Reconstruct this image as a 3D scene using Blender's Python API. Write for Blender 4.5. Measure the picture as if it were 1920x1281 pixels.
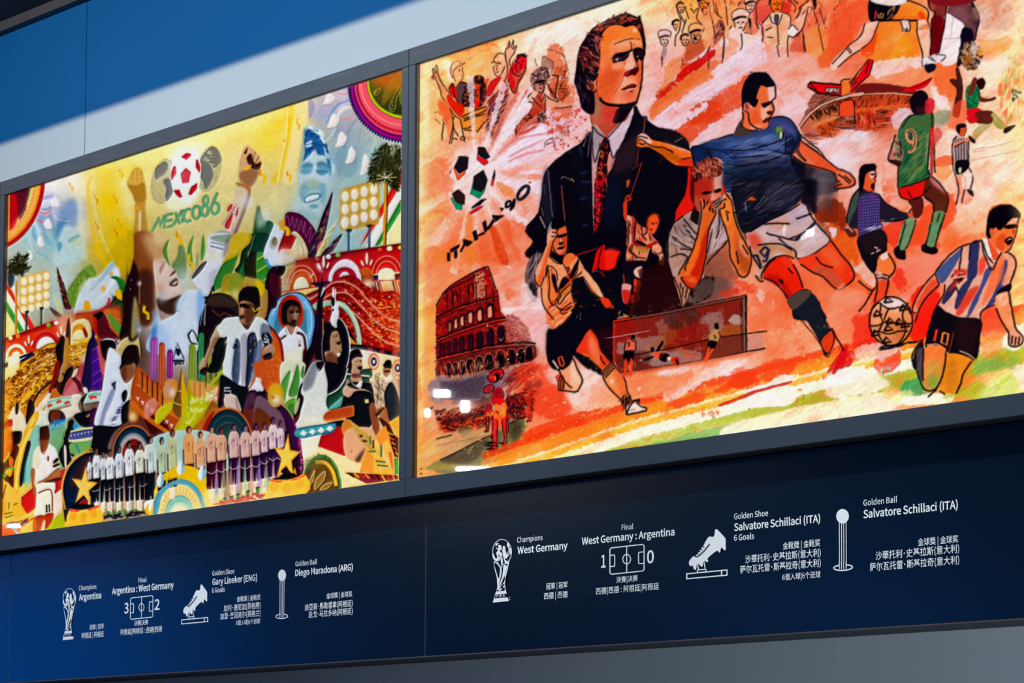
import bpy, bmesh, math, os
import numpy as np
from mathutils import Vector, Matrix
S = bpy.context.scene; COL = S.collection
for o in list(bpy.data.objects): bpy.data.objects.remove(o)

# ---------------------------------------------------------------- camera, world, lights, exposure
# wall runs along x, room is y < 0, the fronts of the light boxes lie in y = 0, their bottom edge is z = 0
FOC, YAW, PIT, ROL = 7620.046, 1.037295, .116426, .005036
CAM = np.array([9.342733, -5.193385, -.835282])
cy_, sy_, cp_, sp_ = math.cos(YAW), math.sin(YAW), math.cos(PIT), math.sin(PIT)
FWD = np.array([-sy_*cp_, cy_*cp_, sp_]); rt0 = np.array([cy_, sy_, 0]); up0 = np.cross(rt0, FWD)
RGT = math.cos(ROL)*rt0+math.sin(ROL)*up0; UPV = -math.sin(ROL)*rt0+math.cos(ROL)*up0
cd = bpy.data.cameras.new('camera'); cam = bpy.data.objects.new('camera', cd); COL.objects.link(cam); S.camera = cam
cd.sensor_width = 36; cd.lens = FOC*36/1920; cd.clip_start = .1; cd.clip_end = 100
M = Matrix.Identity(4)
for i in range(3): M[i][0], M[i][1], M[i][2], M[i][3] = RGT[i], UPV[i], -FWD[i], CAM[i]
cam.matrix_world = M
cd.dof.use_dof = True; cd.dof.focus_distance = 10.3; cd.dof.aperture_fstop = 36
def px(x, z, y):                       # wall point -> measured photo unit (arrays allowed)
    v = [x-CAM[0], y-CAM[1], z-CAM[2]]
    d = sum(v[i]*FWD[i] for i in range(3))
    return 960+FOC*sum(v[i]*RGT[i] for i in range(3))/d, 640.5-FOC*sum(v[i]*UPV[i] for i in range(3))/d
def inv(a, b, y):                      # measured photo unit -> point of the plane y
    d = FWD*FOC+RGT*(a-960)-UPV*(b-640.5); t = (y-CAM[1])/d[1]
    return CAM[0]+t*d[0], CAM[2]+t*d[2]

W = bpy.data.worlds.new('world'); S.world = W; W.use_nodes = True
bg = W.node_tree.nodes['Background']; bg.inputs[0].default_value = (.60, .78, 1.0, 1); bg.inputs[1].default_value = .022
S.view_settings.view_transform = 'Standard'; S.view_settings.look = 'None'
S.view_settings.exposure = 0; S.view_settings.gamma = 1; S.view_settings.use_curve_mapping = False
def area(name, loc, target, sx, sy, power, col):
    l = bpy.data.lights.new(name, 'AREA'); l.shape = 'RECTANGLE'; l.size = sx; l.size_y = sy; l.energy = power; l.color = col
    o = bpy.data.objects.new(name, l); COL.objects.link(o); o.location = loc
    o.rotation_euler = (Vector(target)-Vector(loc)).to_track_quat('-Z', 'Y').to_euler(); return o
def spot(name, loc, target, ang, blend, power, col, r=.05):
    l = bpy.data.lights.new(name, 'SPOT'); l.spot_size = math.radians(ang); l.spot_blend = blend; l.energy = power; l.color = col; l.shadow_soft_size = r
    o = bpy.data.objects.new(name, l); COL.objects.link(o); o.location = loc
    o.rotation_euler = (Vector(target)-Vector(loc)).to_track_quat('-Z', 'Y').to_euler(); return o
# ceiling light line in front of the wall, a cooler lamp by the left end, added blue sheen lights and fill spots, hall lamps that mirror in the glass
area('ceiling_line_light', (-.6, -1.60, 1.81), (-.6, .1, .4), 6.0, .07, 105, (.86, .94, 1.0))
spot('left_spot', (-4.6, -1.5, 1.78), (-3.4, .2, .95), 80, 1, 42, (1.0, .98, .95), .03)
area('blue_sheen_light', (-7.5, -1.9, -.35), (0, -1.9, -.35), 2.2, 1.3, 21, (.0, .20, 1.0))  # unseen blue source, added for the sheen on the left captions
area('blue_sheen_light_far', (-7.5, -6.9, -.2), (0, -6.9, -.2), 1.6, 1.3, 24, (.02, .24, 1.0))  # second unseen blue source, added for the sheen at the right end
spot('low_wall_fill', (5.2, -3.2, -2.1), (2.6, .26, -.55), 75, 1, 360, (.88, .95, 1.0), .2)  # added fill from below that lifts the lower wall
for x_ in (-1.9, .1, 2.1): spot('caption_fill', (x_, -1.62, 1.79), (x_, .06, -.22), 46, .9, 75, (.88, .95, 1.0), .035)  # three added spots that brighten the caption lettering
# ---------------------------------------------------------------- helpers
def lin1(c): return c/12.92 if c <= .04045 else ((c+.055)/1.055)**2.4
def rgb(h): h = h.lstrip('#'); return tuple(lin1(int(h[i:i+2], 16)/255) for i in (0, 2, 4))+(1,)
def mat(name, col, rough=.5, metal=0, spec=.5, noise=0, nscale=30, bump=0, stretch=None):
    m = bpy.data.materials.new(name); m.use_nodes = True; n = m.node_tree; b = n.nodes['Principled BSDF']
    b.inputs['Base Color'].default_value = col; b.inputs['Roughness'].default_value = rough; b.inputs['Metallic'].default_value = metal
    b.inputs['Specular IOR Level'].default_value = spec
    if noise or bump:
        tc = n.nodes.new('ShaderNodeTexCoord'); mp = n.nodes.new('ShaderNodeMapping'); nz = n.nodes.new('ShaderNodeTexNoise')
        nz.inputs['Scale'].default_value = nscale; nz.inputs['Detail'].default_value = 5
        if stretch: mp.inputs['Scale'].default_value = stretch
        n.links.new(tc.outputs['Object'], mp.inputs[0]); n.links.new(mp.outputs[0], nz.inputs['Vector'])
        if noise:
            mx = n.nodes.new('ShaderNodeMix'); mx.data_type = 'RGBA'; mr = n.nodes.new('ShaderNodeMapRange')
            mr.inputs[1].default_value = .3; mr.inputs[2].default_value = .7
            n.links.new(nz.outputs[0], mr.inputs[0]); n.links.new(mr.outputs[0], mx.inputs[0])
            mx.inputs[6].default_value = tuple(c*(1-noise) for c in col[:3])+(1,); mx.inputs[7].default_value = tuple(min(1, c*(1+noise)) for c in col[:3])+(1,)
            n.links.new(mx.outputs[2], b.inputs['Base Color'])
        if bump:
            bp = n.nodes.new('ShaderNodeBump'); bp.inputs['Strength'].default_value = bump; bp.inputs['Distance'].default_value = .001
            n.links.new(nz.outputs[0], bp.inputs['Height']); n.links.new(bp.outputs[0], b.inputs['Normal'])
    return m
def link(name, me, m, parent=None):
    o = bpy.data.objects.new(name, me); COL.objects.link(o)
    for q in (m if isinstance(m, (list, tuple)) else [m]): me.materials.append(q)
    if parent: o.parent = parent
    return o
def box(name, a, b, m, parent=None, bev=.0012, seg=2):
    bm = bmesh.new(); bmesh.ops.create_cube(bm, size=1)
    for v in bm.verts: v.co = Vector([(a[i]+b[i])/2+v.co[i]*(b[i]-a[i]) for i in range(3)])
    if bev: bmesh.ops.bevel(bm, geom=bm.edges[:], offset=bev, segments=seg, affect='EDGES', profile=.5)
    org = Vector((0, 0, 0))
    if parent: org = parent.location.copy()
    for v in bm.verts: v.co -= org
    me = bpy.data.meshes.new(name); bm.to_mesh(me); bm.free(); return link(name, me, m, parent)
def empty(name, loc, label=None, cat=None, group=None, kind=None):
    o = bpy.data.objects.new(name, None); COL.objects.link(o); o.location = loc; o.empty_display_size = .1
    for k, v in (('label', label), ('category', cat), ('group', group), ('kind', kind)):
        if v: o[k] = v
    bpy.context.view_layer.update(); return o

BW, BH, DW, DC, DP = 2.7178, 1.2, .2616, .0642, .0145      # box pitch, height; wall, caption and print planes
RT, RB, ST = .0466, .0472, .0360                            # rails and stiles
CB, ZC = -.4197, 1.8115                                     # caption bottom, wall top
# ---------------------------------------------------------------- setting: wall of laminate panels, ceiling, floor
mw = bpy.data.materials.new('wall_laminate'); mw.use_nodes = True; n = mw.node_tree; b = n.nodes['Principled BSDF']
tc = n.nodes.new('ShaderNodeTexCoord'); sx = n.nodes.new('ShaderNodeSeparateXYZ'); mr = n.nodes.new('ShaderNodeMapRange'); mr.interpolation_type = 'SMOOTHSTEP'
mr.inputs[1].default_value = 1.418; mr.inputs[2].default_value = 1.448; mx = n.nodes.new('ShaderNodeMix'); mx.data_type = 'RGBA'
mx.inputs[6].default_value = (.43, .50, .56, 1); mx.inputs[7].default_value = (.0, .082, .245, 1)
nz = n.nodes.new('ShaderNodeTexNoise'); nz.inputs['Scale'].default_value = 420; nz.inputs['Detail'].default_value = 3
ad = n.nodes.new('ShaderNodeMath'); ad.operation = 'MULTIPLY_ADD'; ad.inputs[1].default_value = .006
n.links.new(tc.outputs['Object'], sx.inputs[0]); n.links.new(tc.outputs['Object'], nz.inputs['Vector']); n.links.new(nz.outputs[0], ad.inputs[0]); n.links.new(sx.outputs[2], ad.inputs[2])
n.links.new(ad.outputs[0], mr.inputs[0]); n.links.new(mr.outputs[0], mx.inputs[0])
hv = n.nodes.new('ShaderNodeHueSaturation'); mv = n.nodes.new('ShaderNodeMapRange'); mv.inputs[3].default_value = .90; mv.inputs[4].default_value = 1.10
n.links.new(nz.outputs[0], mv.inputs[0]); n.links.new(mv.outputs[0], hv.inputs['Value']); n.links.new(mx.outputs[2], hv.inputs['Color']); n.links.new(hv.outputs[0], b.inputs['Base Color'])
b.inputs['Roughness'].default_value = .7; b.inputs['Specular IOR Level'].default_value = .08
m_dark = mat('dark_backing', (.004, .005, .008, 1), .7)
wall = box('wall_back', (-7.6, DW+.012, -2.4), (6.6, DW+.13, ZC+.04), m_dark, bev=0); wall['kind'] = 'structure'
xs = [-6.88, -2.6403, 1.5995, 6.0]
for i in range(3): box('wall_panel', (xs[i]+.0030, DW, -2.39), (xs[i+1]-.0030, DW+.011, ZC-.002), mw, wall, 0)
m_trim = mat('trim_paint', (.030, .026, .028, 1), .6); m_ceil = mat('ceiling_paint', (.010, .012, .015, 1), .8, noise=.3, nscale=3)
t = box('trim_1', (-7.6, DW-.035, ZC), (6.6, DW+.011, ZC+.034), m_trim, bev=.002); t['kind'] = 'structure'
c = box('ceiling', (-7.6, -9, ZC+.034), (6.6, DW+.13, ZC+.12), m_ceil, bev=0); c['kind'] = 'structure'
f = box('floor', (-7.6, -9, -2.5), (12, DW+.13, -2.4), mat('floor_carpet', (.05, .055, .07, 1), .8, noise=.3, nscale=40), bev=0); f['kind'] = 'structure'
# ---------------------------------------------------------------- print painter (numpy)
OX, OY, CW, CH = -60, -340, 2140, 1400          # print sheet covered by the painter, in measured photo units
CV = np.ones((CH, CW, 3), np.float32)
CLIPM = None
TX, TY, TS = 0.0, 0.0, 1.0
def tile(x0, y0, s):
    global TX, TY, TS
    TX, TY, TS = x0, y0, s
def hx(c):
    if isinstance(c, str):
        c = c.lstrip('#')
        if len(c) == 3: c = ''.join(k+k for k in c)
        return np.array([int(c[i:i+2], 16)/255 for i in (0, 2, 4)], np.float32)
    return c
def pp(s):
    a = np.array([[float(v) for v in t.split(',')] for t in s.split()]) if isinstance(s, str) else np.array(s, float)
    return np.stack([a[:, 0]/TS+TX-OX, a[:, 1]/TS+TY-OY], 1)
def smooth(a, closed, n=5):
    N = len(a)
    if N < 3: return a
    out = []
    t = np.linspace(0, 1, n, endpoint=False)[:, None]
    for i in range(N if closed else N-1):
        p0 = a[(i-1) % N] if closed or i > 0 else a[0]
        p1 = a[i]; p2 = a[(i+1) % N]
        p3 = a[(i+2) % N] if closed or i+2 < N else a[-1]
        out.append(.5*((2*p1)+(-p0+p2)*t+(2*p0-5*p1+4*p2-p3)*t*t+(-p0+3*p1-3*p2+p3)*t**3))
    if not closed: out.append(a[-1:])
    return np.concatenate(out)
def fillmask(a, SS=3, pad=2):
    x0 = max(0, int(a[:, 0].min())-pad); x1 = min(CW, int(a[:, 0].max())+pad+2)
    y0 = max(0, int(a[:, 1].min())-pad); y1 = min(CH, int(a[:, 1].max())+pad+2)
    if x1-x0 < 2 or y1-y0 < 2: return None
    H, W = y1-y0, x1-x0
    acc = np.zeros((H*SS, W+2), np.float32)
    b = np.roll(a, -1, 0)
    for (xa, ya), (xb, yb) in zip(a, b):
        if ya == yb: continue
        sg = 1.
        if ya > yb: xa, ya, xb, yb = xb, yb, xa, ya; sg = -1.
        r0 = max(0, int(np.ceil((ya-y0)*SS-.5))); r1 = min(H*SS, int(np.ceil((yb-y0)*SS-.5)))
        if r1 <= r0: continue
        r = np.arange(r0, r1)
        xs = np.clip(xa+((r+.5)/SS+y0-ya)*(xb-xa)/(yb-ya)-x0, 0, W)
        i = xs.astype(int); f = (xs-i).astype(np.float32)
        acc[r, i] += sg*(1-f); acc[r, i+1] += sg*f
    m = np.clip(np.abs(np.cumsum(acc, 1)[:, :W]), 0, 1)
    return x0, y0, m.reshape(H, SS, W).mean(1)
def gblur(m, s):
    if s <= 0: return m
    r = max(1, int(s*2.6)); k = np.exp(-np.arange(-r, r+1)**2/(2*s*s)); k = (k/k.sum()).astype(np.float32)
    for ax in (0, 1):
        p = np.pad(m, [(r, r) if q == ax else (0, 0) for q in (0, 1)])
        n = m.shape[ax]
        m = sum(k[j]*(p[j:j+n] if ax == 0 else p[:, j:j+n]) for j in range(2*r+1))
    return m
def put(x0, y0, m, col, a=1., mode='n', tex=0, tk=0):
    H, W = m.shape
    sl = (slice(y0, y0+H), slice(x0, x0+W))
    if CLIPM is not None: m = m*CLIPM[sl]
    if callable(col):
        Y, X = np.mgrid[y0:y0+H, x0:x0+W]
        c = col(X, Y)
    else: c = hx(col)[None, None, :]
    if tex: c = np.clip(c*(1+tex*NZ[tk][sl][..., None]), 0, 1)
    m = (m*a)[..., None]; b = CV[sl]
    if mode == 'mul': c = b*c
    elif mode == 'scr': c = 1-(1-b)*(1-c)
    CV[sl] = b*(1-m)+c*m
def P(s, col, a=1., sm=1, blur=0, mode='n', tex=0, tk=0):
    q = pp(s)
    if sm: q = smooth(q, True)
    r = fillmask(q, pad=2+int(3*blur))
    if r is None: return
    x0, y0, m = r
    put(x0, y0, gblur(m, blur), col, a, mode, tex, tk)
def ell(cx, cy, rx, ry=None, rot=0, n=40, a0=0, a1=360):
    ry = rx if ry is None else ry
    t = np.radians(np.linspace(a0, a1, n, endpoint=(a1-a0 != 360))); c, s = np.cos(np.radians(rot)), np.sin(np.radians(rot))
    x, y = rx*np.cos(t), ry*np.sin(t)
    return np.stack([cx+x*c-y*s, cy+x*s+y*c], 1)
def E(cx, cy, rx, ry=None, col='fff', rot=0, a=1., blur=0, mode='n', tex=0):
    P(ell(cx, cy, rx, ry, rot), col, a, 0, blur, mode, tex)
def L(s, w, col='161016', a=1., sm=1, taper=0, mode='n', blur=0, closed=False):
    q = pp(s)
    if closed: q = np.concatenate([q, q[:1]])
    if sm: q = smooth(q, False, 6)
    d = np.gradient(q, axis=0); d /= np.maximum(np.hypot(d[:, 0], d[:, 1]), 1e-6)[:, None]
    n = np.stack([-d[:, 1], d[:, 0]], 1)
    h = np.full(len(q), w/2.)
    if taper:
        t = np.linspace(0, 1, len(q)); 
        if taper == 1: h = h*np.sin(np.pi*np.clip(t, .04, .96))**.6
        else: h = h*(1-.9*t)
    q2 = np.concatenate([q+n*h[:, None], (q-n*h[:, None])[::-1]])
    r = fillmask(q2, pad=2+int(3*blur))
    if r is None: return
    put(r[0], r[1], gblur(r[2], blur), col, a, mode)
def LS(strs, w, col, **k):
    for s in strs.split(';'):
        if s.strip(): L(s, w, col, **k)
def lin(c0, c1, x0, y0, x1, y1):
    c0, c1 = hx(c0), hx(c1); q = pp([(x0, y0), (x1, y1)]); d = q[1]-q[0]; dd = d@d
    def f(X, Y):
        t = np.clip(((X-q[0, 0])*d[0]+(Y-q[0, 1])*d[1])/dd, 0, 1)[..., None]
        return c0*(1-t)+c1*t
    return f
def clip(s=None, sm=1):
    global CLIPM
    if s is None: CLIPM = None; return
    q = pp(s)
    if sm: q = smooth(q, True)
    CLIPM = np.zeros((CH, CW), np.float32); r = fillmask(q)
    if r: CLIPM[r[1]:r[1]+r[2].shape[0], r[0]:r[0]+r[2].shape[1]] = r[2]
def vnoise(step, seed, stretch=1):
    r = np.random.RandomState(seed); h, w = int(CH/step)+3, int(CW/(step*stretch))+3
    g = r.rand(h, w).astype(np.float32)
    Y = np.arange(CH)/step; X = np.arange(CW)/(step*stretch)
    yi, xi = Y.astype(int), X.astype(int); fy, fx = Y-yi, X-xi; fy = fy*fy*(3-2*fy); fx = fx*fx*(3-2*fx)
    a = g[yi]*(1-fy)[:, None]+g[yi+1]*fy[:, None]
    return (a[:, xi]*(1-fx)+a[:, xi+1]*fx).astype(np.float32)*2-1
NZ = [vnoise(40, 1)*.5+vnoise(18, 2)*.3+vnoise(8, 3)*.2+vnoise(3, 4)*.15, vnoise(5, 5)*.5+vnoise(2.2, 6)*.5,
      vnoise(60, 7)*.5+vnoise(28, 8)*.35+vnoise(12, 9)*.25+vnoise(5, 10)*.12]
def field(pts, x0, y0, x1, y1, step=8, pw=2.4):
    # soft wash: inverse-distance mix of control colours (canvas photo units)
    q = np.array([p[:2] for p in pts], float)-[OX, OY]; c = np.array([hx(p[2]) for p in pts])
    X0, Y0, X1, Y1 = x0-OX, y0-OY, x1-OX, y1-OY
    ys = np.arange(Y0, Y1+step, step); xs = np.arange(X0, X1+step, step)
    XX, YY = np.meshgrid(xs, ys)
    w = 1/(((XX[..., None]-q[:, 0])**2+(YY[..., None]-q[:, 1])**2)+60)**(pw/2)
    g = ((w[..., None]*c).sum(2)/w.sum(2)[..., None]).astype(np.float32)
    Y = (np.arange(Y0, Y1)-Y0)/step; X = (np.arange(X0, X1)-X0)/step
    yi, xi = Y.astype(int), X.astype(int); fy, fx = (Y-yi)[:, None, None], (X-xi)[None, :, None]
    a = g[yi]*(1-fy)+g[yi+1]*fy
    CV[Y0:Y1, X0:X1] = a[:, xi]*(1-fx)+a[:, xi+1]*fx
def inpoly(q, n, rs):
    lo, hi = q.min(0), q.max(0); out = []
    while len(out) < n:
        p = lo+rs.rand(n*2, 2)*(hi-lo); x, y = p[:, 0], p[:, 1]; c = np.zeros(len(p), bool)
        b = np.roll(q, -1, 0)
        for (xa, ya), (xb, yb) in zip(q, b):
            if ya != yb: c ^= ((ya > y) != (yb > y)) & (x < (xb-xa)*(y-ya)/(yb-ya)+xa)
        out += list(p[c])
        if not c.any(): break
    return np.array(out[:n])
def dabs(s, n, ln, w, cols, ang=0, jit=20, seed=1, a=1., sm=0):
    # n short brush marks inside an outline
    q = pp(s); q = smooth(q, True) if sm else q
    rs = np.random.RandomState(seed); ln = ln if ln < 14 else 14+(ln-14)*.22; w *= .8
    for p in inpoly(q, n, rs):
        t = np.radians(ang+rs.uniform(-jit, jit)); l = ln*rs.uniform(.5, 1.3)/2; ww = w*rs.uniform(.6, 1.3)/2
        d = np.array([np.cos(t), np.sin(t)]); nn = np.array([-d[1], d[0]])
        m = fillmask(np.array([p-d*l, p+nn*ww, p+d*l, p-nn*ww]), 2, 1)
        if m: put(*m, cols[rs.randint(len(cols))], a)
def rings(cx, cy, rx, ry, cols, rot=0, a0=0, a1=360, clipp=None):
    # concentric discs, list of (fraction, colour)
    for f, c in cols: P(ell(cx, cy, rx*f, ry*f, rot), c, 1, 0)
def star(cx, cy, R, r, rot=0, sx=1, sy=1, sk=0):
    o = []
    for k in range(10):
        t = np.radians(-90+36*k+rot); q = R if k % 2 == 0 else r
        x, y = q*np.cos(t)*sx, q*np.sin(t)*sy; o.append((cx+x, cy+y+sk*x))
    return o
def dotline(s, n, r, col, a=1., ry=None, sm=1):
    q = pp(s); q = smooth(q, False, 10) if sm else q
    d = np.concatenate([[0], np.cumsum(np.hypot(*np.diff(q, axis=0).T))])
    t = np.linspace(0, d[-1], n)
    for x, y in zip(np.interp(t, d, q[:, 0]), np.interp(t, d, q[:, 1])):
        m = fillmask(ell(x, y, r, ry or r, 0, 12), 3)
        if m: put(*m, col, a)
def W(s, col, a=1., blur=4, rough=.5, tk=0, sm=1, mode='n'):
    # watercolour wash: outline broken up by paper noise
    q = pp(s); q = smooth(q, True) if sm else q
    r = fillmask(q, 1, int(3*blur)+6)
    if r is None: return
    x0, y0, m = r; H, Wd = m.shape
    m = gblur(m, blur*1.3)+NZ[tk][y0:y0+H, x0:x0+Wd]*(rough*1.1+.25)+NZ[1][y0:y0+H, x0:x0+Wd]*.1
    t = np.clip((m-.34)/.34, 0, 1); put(x0, y0, t*t*(3-2*t), col, a, mode, .05, 1)
K = '161016'
# ---------------------------------------------------------------- left print
tile(0, 0, 1)
field([(30,340,'fdf3ee'),(100,345,'fdf6f2'),(140,335,'fff6ee'),(90,375,'d8d6ea'),(110,400,'a9b2d6'),(135,400,'9caccd'),(60,430,'a6cdd6'),(100,455,'8fbccb'),(130,480,'bdd6d8'),
 (148,400,'c3c8c6'),(160,350,'fdf0c8'),(158,430,'e0d7b2'),(200,322,'ffd94a'),(205,380,'f8cd12'),(225,440,'dab60c'),(215,500,'cba70a'),(180,470,'d9b92a'),(240,320,'ffe77a'),(300,296,'ffeb8c'),
 (250,370,'f3e3a2'),(235,345,'fdf0c0'),(310,330,'fbeab2'),(350,400,'ecd992'),(450,300,'f3dfa0'),(520,225,'ffd634'),(545,214,'ffdf4a'),(500,262,'fdd94e'),(470,240,'ffe67c'),(400,262,'ffeb94'),(560,240,'ffe88e'),
 (572,200,'ffedb0'),(540,310,'f3d678'),(520,380,'ead99c'),(500,420,'dccd92'),(470,470,'d8b930'),(350,480,'e3cc80'),(420,460,'e2d6a2'),(440,380,'eadb98'),(610,200,'b9b0cf'),(650,180,'cdbfd6'),(640,250,'97a2bd'),(600,215,'9fa6c6'),
 (665,300,'8dafba'),(625,300,'8bafc2'),(640,360,'a6c0c4'),(690,330,'a2c2bf'),(620,430,'9dbfc4'),(660,460,'a2c2c2'),(740,330,'d9dcc6'),(750,430,'f3e8bb'),(560,400,'b5c8c4'),(585,470,'9fc0c0'),
 (50,560,'a9c9c4'),(110,560,'b3cfd0'),(120,520,'c6d9d5'),(160,560,'a8b878'),(20,640,'f0dfa0'),(300,600,'d8dfe8'),(350,650,'d5dfea'),(400,760,'8a5a20'),(480,740,'d06020'),(50,760,'e09030'),(20,700,'f8b24a'),(150,820,'5f9a8a'),
 (650,870,'f3dca0'),(700,890,'f8cf70'),(60,950,'ffcf60'),(20,900,'ffc850'),(600,650,'3a1a20'),(300,780,'5a1a1c'),(220,740,'5a1c30'),(250,830,'58201c'),(560,700,'e8e6d0'),(560,850,'f4ebcf'),(110,900,'ffe9c0'),(700,600,'a8101c'),
 (190,640,'5a1520'),(150,620,'c02018'),(200,600,'601020'),(230,560,'2a0f12'),(240,660,'2a1012')], -60, 90, 780, 1060)
# yellow bell panel, arcs and streaks
tile(0,300,6.404)
P('960,140 1640,0 1640,1300 1290,1300 1150,1040 1060,700 1040,300','f8d230',.25,blur=8)
P('1120,190 1070,330 1090,560 1140,860 1240,1140 1330,1290 1270,1290 1160,1060 1090,800 1060,520 1050,300','f7c313',.75,blur=1.5)
L('1140,180 1140,520 1200,830 1300,1080 1400,1290',3.5,'efe3a8',.75,blur=.6)
P('1170,300 1400,240 1500,420 1560,800 1600,1290 1380,1290 1230,900 1160,560','f2c40c',.35,blur=10)
P('1260,1290 1340,1080 1600,900 1640,1290','cda808',.6,blur=6)
P('1440,300 1560,280 1640,500 1640,760 1520,700 1450,520','efe4c4',.45,blur=8)
P('900,250 960,160 1000,700 1050,1180 1000,1200 930,700','f3ead0',.5,blur=4)
tile(500,130,6.1)
P('225,430 330,400 300,640 200,1100 140,1290 60,1290 160,1050 220,760','f7c313',.7,blur=2)
L('245,420 225,760 160,1100 130,1290',3,'fdf0c0',.8,blur=.5)
P('330,400 480,350 470,600 430,760 360,1100 350,1290 190,1290 290,760','f6e2a4',.7,blur=1.5)
P('485,350 540,370 560,440 530,530 490,560',"#9a93c4",.8,blur=.8)
P('430,740 470,690 450,900 420,1060 360,1180 400,900','9db3ac',.7,blur=1.5)
# sky ribbons, right
for s,w,c,a in [('780,270 880,290 960,280',3,'e0989c',.8),('970,355 860,390 790,440 720,560 680,640',5,'6f96c4',.75),('1000,440 900,450 840,500 790,620',8,'e4e0dc',.85),('1010,510 940,570 840,575',5,'d9949c',.85),
 ('1050,580 960,650 890,720',3.5,'d99aa4',.8),('1040,560 960,680 920,820 860,930',8,'7f9dac',.5),('1090,640 1020,900 860,940 810,1080 860,1290',10,'88a9b4',.55),('1160,760 1110,920 960,1060 880,1200',3.5,'cfb2b4',.7),
 ('1220,770 1100,900 1060,1000',8,'90b1b6',.7),('1340,850 1240,960 1160,1010',6,'7fb0bc',.7),('860,900 820,1060 800,1180',7,'9cb8c4',.6),('800,640 760,740 690,830',5,'c3cdd0',.7),('1260,800 1180,1000 1150,1090',8,'b5cfcc',.7)]: L(s,w,c,a,taper=1,blur=.4)
E(920,1060,125,190,'7c9fab',0,.55,1.5)
for x,y,w,h,r in [(720,340,62,62,0),(770,590,62,80,0),(860,805,60,86,0),(970,985,52,96,0),(1130,1090,50,120,0)]:
    P([(x+w*.1,y-h),(x+w,y-h*.3),(x+w*.9,y+h*.2),(x+w*.2,y+h*.85),(x-w*1.2,y+h),(x-w*.8,y+h*.3),(x-w*.5,y-h*.6)],'ece4df',.95,blur=.5)
P('690,1290 640,1200 700,1100 760,1060 800,1140 780,1290','a7c3cc',.6,blur=2)
# left sky figure, waves and leaves
tile(0,300,6.404)
P('700,700 760,560 860,470 930,520 940,700 900,830 830,800 760,820 700,960 670,900','7797c0',.75,blur=3)
P('700,960 740,860 840,800 960,850 1010,1000 1000,1200 700,1280 640,1200','c3dadd',.7,blur=3)
P('690,1010 740,990 750,1050 710,1110','5f9fb4',.9,blur=1)
P('820,970 940,900 960,930 860,1000','6d9f9c',.7,blur=1)
P('860,980 980,920 1010,980 900,1040','c5cd9c',.6,blur=2)
P('680,840 740,720 820,730 760,820 700,960','4f86ad',.7,blur=2)
L('510,470 590,450 640,430',6,'9da6dc',.8,blur=.8);L('480,520 560,500 620,520',5,'d9dcf2',.8)
L('490,590 560,600 620,570',4,'7f8fc8',.7);L('470,620 540,650 630,600',3.5,'e0747c',.8)
P('460,650 560,680 630,640 640,800 560,860 480,800','7f93c2',.6,blur=2)
L('440,720 500,750 560,740',3,'d86a70',.7)
for s,w,c,a in [('400,800 420,920 460,1000',7,'6fa6bf',.7),('430,760 470,860 480,960',4,'c9dfe4',.8),('520,830 560,940 620,1030',8,'74a9c0',.6),('620,840 620,1010',2.5,'c79aa4',.7),('360,880 370,1000 420,1120 560,1180',3,'dcdde0',.7),('640,760 660,900 700,1000',8,'6fa3bd',.6),
 ('420,1120 520,1150 600,1220',5,'7fb0c4',.7),('330,900 350,1040 400,1200',6,'a9d2d0',.7),('640,600 660,680 690,720',4,'cfd2d8',.8),('690,720 800,740 860,730',2,'cdd6d8',.7)]: L(s,w,c,a,taper=1,blur=.5)
for x,y,w,h in [(665,515,55,62),(580,775,50,68),(490,985,38,70),(365,1150,30,60)]:
    P([(x-w*.1,y-h),(x-w,y-h*.2),(x-w*.6,y+h*.7),(x+w*.1,y+h*.9),(x+w*1.1,y+h*.6),(x+w*.6,y-h*.6)],'f4efee',.9,blur=.8)
# corner rosette, left
tile(0,300,6.404); C=(40,330)
P(ell(-160,230,685,860),'c01018',1,0); 
q=pp(ell(-160,230,685,860)); 
for k in range(0,60):
    t=np.radians(-10+k*1.72); m=fillmask(ell(*(pp([(-160+690*np.cos(t),230+865*np.sin(t))])[0]),2.4,2.6,0,8)); 
    if m: put(*m,'a8141c')
P(ell(-160,230,660,835),'f79a3a',1,0); P(ell(-160,230,640,800),'ffb45c',1,0); P(ell(-165,230,575,740),'ffc877',1,0,blur=2)
tile(0,300,6.404)
for k in range(26):
    t=np.radians(-2+k*3.3); m=fillmask(ell(*(pp([(-160+585*np.cos(t),230+735*np.sin(t))])[0]),1.1,1.5,0,8)); 
    if m: put(*m,'b85a20',.7)
P(ell(-165,230,548,655),'3f7a44',1,0); P(ell(-165,230,532,635),lin('8a0f18','5a1a28',100,500,330,500),1,0)
P('110,420 190,440 230,560 200,760 130,850 100,800','c01620',.9,blur=1.5)
P('215,400 290,380 330,420 300,620 230,720','5a2030',.8,blur=1.5);dabs('200,400 350,360 330,600 230,720',40,9,3,['8a2030','74202c','45141f'],60,30,3,.7)
P('102,420 122,420 118,860 102,870','f0a458',1,0)
# confetti
for x,y,c,r in [(850,330,'f3b62c',0),(1450,170,'f0b010',0),(1380,480,'ee9a10',0),(1150,480,'e98a10',0),(1160,800,'e08a10',0),(1390,880,'e08018',1),(1430,770,'e8b010',1)]:
    L([(x-12,y-60),(x-5,y-15)],2.2,'e8862a',.8); L([(x,y-10),(x+28,y+10),(x+18,y+50)],3.4,c,.8)
tile(500,130,6.1); L('370,560 345,600 370,640',3.4,'f3b820',.8); L('380,630 378,700',3,'e08a20',.8); L('240,1170 245,1230',3,'e8862a'); L('250,1210 280,1230 270,1290',4,'f7bf10',.9); L('200,810 215,830',3,'e08a20',.8)
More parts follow.
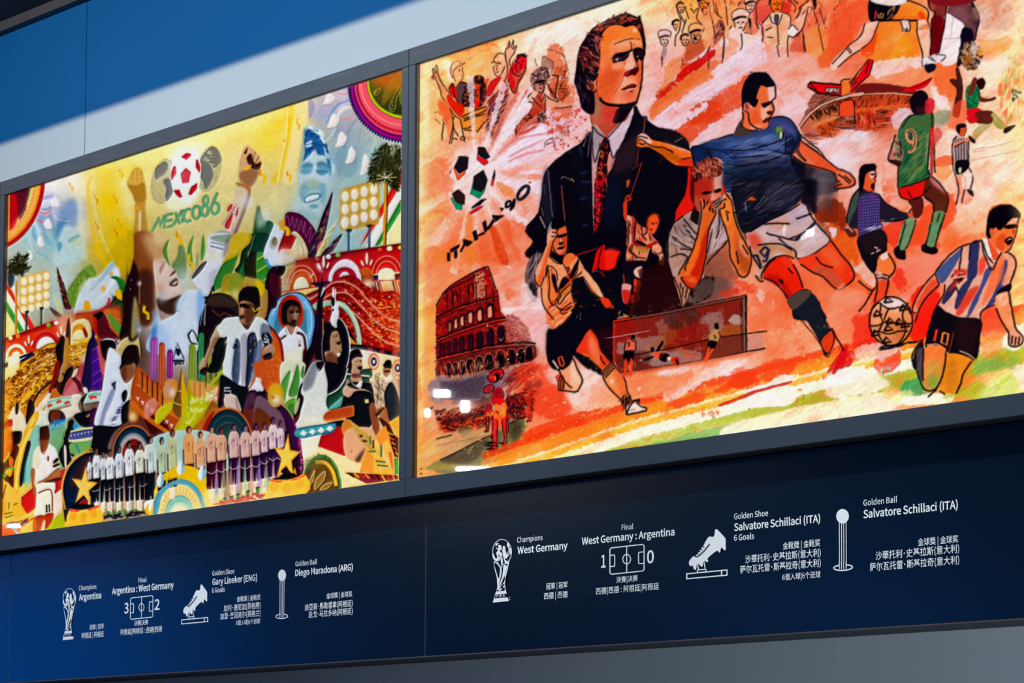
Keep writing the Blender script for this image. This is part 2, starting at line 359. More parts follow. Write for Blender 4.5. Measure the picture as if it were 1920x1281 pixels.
# blue tinted portrait in the sky
tile(500,130,6.1)
P('430,660 480,640 560,660 620,700 670,780 690,880 730,950 745,1100 740,1290 380,1290 400,1080 430,880 420,760','9fc0cc',.85,blur=2)
P('480,690 540,700 600,720 660,830 690,880 720,960 730,1060 740,1180 700,1240 700,1120 670,1000 600,990 560,920 520,960 480,1010 420,1060 440,960 440,800 460,700','1f568f',.95,blur=.8)
dabs('440,700 640,730 700,880 600,980 440,960',40,14,3,['174a86','2f6aa3','143e74'],60,40,5,.8)
dabs('430,650 560,660 640,720 690,850 640,850 600,760 500,700',60,8,4,['e6ecec','d8e4ea','b9d0de'],30,60,6,.95)
dabs('450,860 520,800 540,880 460,900',18,9,3.5,['dfe9ea','b8d0dc'],-30,30,7,.9)
dabs('640,880 720,920 730,1080 680,1000',20,9,2.5,['dde8ea','9dbed0'],70,30,8,.9)
P('430,1060 520,960 560,930 600,990 680,1000 700,1100 690,1290 400,1290 390,1180','c3d7db',.9,blur=2)
P('400,1110 460,1070 540,1090 530,1160 470,1200 410,1180','4f8ba2',.85,blur=1.5); P('580,1080 650,1060 720,1120 710,1200 640,1220 590,1160','3f7f9c',.9,blur=1.5)
P('430,1110 520,1100 510,1160 440,1170','2f6f92',.6,blur=1);P('720,1060 745,1120 750,1190 720,1230','3a7fa0',.9,blur=.7);P('755,1090 790,1110 780,1190 750,1200','c0d8dc',.9,blur=1)
P('545,1120 570,1120 580,1290 520,1290','e4ecec',.8,blur=1.5)
tile(500,320,6.1)
P('380,0 720,0 720,200 660,400 600,540 460,560 380,400 350,200','bfd3d8',.8,blur=5)
P('570,0 700,0 700,30 640,60 590,40','4383a0',.9,blur=1.2); P('390,0 520,0 500,40 420,50','5c95aa',.8,blur=1.5)
P('400,180 480,120 600,130 680,200 660,330 600,380 640,300 600,230 500,240 430,330 400,380 380,280','6f9fae',.7,blur=2)
P('460,120 540,90 610,130 590,200 480,190','b5c6a8',.7,blur=2)
P('430,320 500,270 600,260 640,290 590,340 520,360 440,375','3c7c98',.95,blur=1); P('450,320 520,285 600,280 590,320 520,345 455,360','f0f2f2',1,blur=.6)
for k in range(6): L([(475+k*22,300-k*3),(478+k*22,345-k*4)],.8,'8fb0bc',.7)
P('500,400 560,390 600,410 570,440 510,435','5f96aa',.8,blur=1.5); P('360,300 420,380 480,460 420,560 330,480 300,400','c8dadb',.7,blur=3); P('620,200 690,160 680,360 640,420','7aa9b8',.6,blur=2)
P('400,440 560,500 600,560 470,600 340,520','92b4ba',.6,blur=3)
# emblem ball over two hatched globes and lettering
tile(230,220,5.337)
P('440,400 500,280 620,215 740,200 830,250 870,330 800,560 780,760 700,900 540,940 430,880 470,600','fffbe4',.75,blur=4)
for gx,gy,rx,ry,rt in [(412,645,122,232,12),(868,520,122,232,12)]:
    clip(ell(gx,gy,rx,ry,rt),0)
    for k in range(-24,25): 
        yy=gy+k*19.5; L([(gx-190,yy+50),(gx+190,yy-50)],1.45,'77746c',.85,sm=0)
    if gx<500: 
        P('330,520 380,470 440,450 460,500 430,560 380,600 330,620','7f7c76',.95); P('410,640 470,620 500,700 520,760 480,800 450,860 430,800 440,720','77757a',.95)
    else: 
        P('780,430 870,310 940,310 990,400 980,460 920,510 870,460 800,480','7c7a70',.95); P('780,500 870,470 910,560 900,620 860,700 830,720 810,650 780,590','73736f',.95)
        dabs('790,380 880,330 900,420 930,500 830,480',22,6,3,['d8cfa6'],0,40,4,.8)
    clip()
E(635,560,152,300,'fbf8ec',3); E(640,500,130,240,'fdfbf4',3,.8,3)
tile(230,220,5.337)
clip(ell(637,590,150,235,4),0)
P('635,510 685,550 665,655 603,665 583,570','c40d22',sm=0); P('590,400 640,362 690,370 680,390 640,430','cf1324',sm=0); P('740,425 765,430 785,510 770,560 735,500','c40d22',sm=0)
P('535,490 540,560 490,640 490,560 510,500','c40d22',sm=0); P('512,735 570,728 600,795 575,812 535,780','bf0d24',sm=0); P('750,660 745,720 690,780 660,775 690,700','bf0d24',sm=0); clip()
def tri(s,closed=False,off=0):
    L(s,5.6,'1c7a56',sm=1,closed=closed); L(s,3.6,'cbd9a6',sm=1,closed=closed); L(s,1.5,'1c7a56',sm=1,closed=closed)
def tri0(s):
    q=pp(s)
    L(s,5.4,'1f7d58',sm=0); L(s,3.2,'cfd9a4',sm=0); L(s,1.3,'1f7d58',sm=0)
tri0('298,1150 375,1000 370,1108 425,985'); tri0('510,968 440,985 415,1110 505,1090'); tri0('430,1045 505,1030'); tri0('530,955 575,1075'); tri0('600,935 510,1085'); tri0('615,925 600,1060')
tri('690,930 655,925 625,960 622,1020 650,1048 690,1030'); tri(ell(743,957,38,62,5,16),True); tri(ell(828,940,34,52,5,16),True); tri(ell(836,835,24,40,5,14),True); tri(ell(930,915,38,56,5,16),True); tri0('955,757 900,880')
# confetti near emblem
L('545,1145 540,1200',3.4,'e59a18');L('550,1190 585,1220 575,1270',5,'f0b91a')
# raised fists and arms
P('45,680 60,620 110,520 160,505 200,530 225,640 240,760 235,850 140,865 110,780','d9ad55',.98,blur=.8); P('55,680 140,690 220,660 240,780 225,850 140,862 100,770','a87a26',.85,blur=1.5)
for s in ['110,530 100,660','150,510 150,650','190,540 200,640']: L(s,1.6,'b08430',.7,blur=.5)
P('130,870 230,850 232,900 260,1290 110,1290 130,1000','b98d3e',.9,blur=1.5); P('165,960 190,960 185,1160 165,1150','efe0b0',.8,blur=1); L('130,890 235,880',5,'d59038',.8);E(150,910,28,18,'e7a81c')
P('1170,480 1200,360 1240,290 1290,310 1340,350 1390,430 1380,520 1350,620 1290,700 1280,760 1190,720 1170,600','d8ab7c',.98,blur=.6)
P('1250,400 1290,370 1330,470 1390,450 1370,520 1330,530 1290,510 1250,440','3a1714',.95,blur=.6); P('1230,340 1255,310 1240,370 1220,365','3a1714',.9); P('1180,560 1300,520 1370,540 1330,650 1280,700 1190,640','8a5a3c',.75,blur=2)
L('1330,350 1310,430',1.5,'6a3a24',.8); L('1370,390 1330,460',1.5,'6a3a24',.8); P('1150,655 1280,700 1275,765 1240,745 1150,690','b3703c',.9); 
L('1220,510 1250,520 1290,480',4,'f0c018'); L('1380,520 1380,590',4,'e08a18'); L('1395,580 1430,600 1410,665',5,'f4bd12')
P('1150,700 1265,760 1220,960 1150,1130 1080,1290 930,1290 1010,1060 1110,860','dcc6ae',.95,blur=1.2); P('1265,760 1200,960 1110,1170 1050,1290 1100,1290 1190,1050 1280,800','5c3344',.75,blur=2)
P('1100,870 1090,920 1050,950 1060,900','c6282c',.9);P('1105,960 1070,1110 1030,1110 1035,1060','c02030',.9);P('1165,890 1150,990 1135,980','a82030',.9)
for s in ['1080,950 1000,1075','1140,880 1100,1010 1100,1130','1120,900 1090,960']: dotline(s,9,.9,'b03038')
P('890,1200 950,1150 1060,1150 1090,1190 1080,1290 880,1290','6f8878',.8,blur=1)
# right side of dark strips below
P('1355,890 1300,1290 1400,1290 1600,1290 1510,1070 1420,1030','1f4a33',.9,blur=1.5); P('1360,900 1380,1030 1440,1010 1400,1100 1350,1100','9fc0a0',.6,blur=3)
P('1510,1080 1600,1130 1600,1290 1450,1290','dfe0e6',1,0); E(1525,1235,30,45,'8a5a34',10,.9); L('1595,1200 1560,1290',5,'b8141c'); E(1430,1000,70,90,'dfe9e6',0,.7,8)
# ---- left middle: flag stripes, floodlights, fan, temple
tile(0,480,6.404)
P('80,330 250,560 420,860 360,880 200,600 80,400','e02a20',sm=0); P('80,400 200,600 350,880 290,900 180,700 80,540','fbf4e0',sm=0); P('80,545 290,900 240,920 80,660','2f9a3a',sm=0); P('80,660 240,920 80,1000','f3eaa4',sm=0); P('150,290 260,560 260,700 150,420','f7efd8',.8,0)
P('190,300 215,300 212,940 182,940','e0a030',1,0); L('205,300 200,940',1,'8a5a18',.8)
P('240,260 580,170 600,200 590,570 560,610 250,680 235,640','e2b45a',.98,0,blur=.8)
for i in range(4):
    for j in range(4): E(292+i*90,315+j*113-i*22,36,46,'fff3d6',0,.97,1.0)
L('325,680 318,930',3,'2d4250');L('500,630 500,870',3,'2d4250');P('480,625 525,620 515,650 490,650','1d2a36');P('305,670 350,665 340,690 315,690','1d2a36')
dabs('100,180 140,60 200,0 330,0 340,120 300,200 210,230 130,230',90,34,4,['1a1a10','2f2c16','45421f','14120c'],-70,70,9,.95)
dabs('100,100 250,120 380,150 300,220 120,230',50,30,3.5,['20200f','38361c'],20,60,10,.9); P('100,230 170,230 170,330 130,390 100,340','1c2a40',.9,blur=1)
P('690,140 730,240 800,430 850,560 860,640 790,640 760,560 730,400 700,260','4a1c1c',.98); dabs('700,200 760,300 850,560 770,560 710,320',26,18,2.4,['8a3a2a','2a1014','c06a4a','1c1822'],50,30,11,.9)
P('640,440 700,520 750,580 760,720 700,700 660,560','cfd2a0',.9);P('600,620 700,680 760,730 730,760 660,720','5a3a34',.9)
P('820,420 900,290 980,190 1100,110 1160,240 1050,270 960,380 920,560 900,640 830,560','6a8f2c',.97,blur=1); dabs('830,430 980,200 1100,130 1140,230 960,370 900,600',70,18,2,['86a84a','4f7420','9ab860'],60,50,12,.7)
P('1000,60 1100,90 1090,150 980,150','9ab060',.5,blur=4)
P('900,720 920,560 980,420 1060,290 1160,260 1240,190 1340,70 1400,140 1450,270 1440,380 1330,560 1240,640 1100,690','d3dde4',.97,blur=.6)
P('1340,70 1380,140 1200,330 1060,460 1200,280','9fbac4',.8,blur=1.5);P('1400,140 1440,260 1250,480 1120,600 1300,380','e9edf2',.9,blur=1.5);P('1010,640 1020,560 1060,540 1100,620 1060,660','f0ac12',.95); E(1250,400,28,42,'f0b24a',0,.95,1); P('1310,220 1360,200 1350,240','eca83c')
P('1390,420 1440,400 1470,440 1465,560 1420,520 1390,480','f5c014',.98); P('1330,260 1400,250 1470,290 1500,330 1480,460 1440,380 1400,300','1f7a34',.98);P('1340,430 1370,500 1480,560 1480,700 1440,640 1370,540','20442f',.98)
L('910,710 1100,690 1240,640 1300,580 1320,510',5,'d0323a',.9,blur=.6)
P('880,730 1240,660 1440,600 1460,700 1480,960 1400,1290 840,1290','c04a18',.85,blur=3);P('1240,660 1350,640 1440,680 1450,780 1480,1000 1420,980 1330,880 1270,760','d0682c',.9,blur=1)
L('1290,650 1360,740 1470,780',1.4,'f09a50',.7);L('1270,690 1330,800 1460,850',1.4,'f09a50',.7)
P('1230,680 1290,760 1330,880 1400,950 1430,1010 1290,1020 1180,960 1170,760','5a1020',.97); P('1130,710 1235,670 1230,730 1180,780 1140,760','100c10');P('1290,700 1360,730 1480,880 1440,950 1360,860','5f9a3c',.97);dabs('1180,780 1270,780 1380,960 1200,980',30,12,3,['451020','70182c','3a2030'],30,40,13,.7)
P('1500,420 1560,230 1610,100 1665,0 1665,760 1590,900 1560,980 1440,1000 1480,760','230d0e',1,blur=.8); P('1600,80 1665,0 1665,560 1620,520','6a2a10',.85,blur=2)
P('1610,540 1650,560 1640,900 1580,1000','c9b87a',.9); P('1610,740 1665,720 1665,960 1620,960','aab4c0',.8,blur=2)
# red frieze with half discs, left
P('70,990 180,950 700,760 800,740 860,900 840,1290 60,1290','cf2418',1,0); P('70,990 700,770 700,830 70,1040','9c1018',1,0); P('70,1060 800,820 820,1000 380,1170 70,1290','e0431c',.8,blur=3)
P('680,760 880,720 900,900 820,1060 740,960','f0b890',.8,blur=4)
for x,y,c in [(132,990,'fff0b0'),(218,965,'ff8a40'),(588,835,'7fb83c'),(678,808,'f3f0e8')]: E(x,y,28,28,c)
def halfd(cx,cy,rs,rot=0,ax=.82):
    for r,c in rs: P(np.concatenate([ell(cx,cy,r*ax,r,rot,24,180,360)]),c,1,0)
halfd(200,1220,[(160,'fdf3e4'),(118,'f06a1c'),(72,'fff2d8')]); halfd(560,1120,[(222,'d84a30'),(200,'c01c1c'),(150,'fdf6ea')])
P('60,1230 380,1160 420,1290 60,1290','ffe9b8',1,0);P('80,1260 220,1200 320,1200 240,1290','fff4de');P('240,1215 390,1155 400,1180 240,1240','181838',1,0)
for x,y in [(350,1010),(738,900)]:
    for dx,dy,r in [(0,0,0),(-38,50,-20),(38,40,20)]: E(x+dx,y+dy,13,52 if dx==0 else 34,'fff4e4',r)
P('850,900 860,830 930,770 1020,760 1080,800 1100,900 1090,1000 850,1090','e9d9a4',1); P('870,930 900,850 970,820 1030,860 1060,960 1000,1010 880,1020','e8981c',1); P('880,1010 890,930 950,890 1000,910 1020,990','f3e6b4');P('1020,870 1060,960 1030,980 1000,880','8a1c18')
P('820,1080 1080,975 1090,1050 830,1130','f0cc50',1,0); P('820,1100 1080,1070 1090,1180 1030,1290 820,1290','c07a18',1); dabs('830,1110 1080,1080 1060,1280 830,1280',90,10,3,['e0a030','8a4a10','f0c060','6a3010'],0,80,14,.8)
P('1120,860 1160,1000 1200,1290 1070,1290 1090,1060','2a1550',1,0);L('1110,1140 1170,1100',1.5,'8a40c0');L('1100,1290 1190,1230',1.5,'8a40c0');P('1150,1010 1180,960 1220,1060 1290,1290 1200,1290','c05040',.95,0); P('1140,960 1165,950 1160,1010','f0c030');P('1130,740 1170,780 1160,960 1140,920','c02018')
P('830,740 850,900 840,1100 800,1100 800,900','3a1c18',.9);P('750,960 790,1050 760,1290 640,1290 680,1100','16100e',.98);P('790,1060 830,1000 820,1290 770,1290','b87830',.95)
P('1390,1170 1440,1040 1540,970 1665,970 1665,1290 1400,1290','d6c080',1); P('1470,1290 1490,1160 1560,1080 1610,1080 1665,1130 1665,1290','1e1018')
P('1220,1020 1290,990 1380,1010 1380,1060 1240,1060','f0e2da',.98); P('1220,1070 1380,1050 1380,1120 1330,1110 1310,1290 1250,1290 1210,1150','1a1216',.98);P('1370,1030 1410,995 1450,1040 1430,1100 1380,1130','efe4dc',.95);dabs('1370,1030 1410,995 1450,1040 1400,1130',10,16,2,['3a2a24'],-60,20,2,.9);P('1330,1110 1380,1200 1420,1290 1270,1290','e4e6ee',.95)
# ---- crowd waves left, players
tile(0,640,6.1)
P('60,290 240,230 420,110 560,30 660,40 700,200 660,420 560,560 380,700 300,800 60,940','b8701c',1)
P('60,560 250,420 300,800 60,960','f09a20',.8,blur=5); P('60,320 110,280 230,250 220,360 130,420 60,450','ffe6a8',1,0);P('110,200 150,165 200,180 235,240 100,290','fff2d8');P('60,270 90,250 90,290 60,300','101838');P('235,225 380,130 400,170 240,250','141838',1,0)
for s,c,w in [('200,360 300,260 420,170 560,70 650,60','e8bc20',7),('180,420 320,330 380,230 500,130 640,100','6a3010',8),('260,460 340,360 430,240 560,170 640,120','d8c0a0',2.5),('170,560 280,470 360,390 450,290 600,220','c8b090',3),('60,640 200,560 310,440 440,330 620,260','d89020',6),('200,760 330,600 440,420 620,300','dcc8a4',3),('240,780 380,560 500,430 610,420','f0c010',8),('300,740 420,600 560,480','8a4a14',8),('120,480 260,340 400,200 560,110','8a4510',6),('160,640 300,520 420,380 600,330','7a3c10',6)]: L(s,w,c,.9)
dabs('60,450 240,330 420,120 640,40 660,240 600,460 400,700 60,900',520,8,4,['7a3808','f0b030','ffd060','5a2408','d88018','3a1408','e8a820','fff0b0'],-35,40,15,.75)
L('380,720 440,600 520,520 590,460',3,'1c1410')
P('640,60 750,20 760,120 690,330 650,560 570,600 610,430 660,260','18100e',1);P('640,250 690,240 660,420 600,560 560,580 610,400','8a1a14',.95); P('745,0 790,0 770,380 720,380','b88838',.98);P('600,560 680,540 690,640 580,680','c06a28')
P('680,410 740,380 760,560 700,620 640,500','3a1c14',.95);P('760,340 840,300 820,400 740,560 700,620 700,540','1c1010');E(700,430,30,50,'c89058',20,.9)
P('780,60 880,60 1000,20 1030,90 1020,180 900,290 800,240','c8801c',1);E(950,120,75,110,'d89828',0,.9,1);dabs('790,80 1010,60 1000,200 830,280',90,9,3,['f0c050','8a4a10','ffe090'],0,80,16,.8);L('790,160 880,150 1010,90',2.5,'f8dc80')
P('730,640 760,480 850,370 960,230 1000,150 1020,260 960,400 940,560 900,600','b84a50',.98); P('740,640 800,520 900,400 930,480 870,600','d88088',.8,blur=2);E(975,200,38,62,'f8e4dc',20,.9,4)
P('1020,0 1110,0 1150,250 1170,440 1160,560 1040,560 1010,600 940,480 960,340','241844',1);P('1055,120 1130,60 1165,440 1165,560 1050,560','4a1580',.95,0)
for y in (110,250,400,500): L([(1060,y),(1160,y-70)],1.6,'a050d0',.8,sm=0)
P('1110,60 1160,40 1220,240 1200,400 1160,360','c85a54',.95,0)
P('880,290 910,300 890,360 860,400 930,480 960,540 1010,560 1000,600 920,580 880,500 820,420 850,340','5a1c20',.98); P('850,340 900,310 870,400 820,420','e8d0bc');P('950,530 1000,540 1010,590 970,600','f0e4dc')
P('530,670 920,610 930,660 900,700 520,800','bfdccb',1,0);P('1000,590 1160,560 1150,690 950,720','bcdccf',1,0)
for x,y in [(680,700),(775,710),(575,745),(865,665)]: L([(x-26,y+14),(x,y-8),(x+28,y-2)],5,'dc4a38')
L('1030,660 1070,640 1110,645',6,'dc4a38');L('1010,640 1080,600 1150,620',1.6,'4a9a88');L('540,710 700,660 900,640',1.6,'5aa48c')
P('830,620 940,620 900,720 920,800 980,870 960,900 860,860 740,900 690,790 820,740','ecdfcb',.98);P('930,680 960,640 1000,600 950,740 1000,860 960,840','14181c')
P('480,700 560,600 585,620 520,740','efe4d8',.98); P('380,780 460,800 570,800 580,900 540,990 460,1000 380,1180 240,1290 220,1290 280,1150 340,1000','dfe6d2',.98)
P('470,700 430,760 380,760 400,830 480,800 520,720','ecd8c8',.95);P('570,810 700,800 750,900 580,940','241c38',.98);P('580,820 680,800 690,880 600,930','7a3418',.9)
P('860,840 1120,800 1090,980 960,980 900,940','14121a');P('990,860 1110,770 1130,790 1020,870','c87858',.95);P('1040,800 1120,780 1110,980 1040,990','3a1040')
P('570,970 750,900 760,1000 740,1290 560,1290 570,1100','6fb0b4',.97);L('580,950 750,905',4,'1f6fa8');L('590,1020 740,990',3,'3a86a4',.8);P('600,1100 760,1080 740,1290 600,1290','6fa860',.9,blur=2);dabs('580,930 750,890 750,930 580,970',14,12,3,['18508a','2a90c0'],90,20,3)
P('760,960 850,920 860,1290 800,1290 730,1110','0f1518');P('740,980 780,900 770,1050 740,1100','c8cf90',.9);P('860,960 930,980 1080,1050 1060,1290 860,1290','7fb8ac',.9);P('820,1160 1000,1150 1060,1290 810,1290','7cb05c',.95,blur=1);L('870,1180 920,1290',4,'3f8f9c');P('850,940 900,970 870,1010 840,1000','2a8fc0')
P('770,1080 800,1030 1085,985 1080,1120 820,1160 780,1130','e6dfa8',1);P('790,1080 810,1050 1075,1010 1070,1090 820,1130 795,1115','4a4a8c',1)
for k in range(7): P([(800+k*40,1085-k*8),(830+k*40,1062-k*8),(820+k*40,1085-k*8),(835+k*40,1110-k*8)],'c6dce8',1,0)
P('140,790 200,700 240,800 300,900 310,1010 250,1040 130,1050 100,880','f0e2c8',.95);P('180,740 200,700 220,740 210,820 185,840','3a1c14');P('130,1050 240,1040 230,1160 160,1180 135,1140','1a1014');P('60,930 140,900 140,980 60,1020','c03018');P('60,1020 140,1000 160,1290 60,1290','e88a20',.9,blur=2);E(105,1095,28,38,'e04a20')
P('330,700 370,680 400,780 360,900 330,1010 300,900','1c1414',.95);P('240,1020 330,980 320,1100 250,1160','e8e0b4',.9);P('420,800 340,900 270,1070 215,1290 280,1290 340,1100 450,870','f0b434',1);L('240,1290 300,1090 400,880',3,'ffe088')
# player in white stripes left
P('1160,0 1300,0 1330,90 1270,90 1240,240 1190,200 1160,90','141014');P('1250,80 1330,120 1400,220 1390,330 1440,480 1540,430 1560,560 1490,700 1420,780 1400,940 1330,975 1230,985 1090,970 1090,860 1140,700 1180,480 1210,260','e6eaf4',1)
P('1280,560 1330,540 1290,680 1220,840 1180,970 1140,970 1190,760','8f97b4',.9,blur=1);dabs('1280,930 1380,700 1430,620 1450,680 1400,780 1300,960',30,20,2.5,['3a4070','5a6494'],-30,25,17,.8)
P('1275,490 1330,460 1320,570','3a3a5a',1,0);P('1460,300 1530,180 1540,440 1560,560 1480,690 1420,620 1480,580 1450,480','e6e0cc',.9,blur=1)
P('1390,260 1400,160 1450,70 1520,45 1586,80 1586,260 1540,280 1500,270 1400,330 1370,310','1f1114');P('1400,300 1540,270 1530,400 1480,460 1440,480 1400,420 1380,340','8a5234',.98,blur=.5);P('1400,300 1450,280 1450,440 1410,420','5a3020',.7,blur=1);P('1520,250 1560,280 1540,360','a8704a',.9);P('1400,600 1440,560 1460,600 1430,700 1400,660','141414')
P('1090,975 1330,980 1400,950 1300,1060 1240,1200 1230,1290 1055,1290 1065,1100','15121a');P('1400,760 1500,680 1480,900 1400,940','1c1418');P('1500,640 1586,560 1586,900 1480,900','c06a28',.95,blur=1.5);E(1525,870,40,50,'f8dca0',0,.95,3)
# ---- red frieze, hat fan, stadium right
tile(500,320,6.1)
P('210,560 230,490 300,480 400,510 500,600 570,720 520,850 470,1000 340,1030 200,800','56123a',1); P('300,700 400,760 470,900 465,1000 340,1025 200,900','e3d6ac',1)
L('215,600 240,510 275,640 300,530 320,670 350,550 370,700 400,570 420,720 440,590 455,770 500,650 510,700 485,830 550,720',1.3,'a05a90',.85); L('260,700 370,780 420,900 430,1000',1.2,'8a7a60',.8); L('270,690 350,790 370,1010',.9,'8a7a60',.7)
P('80,620 200,690 300,740 320,800 250,960 330,1020 200,1100 60,1100 0,1020 0,890','dde2ea',1);P('220,680 340,770 280,900 180,900 115,975 170,800','a01c24',1,0);E(210,930,70,50,'d98a50',0,.7,5); E(170,960,60,45,'e9e4e4',0,.9,4)
E(85,835,48,66,'8f8878',12,.8,1);E(100,820,24,40,'a8702c',12,.95);E(110,820,10,26,'4a2418',12);L('150,660 240,670 245,750',8,'f0b818');P('140,610 210,560 215,660 180,670','e0a03c',.9);L('0,1060 60,1110 160,1110 260,1080 340,1050',4.5,'3d94cf');P('0,600 80,620 20,780 0,900','2a5a44',.9)
P('760,250 700,600 660,760 600,900 560,990 480,1000 500,880 580,700 640,520 700,380','2a1a34',1); dabs('740,350 640,760 530,960 500,940 600,680',60,16,2.4,['c04a34','4a2a50','c8b060','1a2030','8a3a44'],-55,25,18,.9);P('590,860 640,800 660,830 580,940','d06a50')
P('820,545 780,640 740,700 700,860 600,990 560,980 640,830 700,700','d8d4a0',1);dabs('800,600 720,800 640,960 620,900 720,680',26,14,2,['8a9a60','f0e8c0','3a6a50','a89a50'],-60,20,19,.9)
P('865,725 800,860 740,940 620,985 700,880','38202c',1);dabs('850,750 760,930 660,970 720,860',14,14,2,['6a4450','8f8088'],-50,20,20)
P('1540,20 1540,180 1200,700 1060,890 1300,440','dd241c',1,0);P('1540,160 1540,330 1180,870 1130,880 1380,430','f1ece4',1,0);P('1540,180 1540,330 1240,870 1160,880','f1ece4',1,0);P('1540,330 1540,460 1300,850 1240,868','2f9038',1,0);P('1540,470 1540,850 1300,850','f6e9ae',1,0);P('1540,0 1420,110 1540,130','e02820')
P('1350,110 1385,110 1365,850 1330,860','e5a238',1,0);dotline('1382,130 1380,500 1362,850',50,1.3,'3a2410')
P('880,215 1220,120 1290,130 1300,180 1290,590 1240,620 900,690 850,670 840,600 850,260','c39a44',1,blur=.6); 
tile(500,320,6.1)
for i in range(4):
    for j in range(3 if 0 else 3):
        pass
for j in range(3):
    for i in range(4): E(903+i*109,302-i*28+j*145,52,70,'c8b080' if j==2 else 'e0c85a',0,.5,3); E(903+i*109,302-i*28+j*145,42,62,'f1e8da',0,.98,1)
E(895,610,42,62,'f1e8da',0,1,1);E(1005,582,42,62,'f1e8da',0,1,1)
L('943,690 942,965',4,'3a5a78');L('1180,640 1178,925',4,'3a5a78');P('915,680 980,672 960,710 930,710','26374a');P('1145,630 1210,620 1190,655 1165,655','26374a');E(945,962,32,14,'201018');E(1175,922,36,16,'201018')
dabs('1160,0 1540,0 1540,60 1500,230 1400,120 1330,120 1200,120',150,34,3.2,['23220f','3b3b1c','15140a','55552c'],60,60,21,.95); dabs('1380,110 1500,130 1520,240 1420,200',40,30,2.6,['1c1b0c','30300f'],50,30,22)
tile(500,130,6.1)
dabs('1340,870 1440,870 1540,900 1540,1290 1180,1290 1190,1120 1250,960',340,40,3,['23240f','3c3e1d','14150a','5e6030','2c2c14'],-60,70,23,.95)
for k in range(46):
    t=np.radians(180+k*4.6); L([(1380+60*np.cos(t),1190+60*np.sin(t)),(1380+215*np.cos(t+.03),1180+300*np.sin(t+.03))],1.7,['1b1c0b','4a4a22','2b2c14'][k%3],.9,taper=2)
for k in range(7): L([(1370,1240),(1370+120*np.cos(k*.9),1240+60*np.sin(k*.9))],2,'e8dcb0',.8)
# corner rosette, right
E(1590,180,640,650,'3a1058');
for k in range(34):
    t=np.radians(88+k*3.1); m=fillmask(ell(*(pp([(1590+648*np.cos(t),175+658*np.sin(t))])[0]),2,3,0,10)); 
    if m: put(*m,'151c5c')
P(ell(1590,180,628,635),'a0107c',1,0);P(ell(1590,185,600,600),'5a1068',1,0);P(ell(1590,175,580,585),'f0526a',1,0);P(ell(1590,170,560,560),'fb6070',1,0,blur=1)
P(ell(1590,160,515,490),'ffb0a0',1,0);P(ell(1590,158,507,484),'f85c6c',1,0);
for k in range(30):
    t=np.radians(88+k*3.35); m=fillmask(ell(*(pp([(1590+552*np.cos(t),165+552*np.sin(t))])[0]),2.1,3.1,10,12)); 
    if m: put(*m,'a00c2c')
P(ell(1590,150,440,420),'c8d416',1,0);P(ell(1590,145,425,405),'98b818',1,0);dotline([tuple(v) for v in ell(1590,150,442,422,0,24,95,200)],60,.8,'3a1a10')
P(ell(1590,140,415,395),lin('8a6a20','2f3818',1400,60,1400,500),1,0);clip(ell(1590,140,415,395),0);P('1200,120 1400,60 1560,20 1560,200 1400,220','d06818',.8,blur=6);P('1330,420 1350,250 1430,120 1560,20 1560,160 1460,280','b08830',.5,blur=2);P('1520,260 1560,230 1560,420 1530,380','708828',.8)
L('1245,300 1235,260 1290,220 1310,225 1270,290 1245,300 1230,290',1,'c8b860',.9);L('1520,200 1430,370 1410,450 1430,490 1465,470 1480,400 1490,330 1560,200',1,'d0c870',.9)
for x,y in [(1445,380),(1443,420),(1435,458),(1240,270),(1262,255)]: E(x,y,6,7,'e8e080')
clip()
# red stadium band right
tile(500,320,6.1)
P('340,1035 860,935 1540,840 1540,1290 340,1290 330,1180','a81224',1,0);P('340,1035 860,935 1540,835 1540,920 860,1010 340,1090','7a1020',1,0);P('860,1000 1540,910 1540,1290 860,1290','c81c1c',.8,blur=3)
P('330,1040 520,1010 560,1290 240,1290','b8381c',.7,blur=6);E(260,1080,80,60,'e8b040',0,.6,6)
for x,y,r,c in [(710,990,32,'e9e4e8'),(820,970,30,'8fb860'),(1300,905,26,'e0503c'),(1410,895,34,'f7ecc0'),(1530,885,26,'f8d020'),(585,1010,26,'c06050')]: E(x,y,r,r*.9,c)
def arcs(x,y,rs):
    for r1,r2,c in rs: P(np.concatenate([ell(x,y,r1,r2,0,24,180,360),[(x+r1,y+300),(x-r1,y+300)]]),c,1,0)
arcs(905,1290,[(195,275,'e9dfe8'),(140,210,'b0122c'),(80,135,'e9dfe8')]); 
for x,y,r in [(1380,1200,(170,220)),(1380,1210,(125,170)),(410,1290,(165,200)),(410,1290,(125,150))]:
    L([tuple(v) for v in ell(x,y,*r,0,24,180,360)],1.5,'f3c9a0',.85)
arcs(410,1330,[(120,170,'d05a24')]); E(410,1300,72,78,'f1e7c8'); arcs(1380,1240,[(112,190,'d82420')]);E(1378,1210,90,88,'fbeecb')
E(1140,1200,72,92,'d8621c',0,.95);P('1215,1200 1290,1190 1280,1260 1220,1265','1c1c48',1,0);P('1470,1180 1540,1170 1540,1250 1480,1255','5a1028',1,0)
for x,y,h in [(655,1045,72),(1150,1010,70)]:
    E(x,y,18,h,'f4e4d4'); E(x-52,y+55,14,h*.55,'f4e4d4',-25); E(x+48,y+45,14,h*.55,'f4e4d4',22)
for k in range(16): L([(640+k*14,1150+k*2),(600+k*16,1290)],.7,'e070a0',.5,sm=0)
L('500,1230 545,1180',2.4,'f6ecdc')
tile(480,500,6.1)
P('280,300 860,215 1300,100 1660,60 1660,1290 280,1290','7a1018',1,0)
P('1340,90 1650,60 1650,330 1480,330 1380,260 1340,200','f5d79a',1,0)
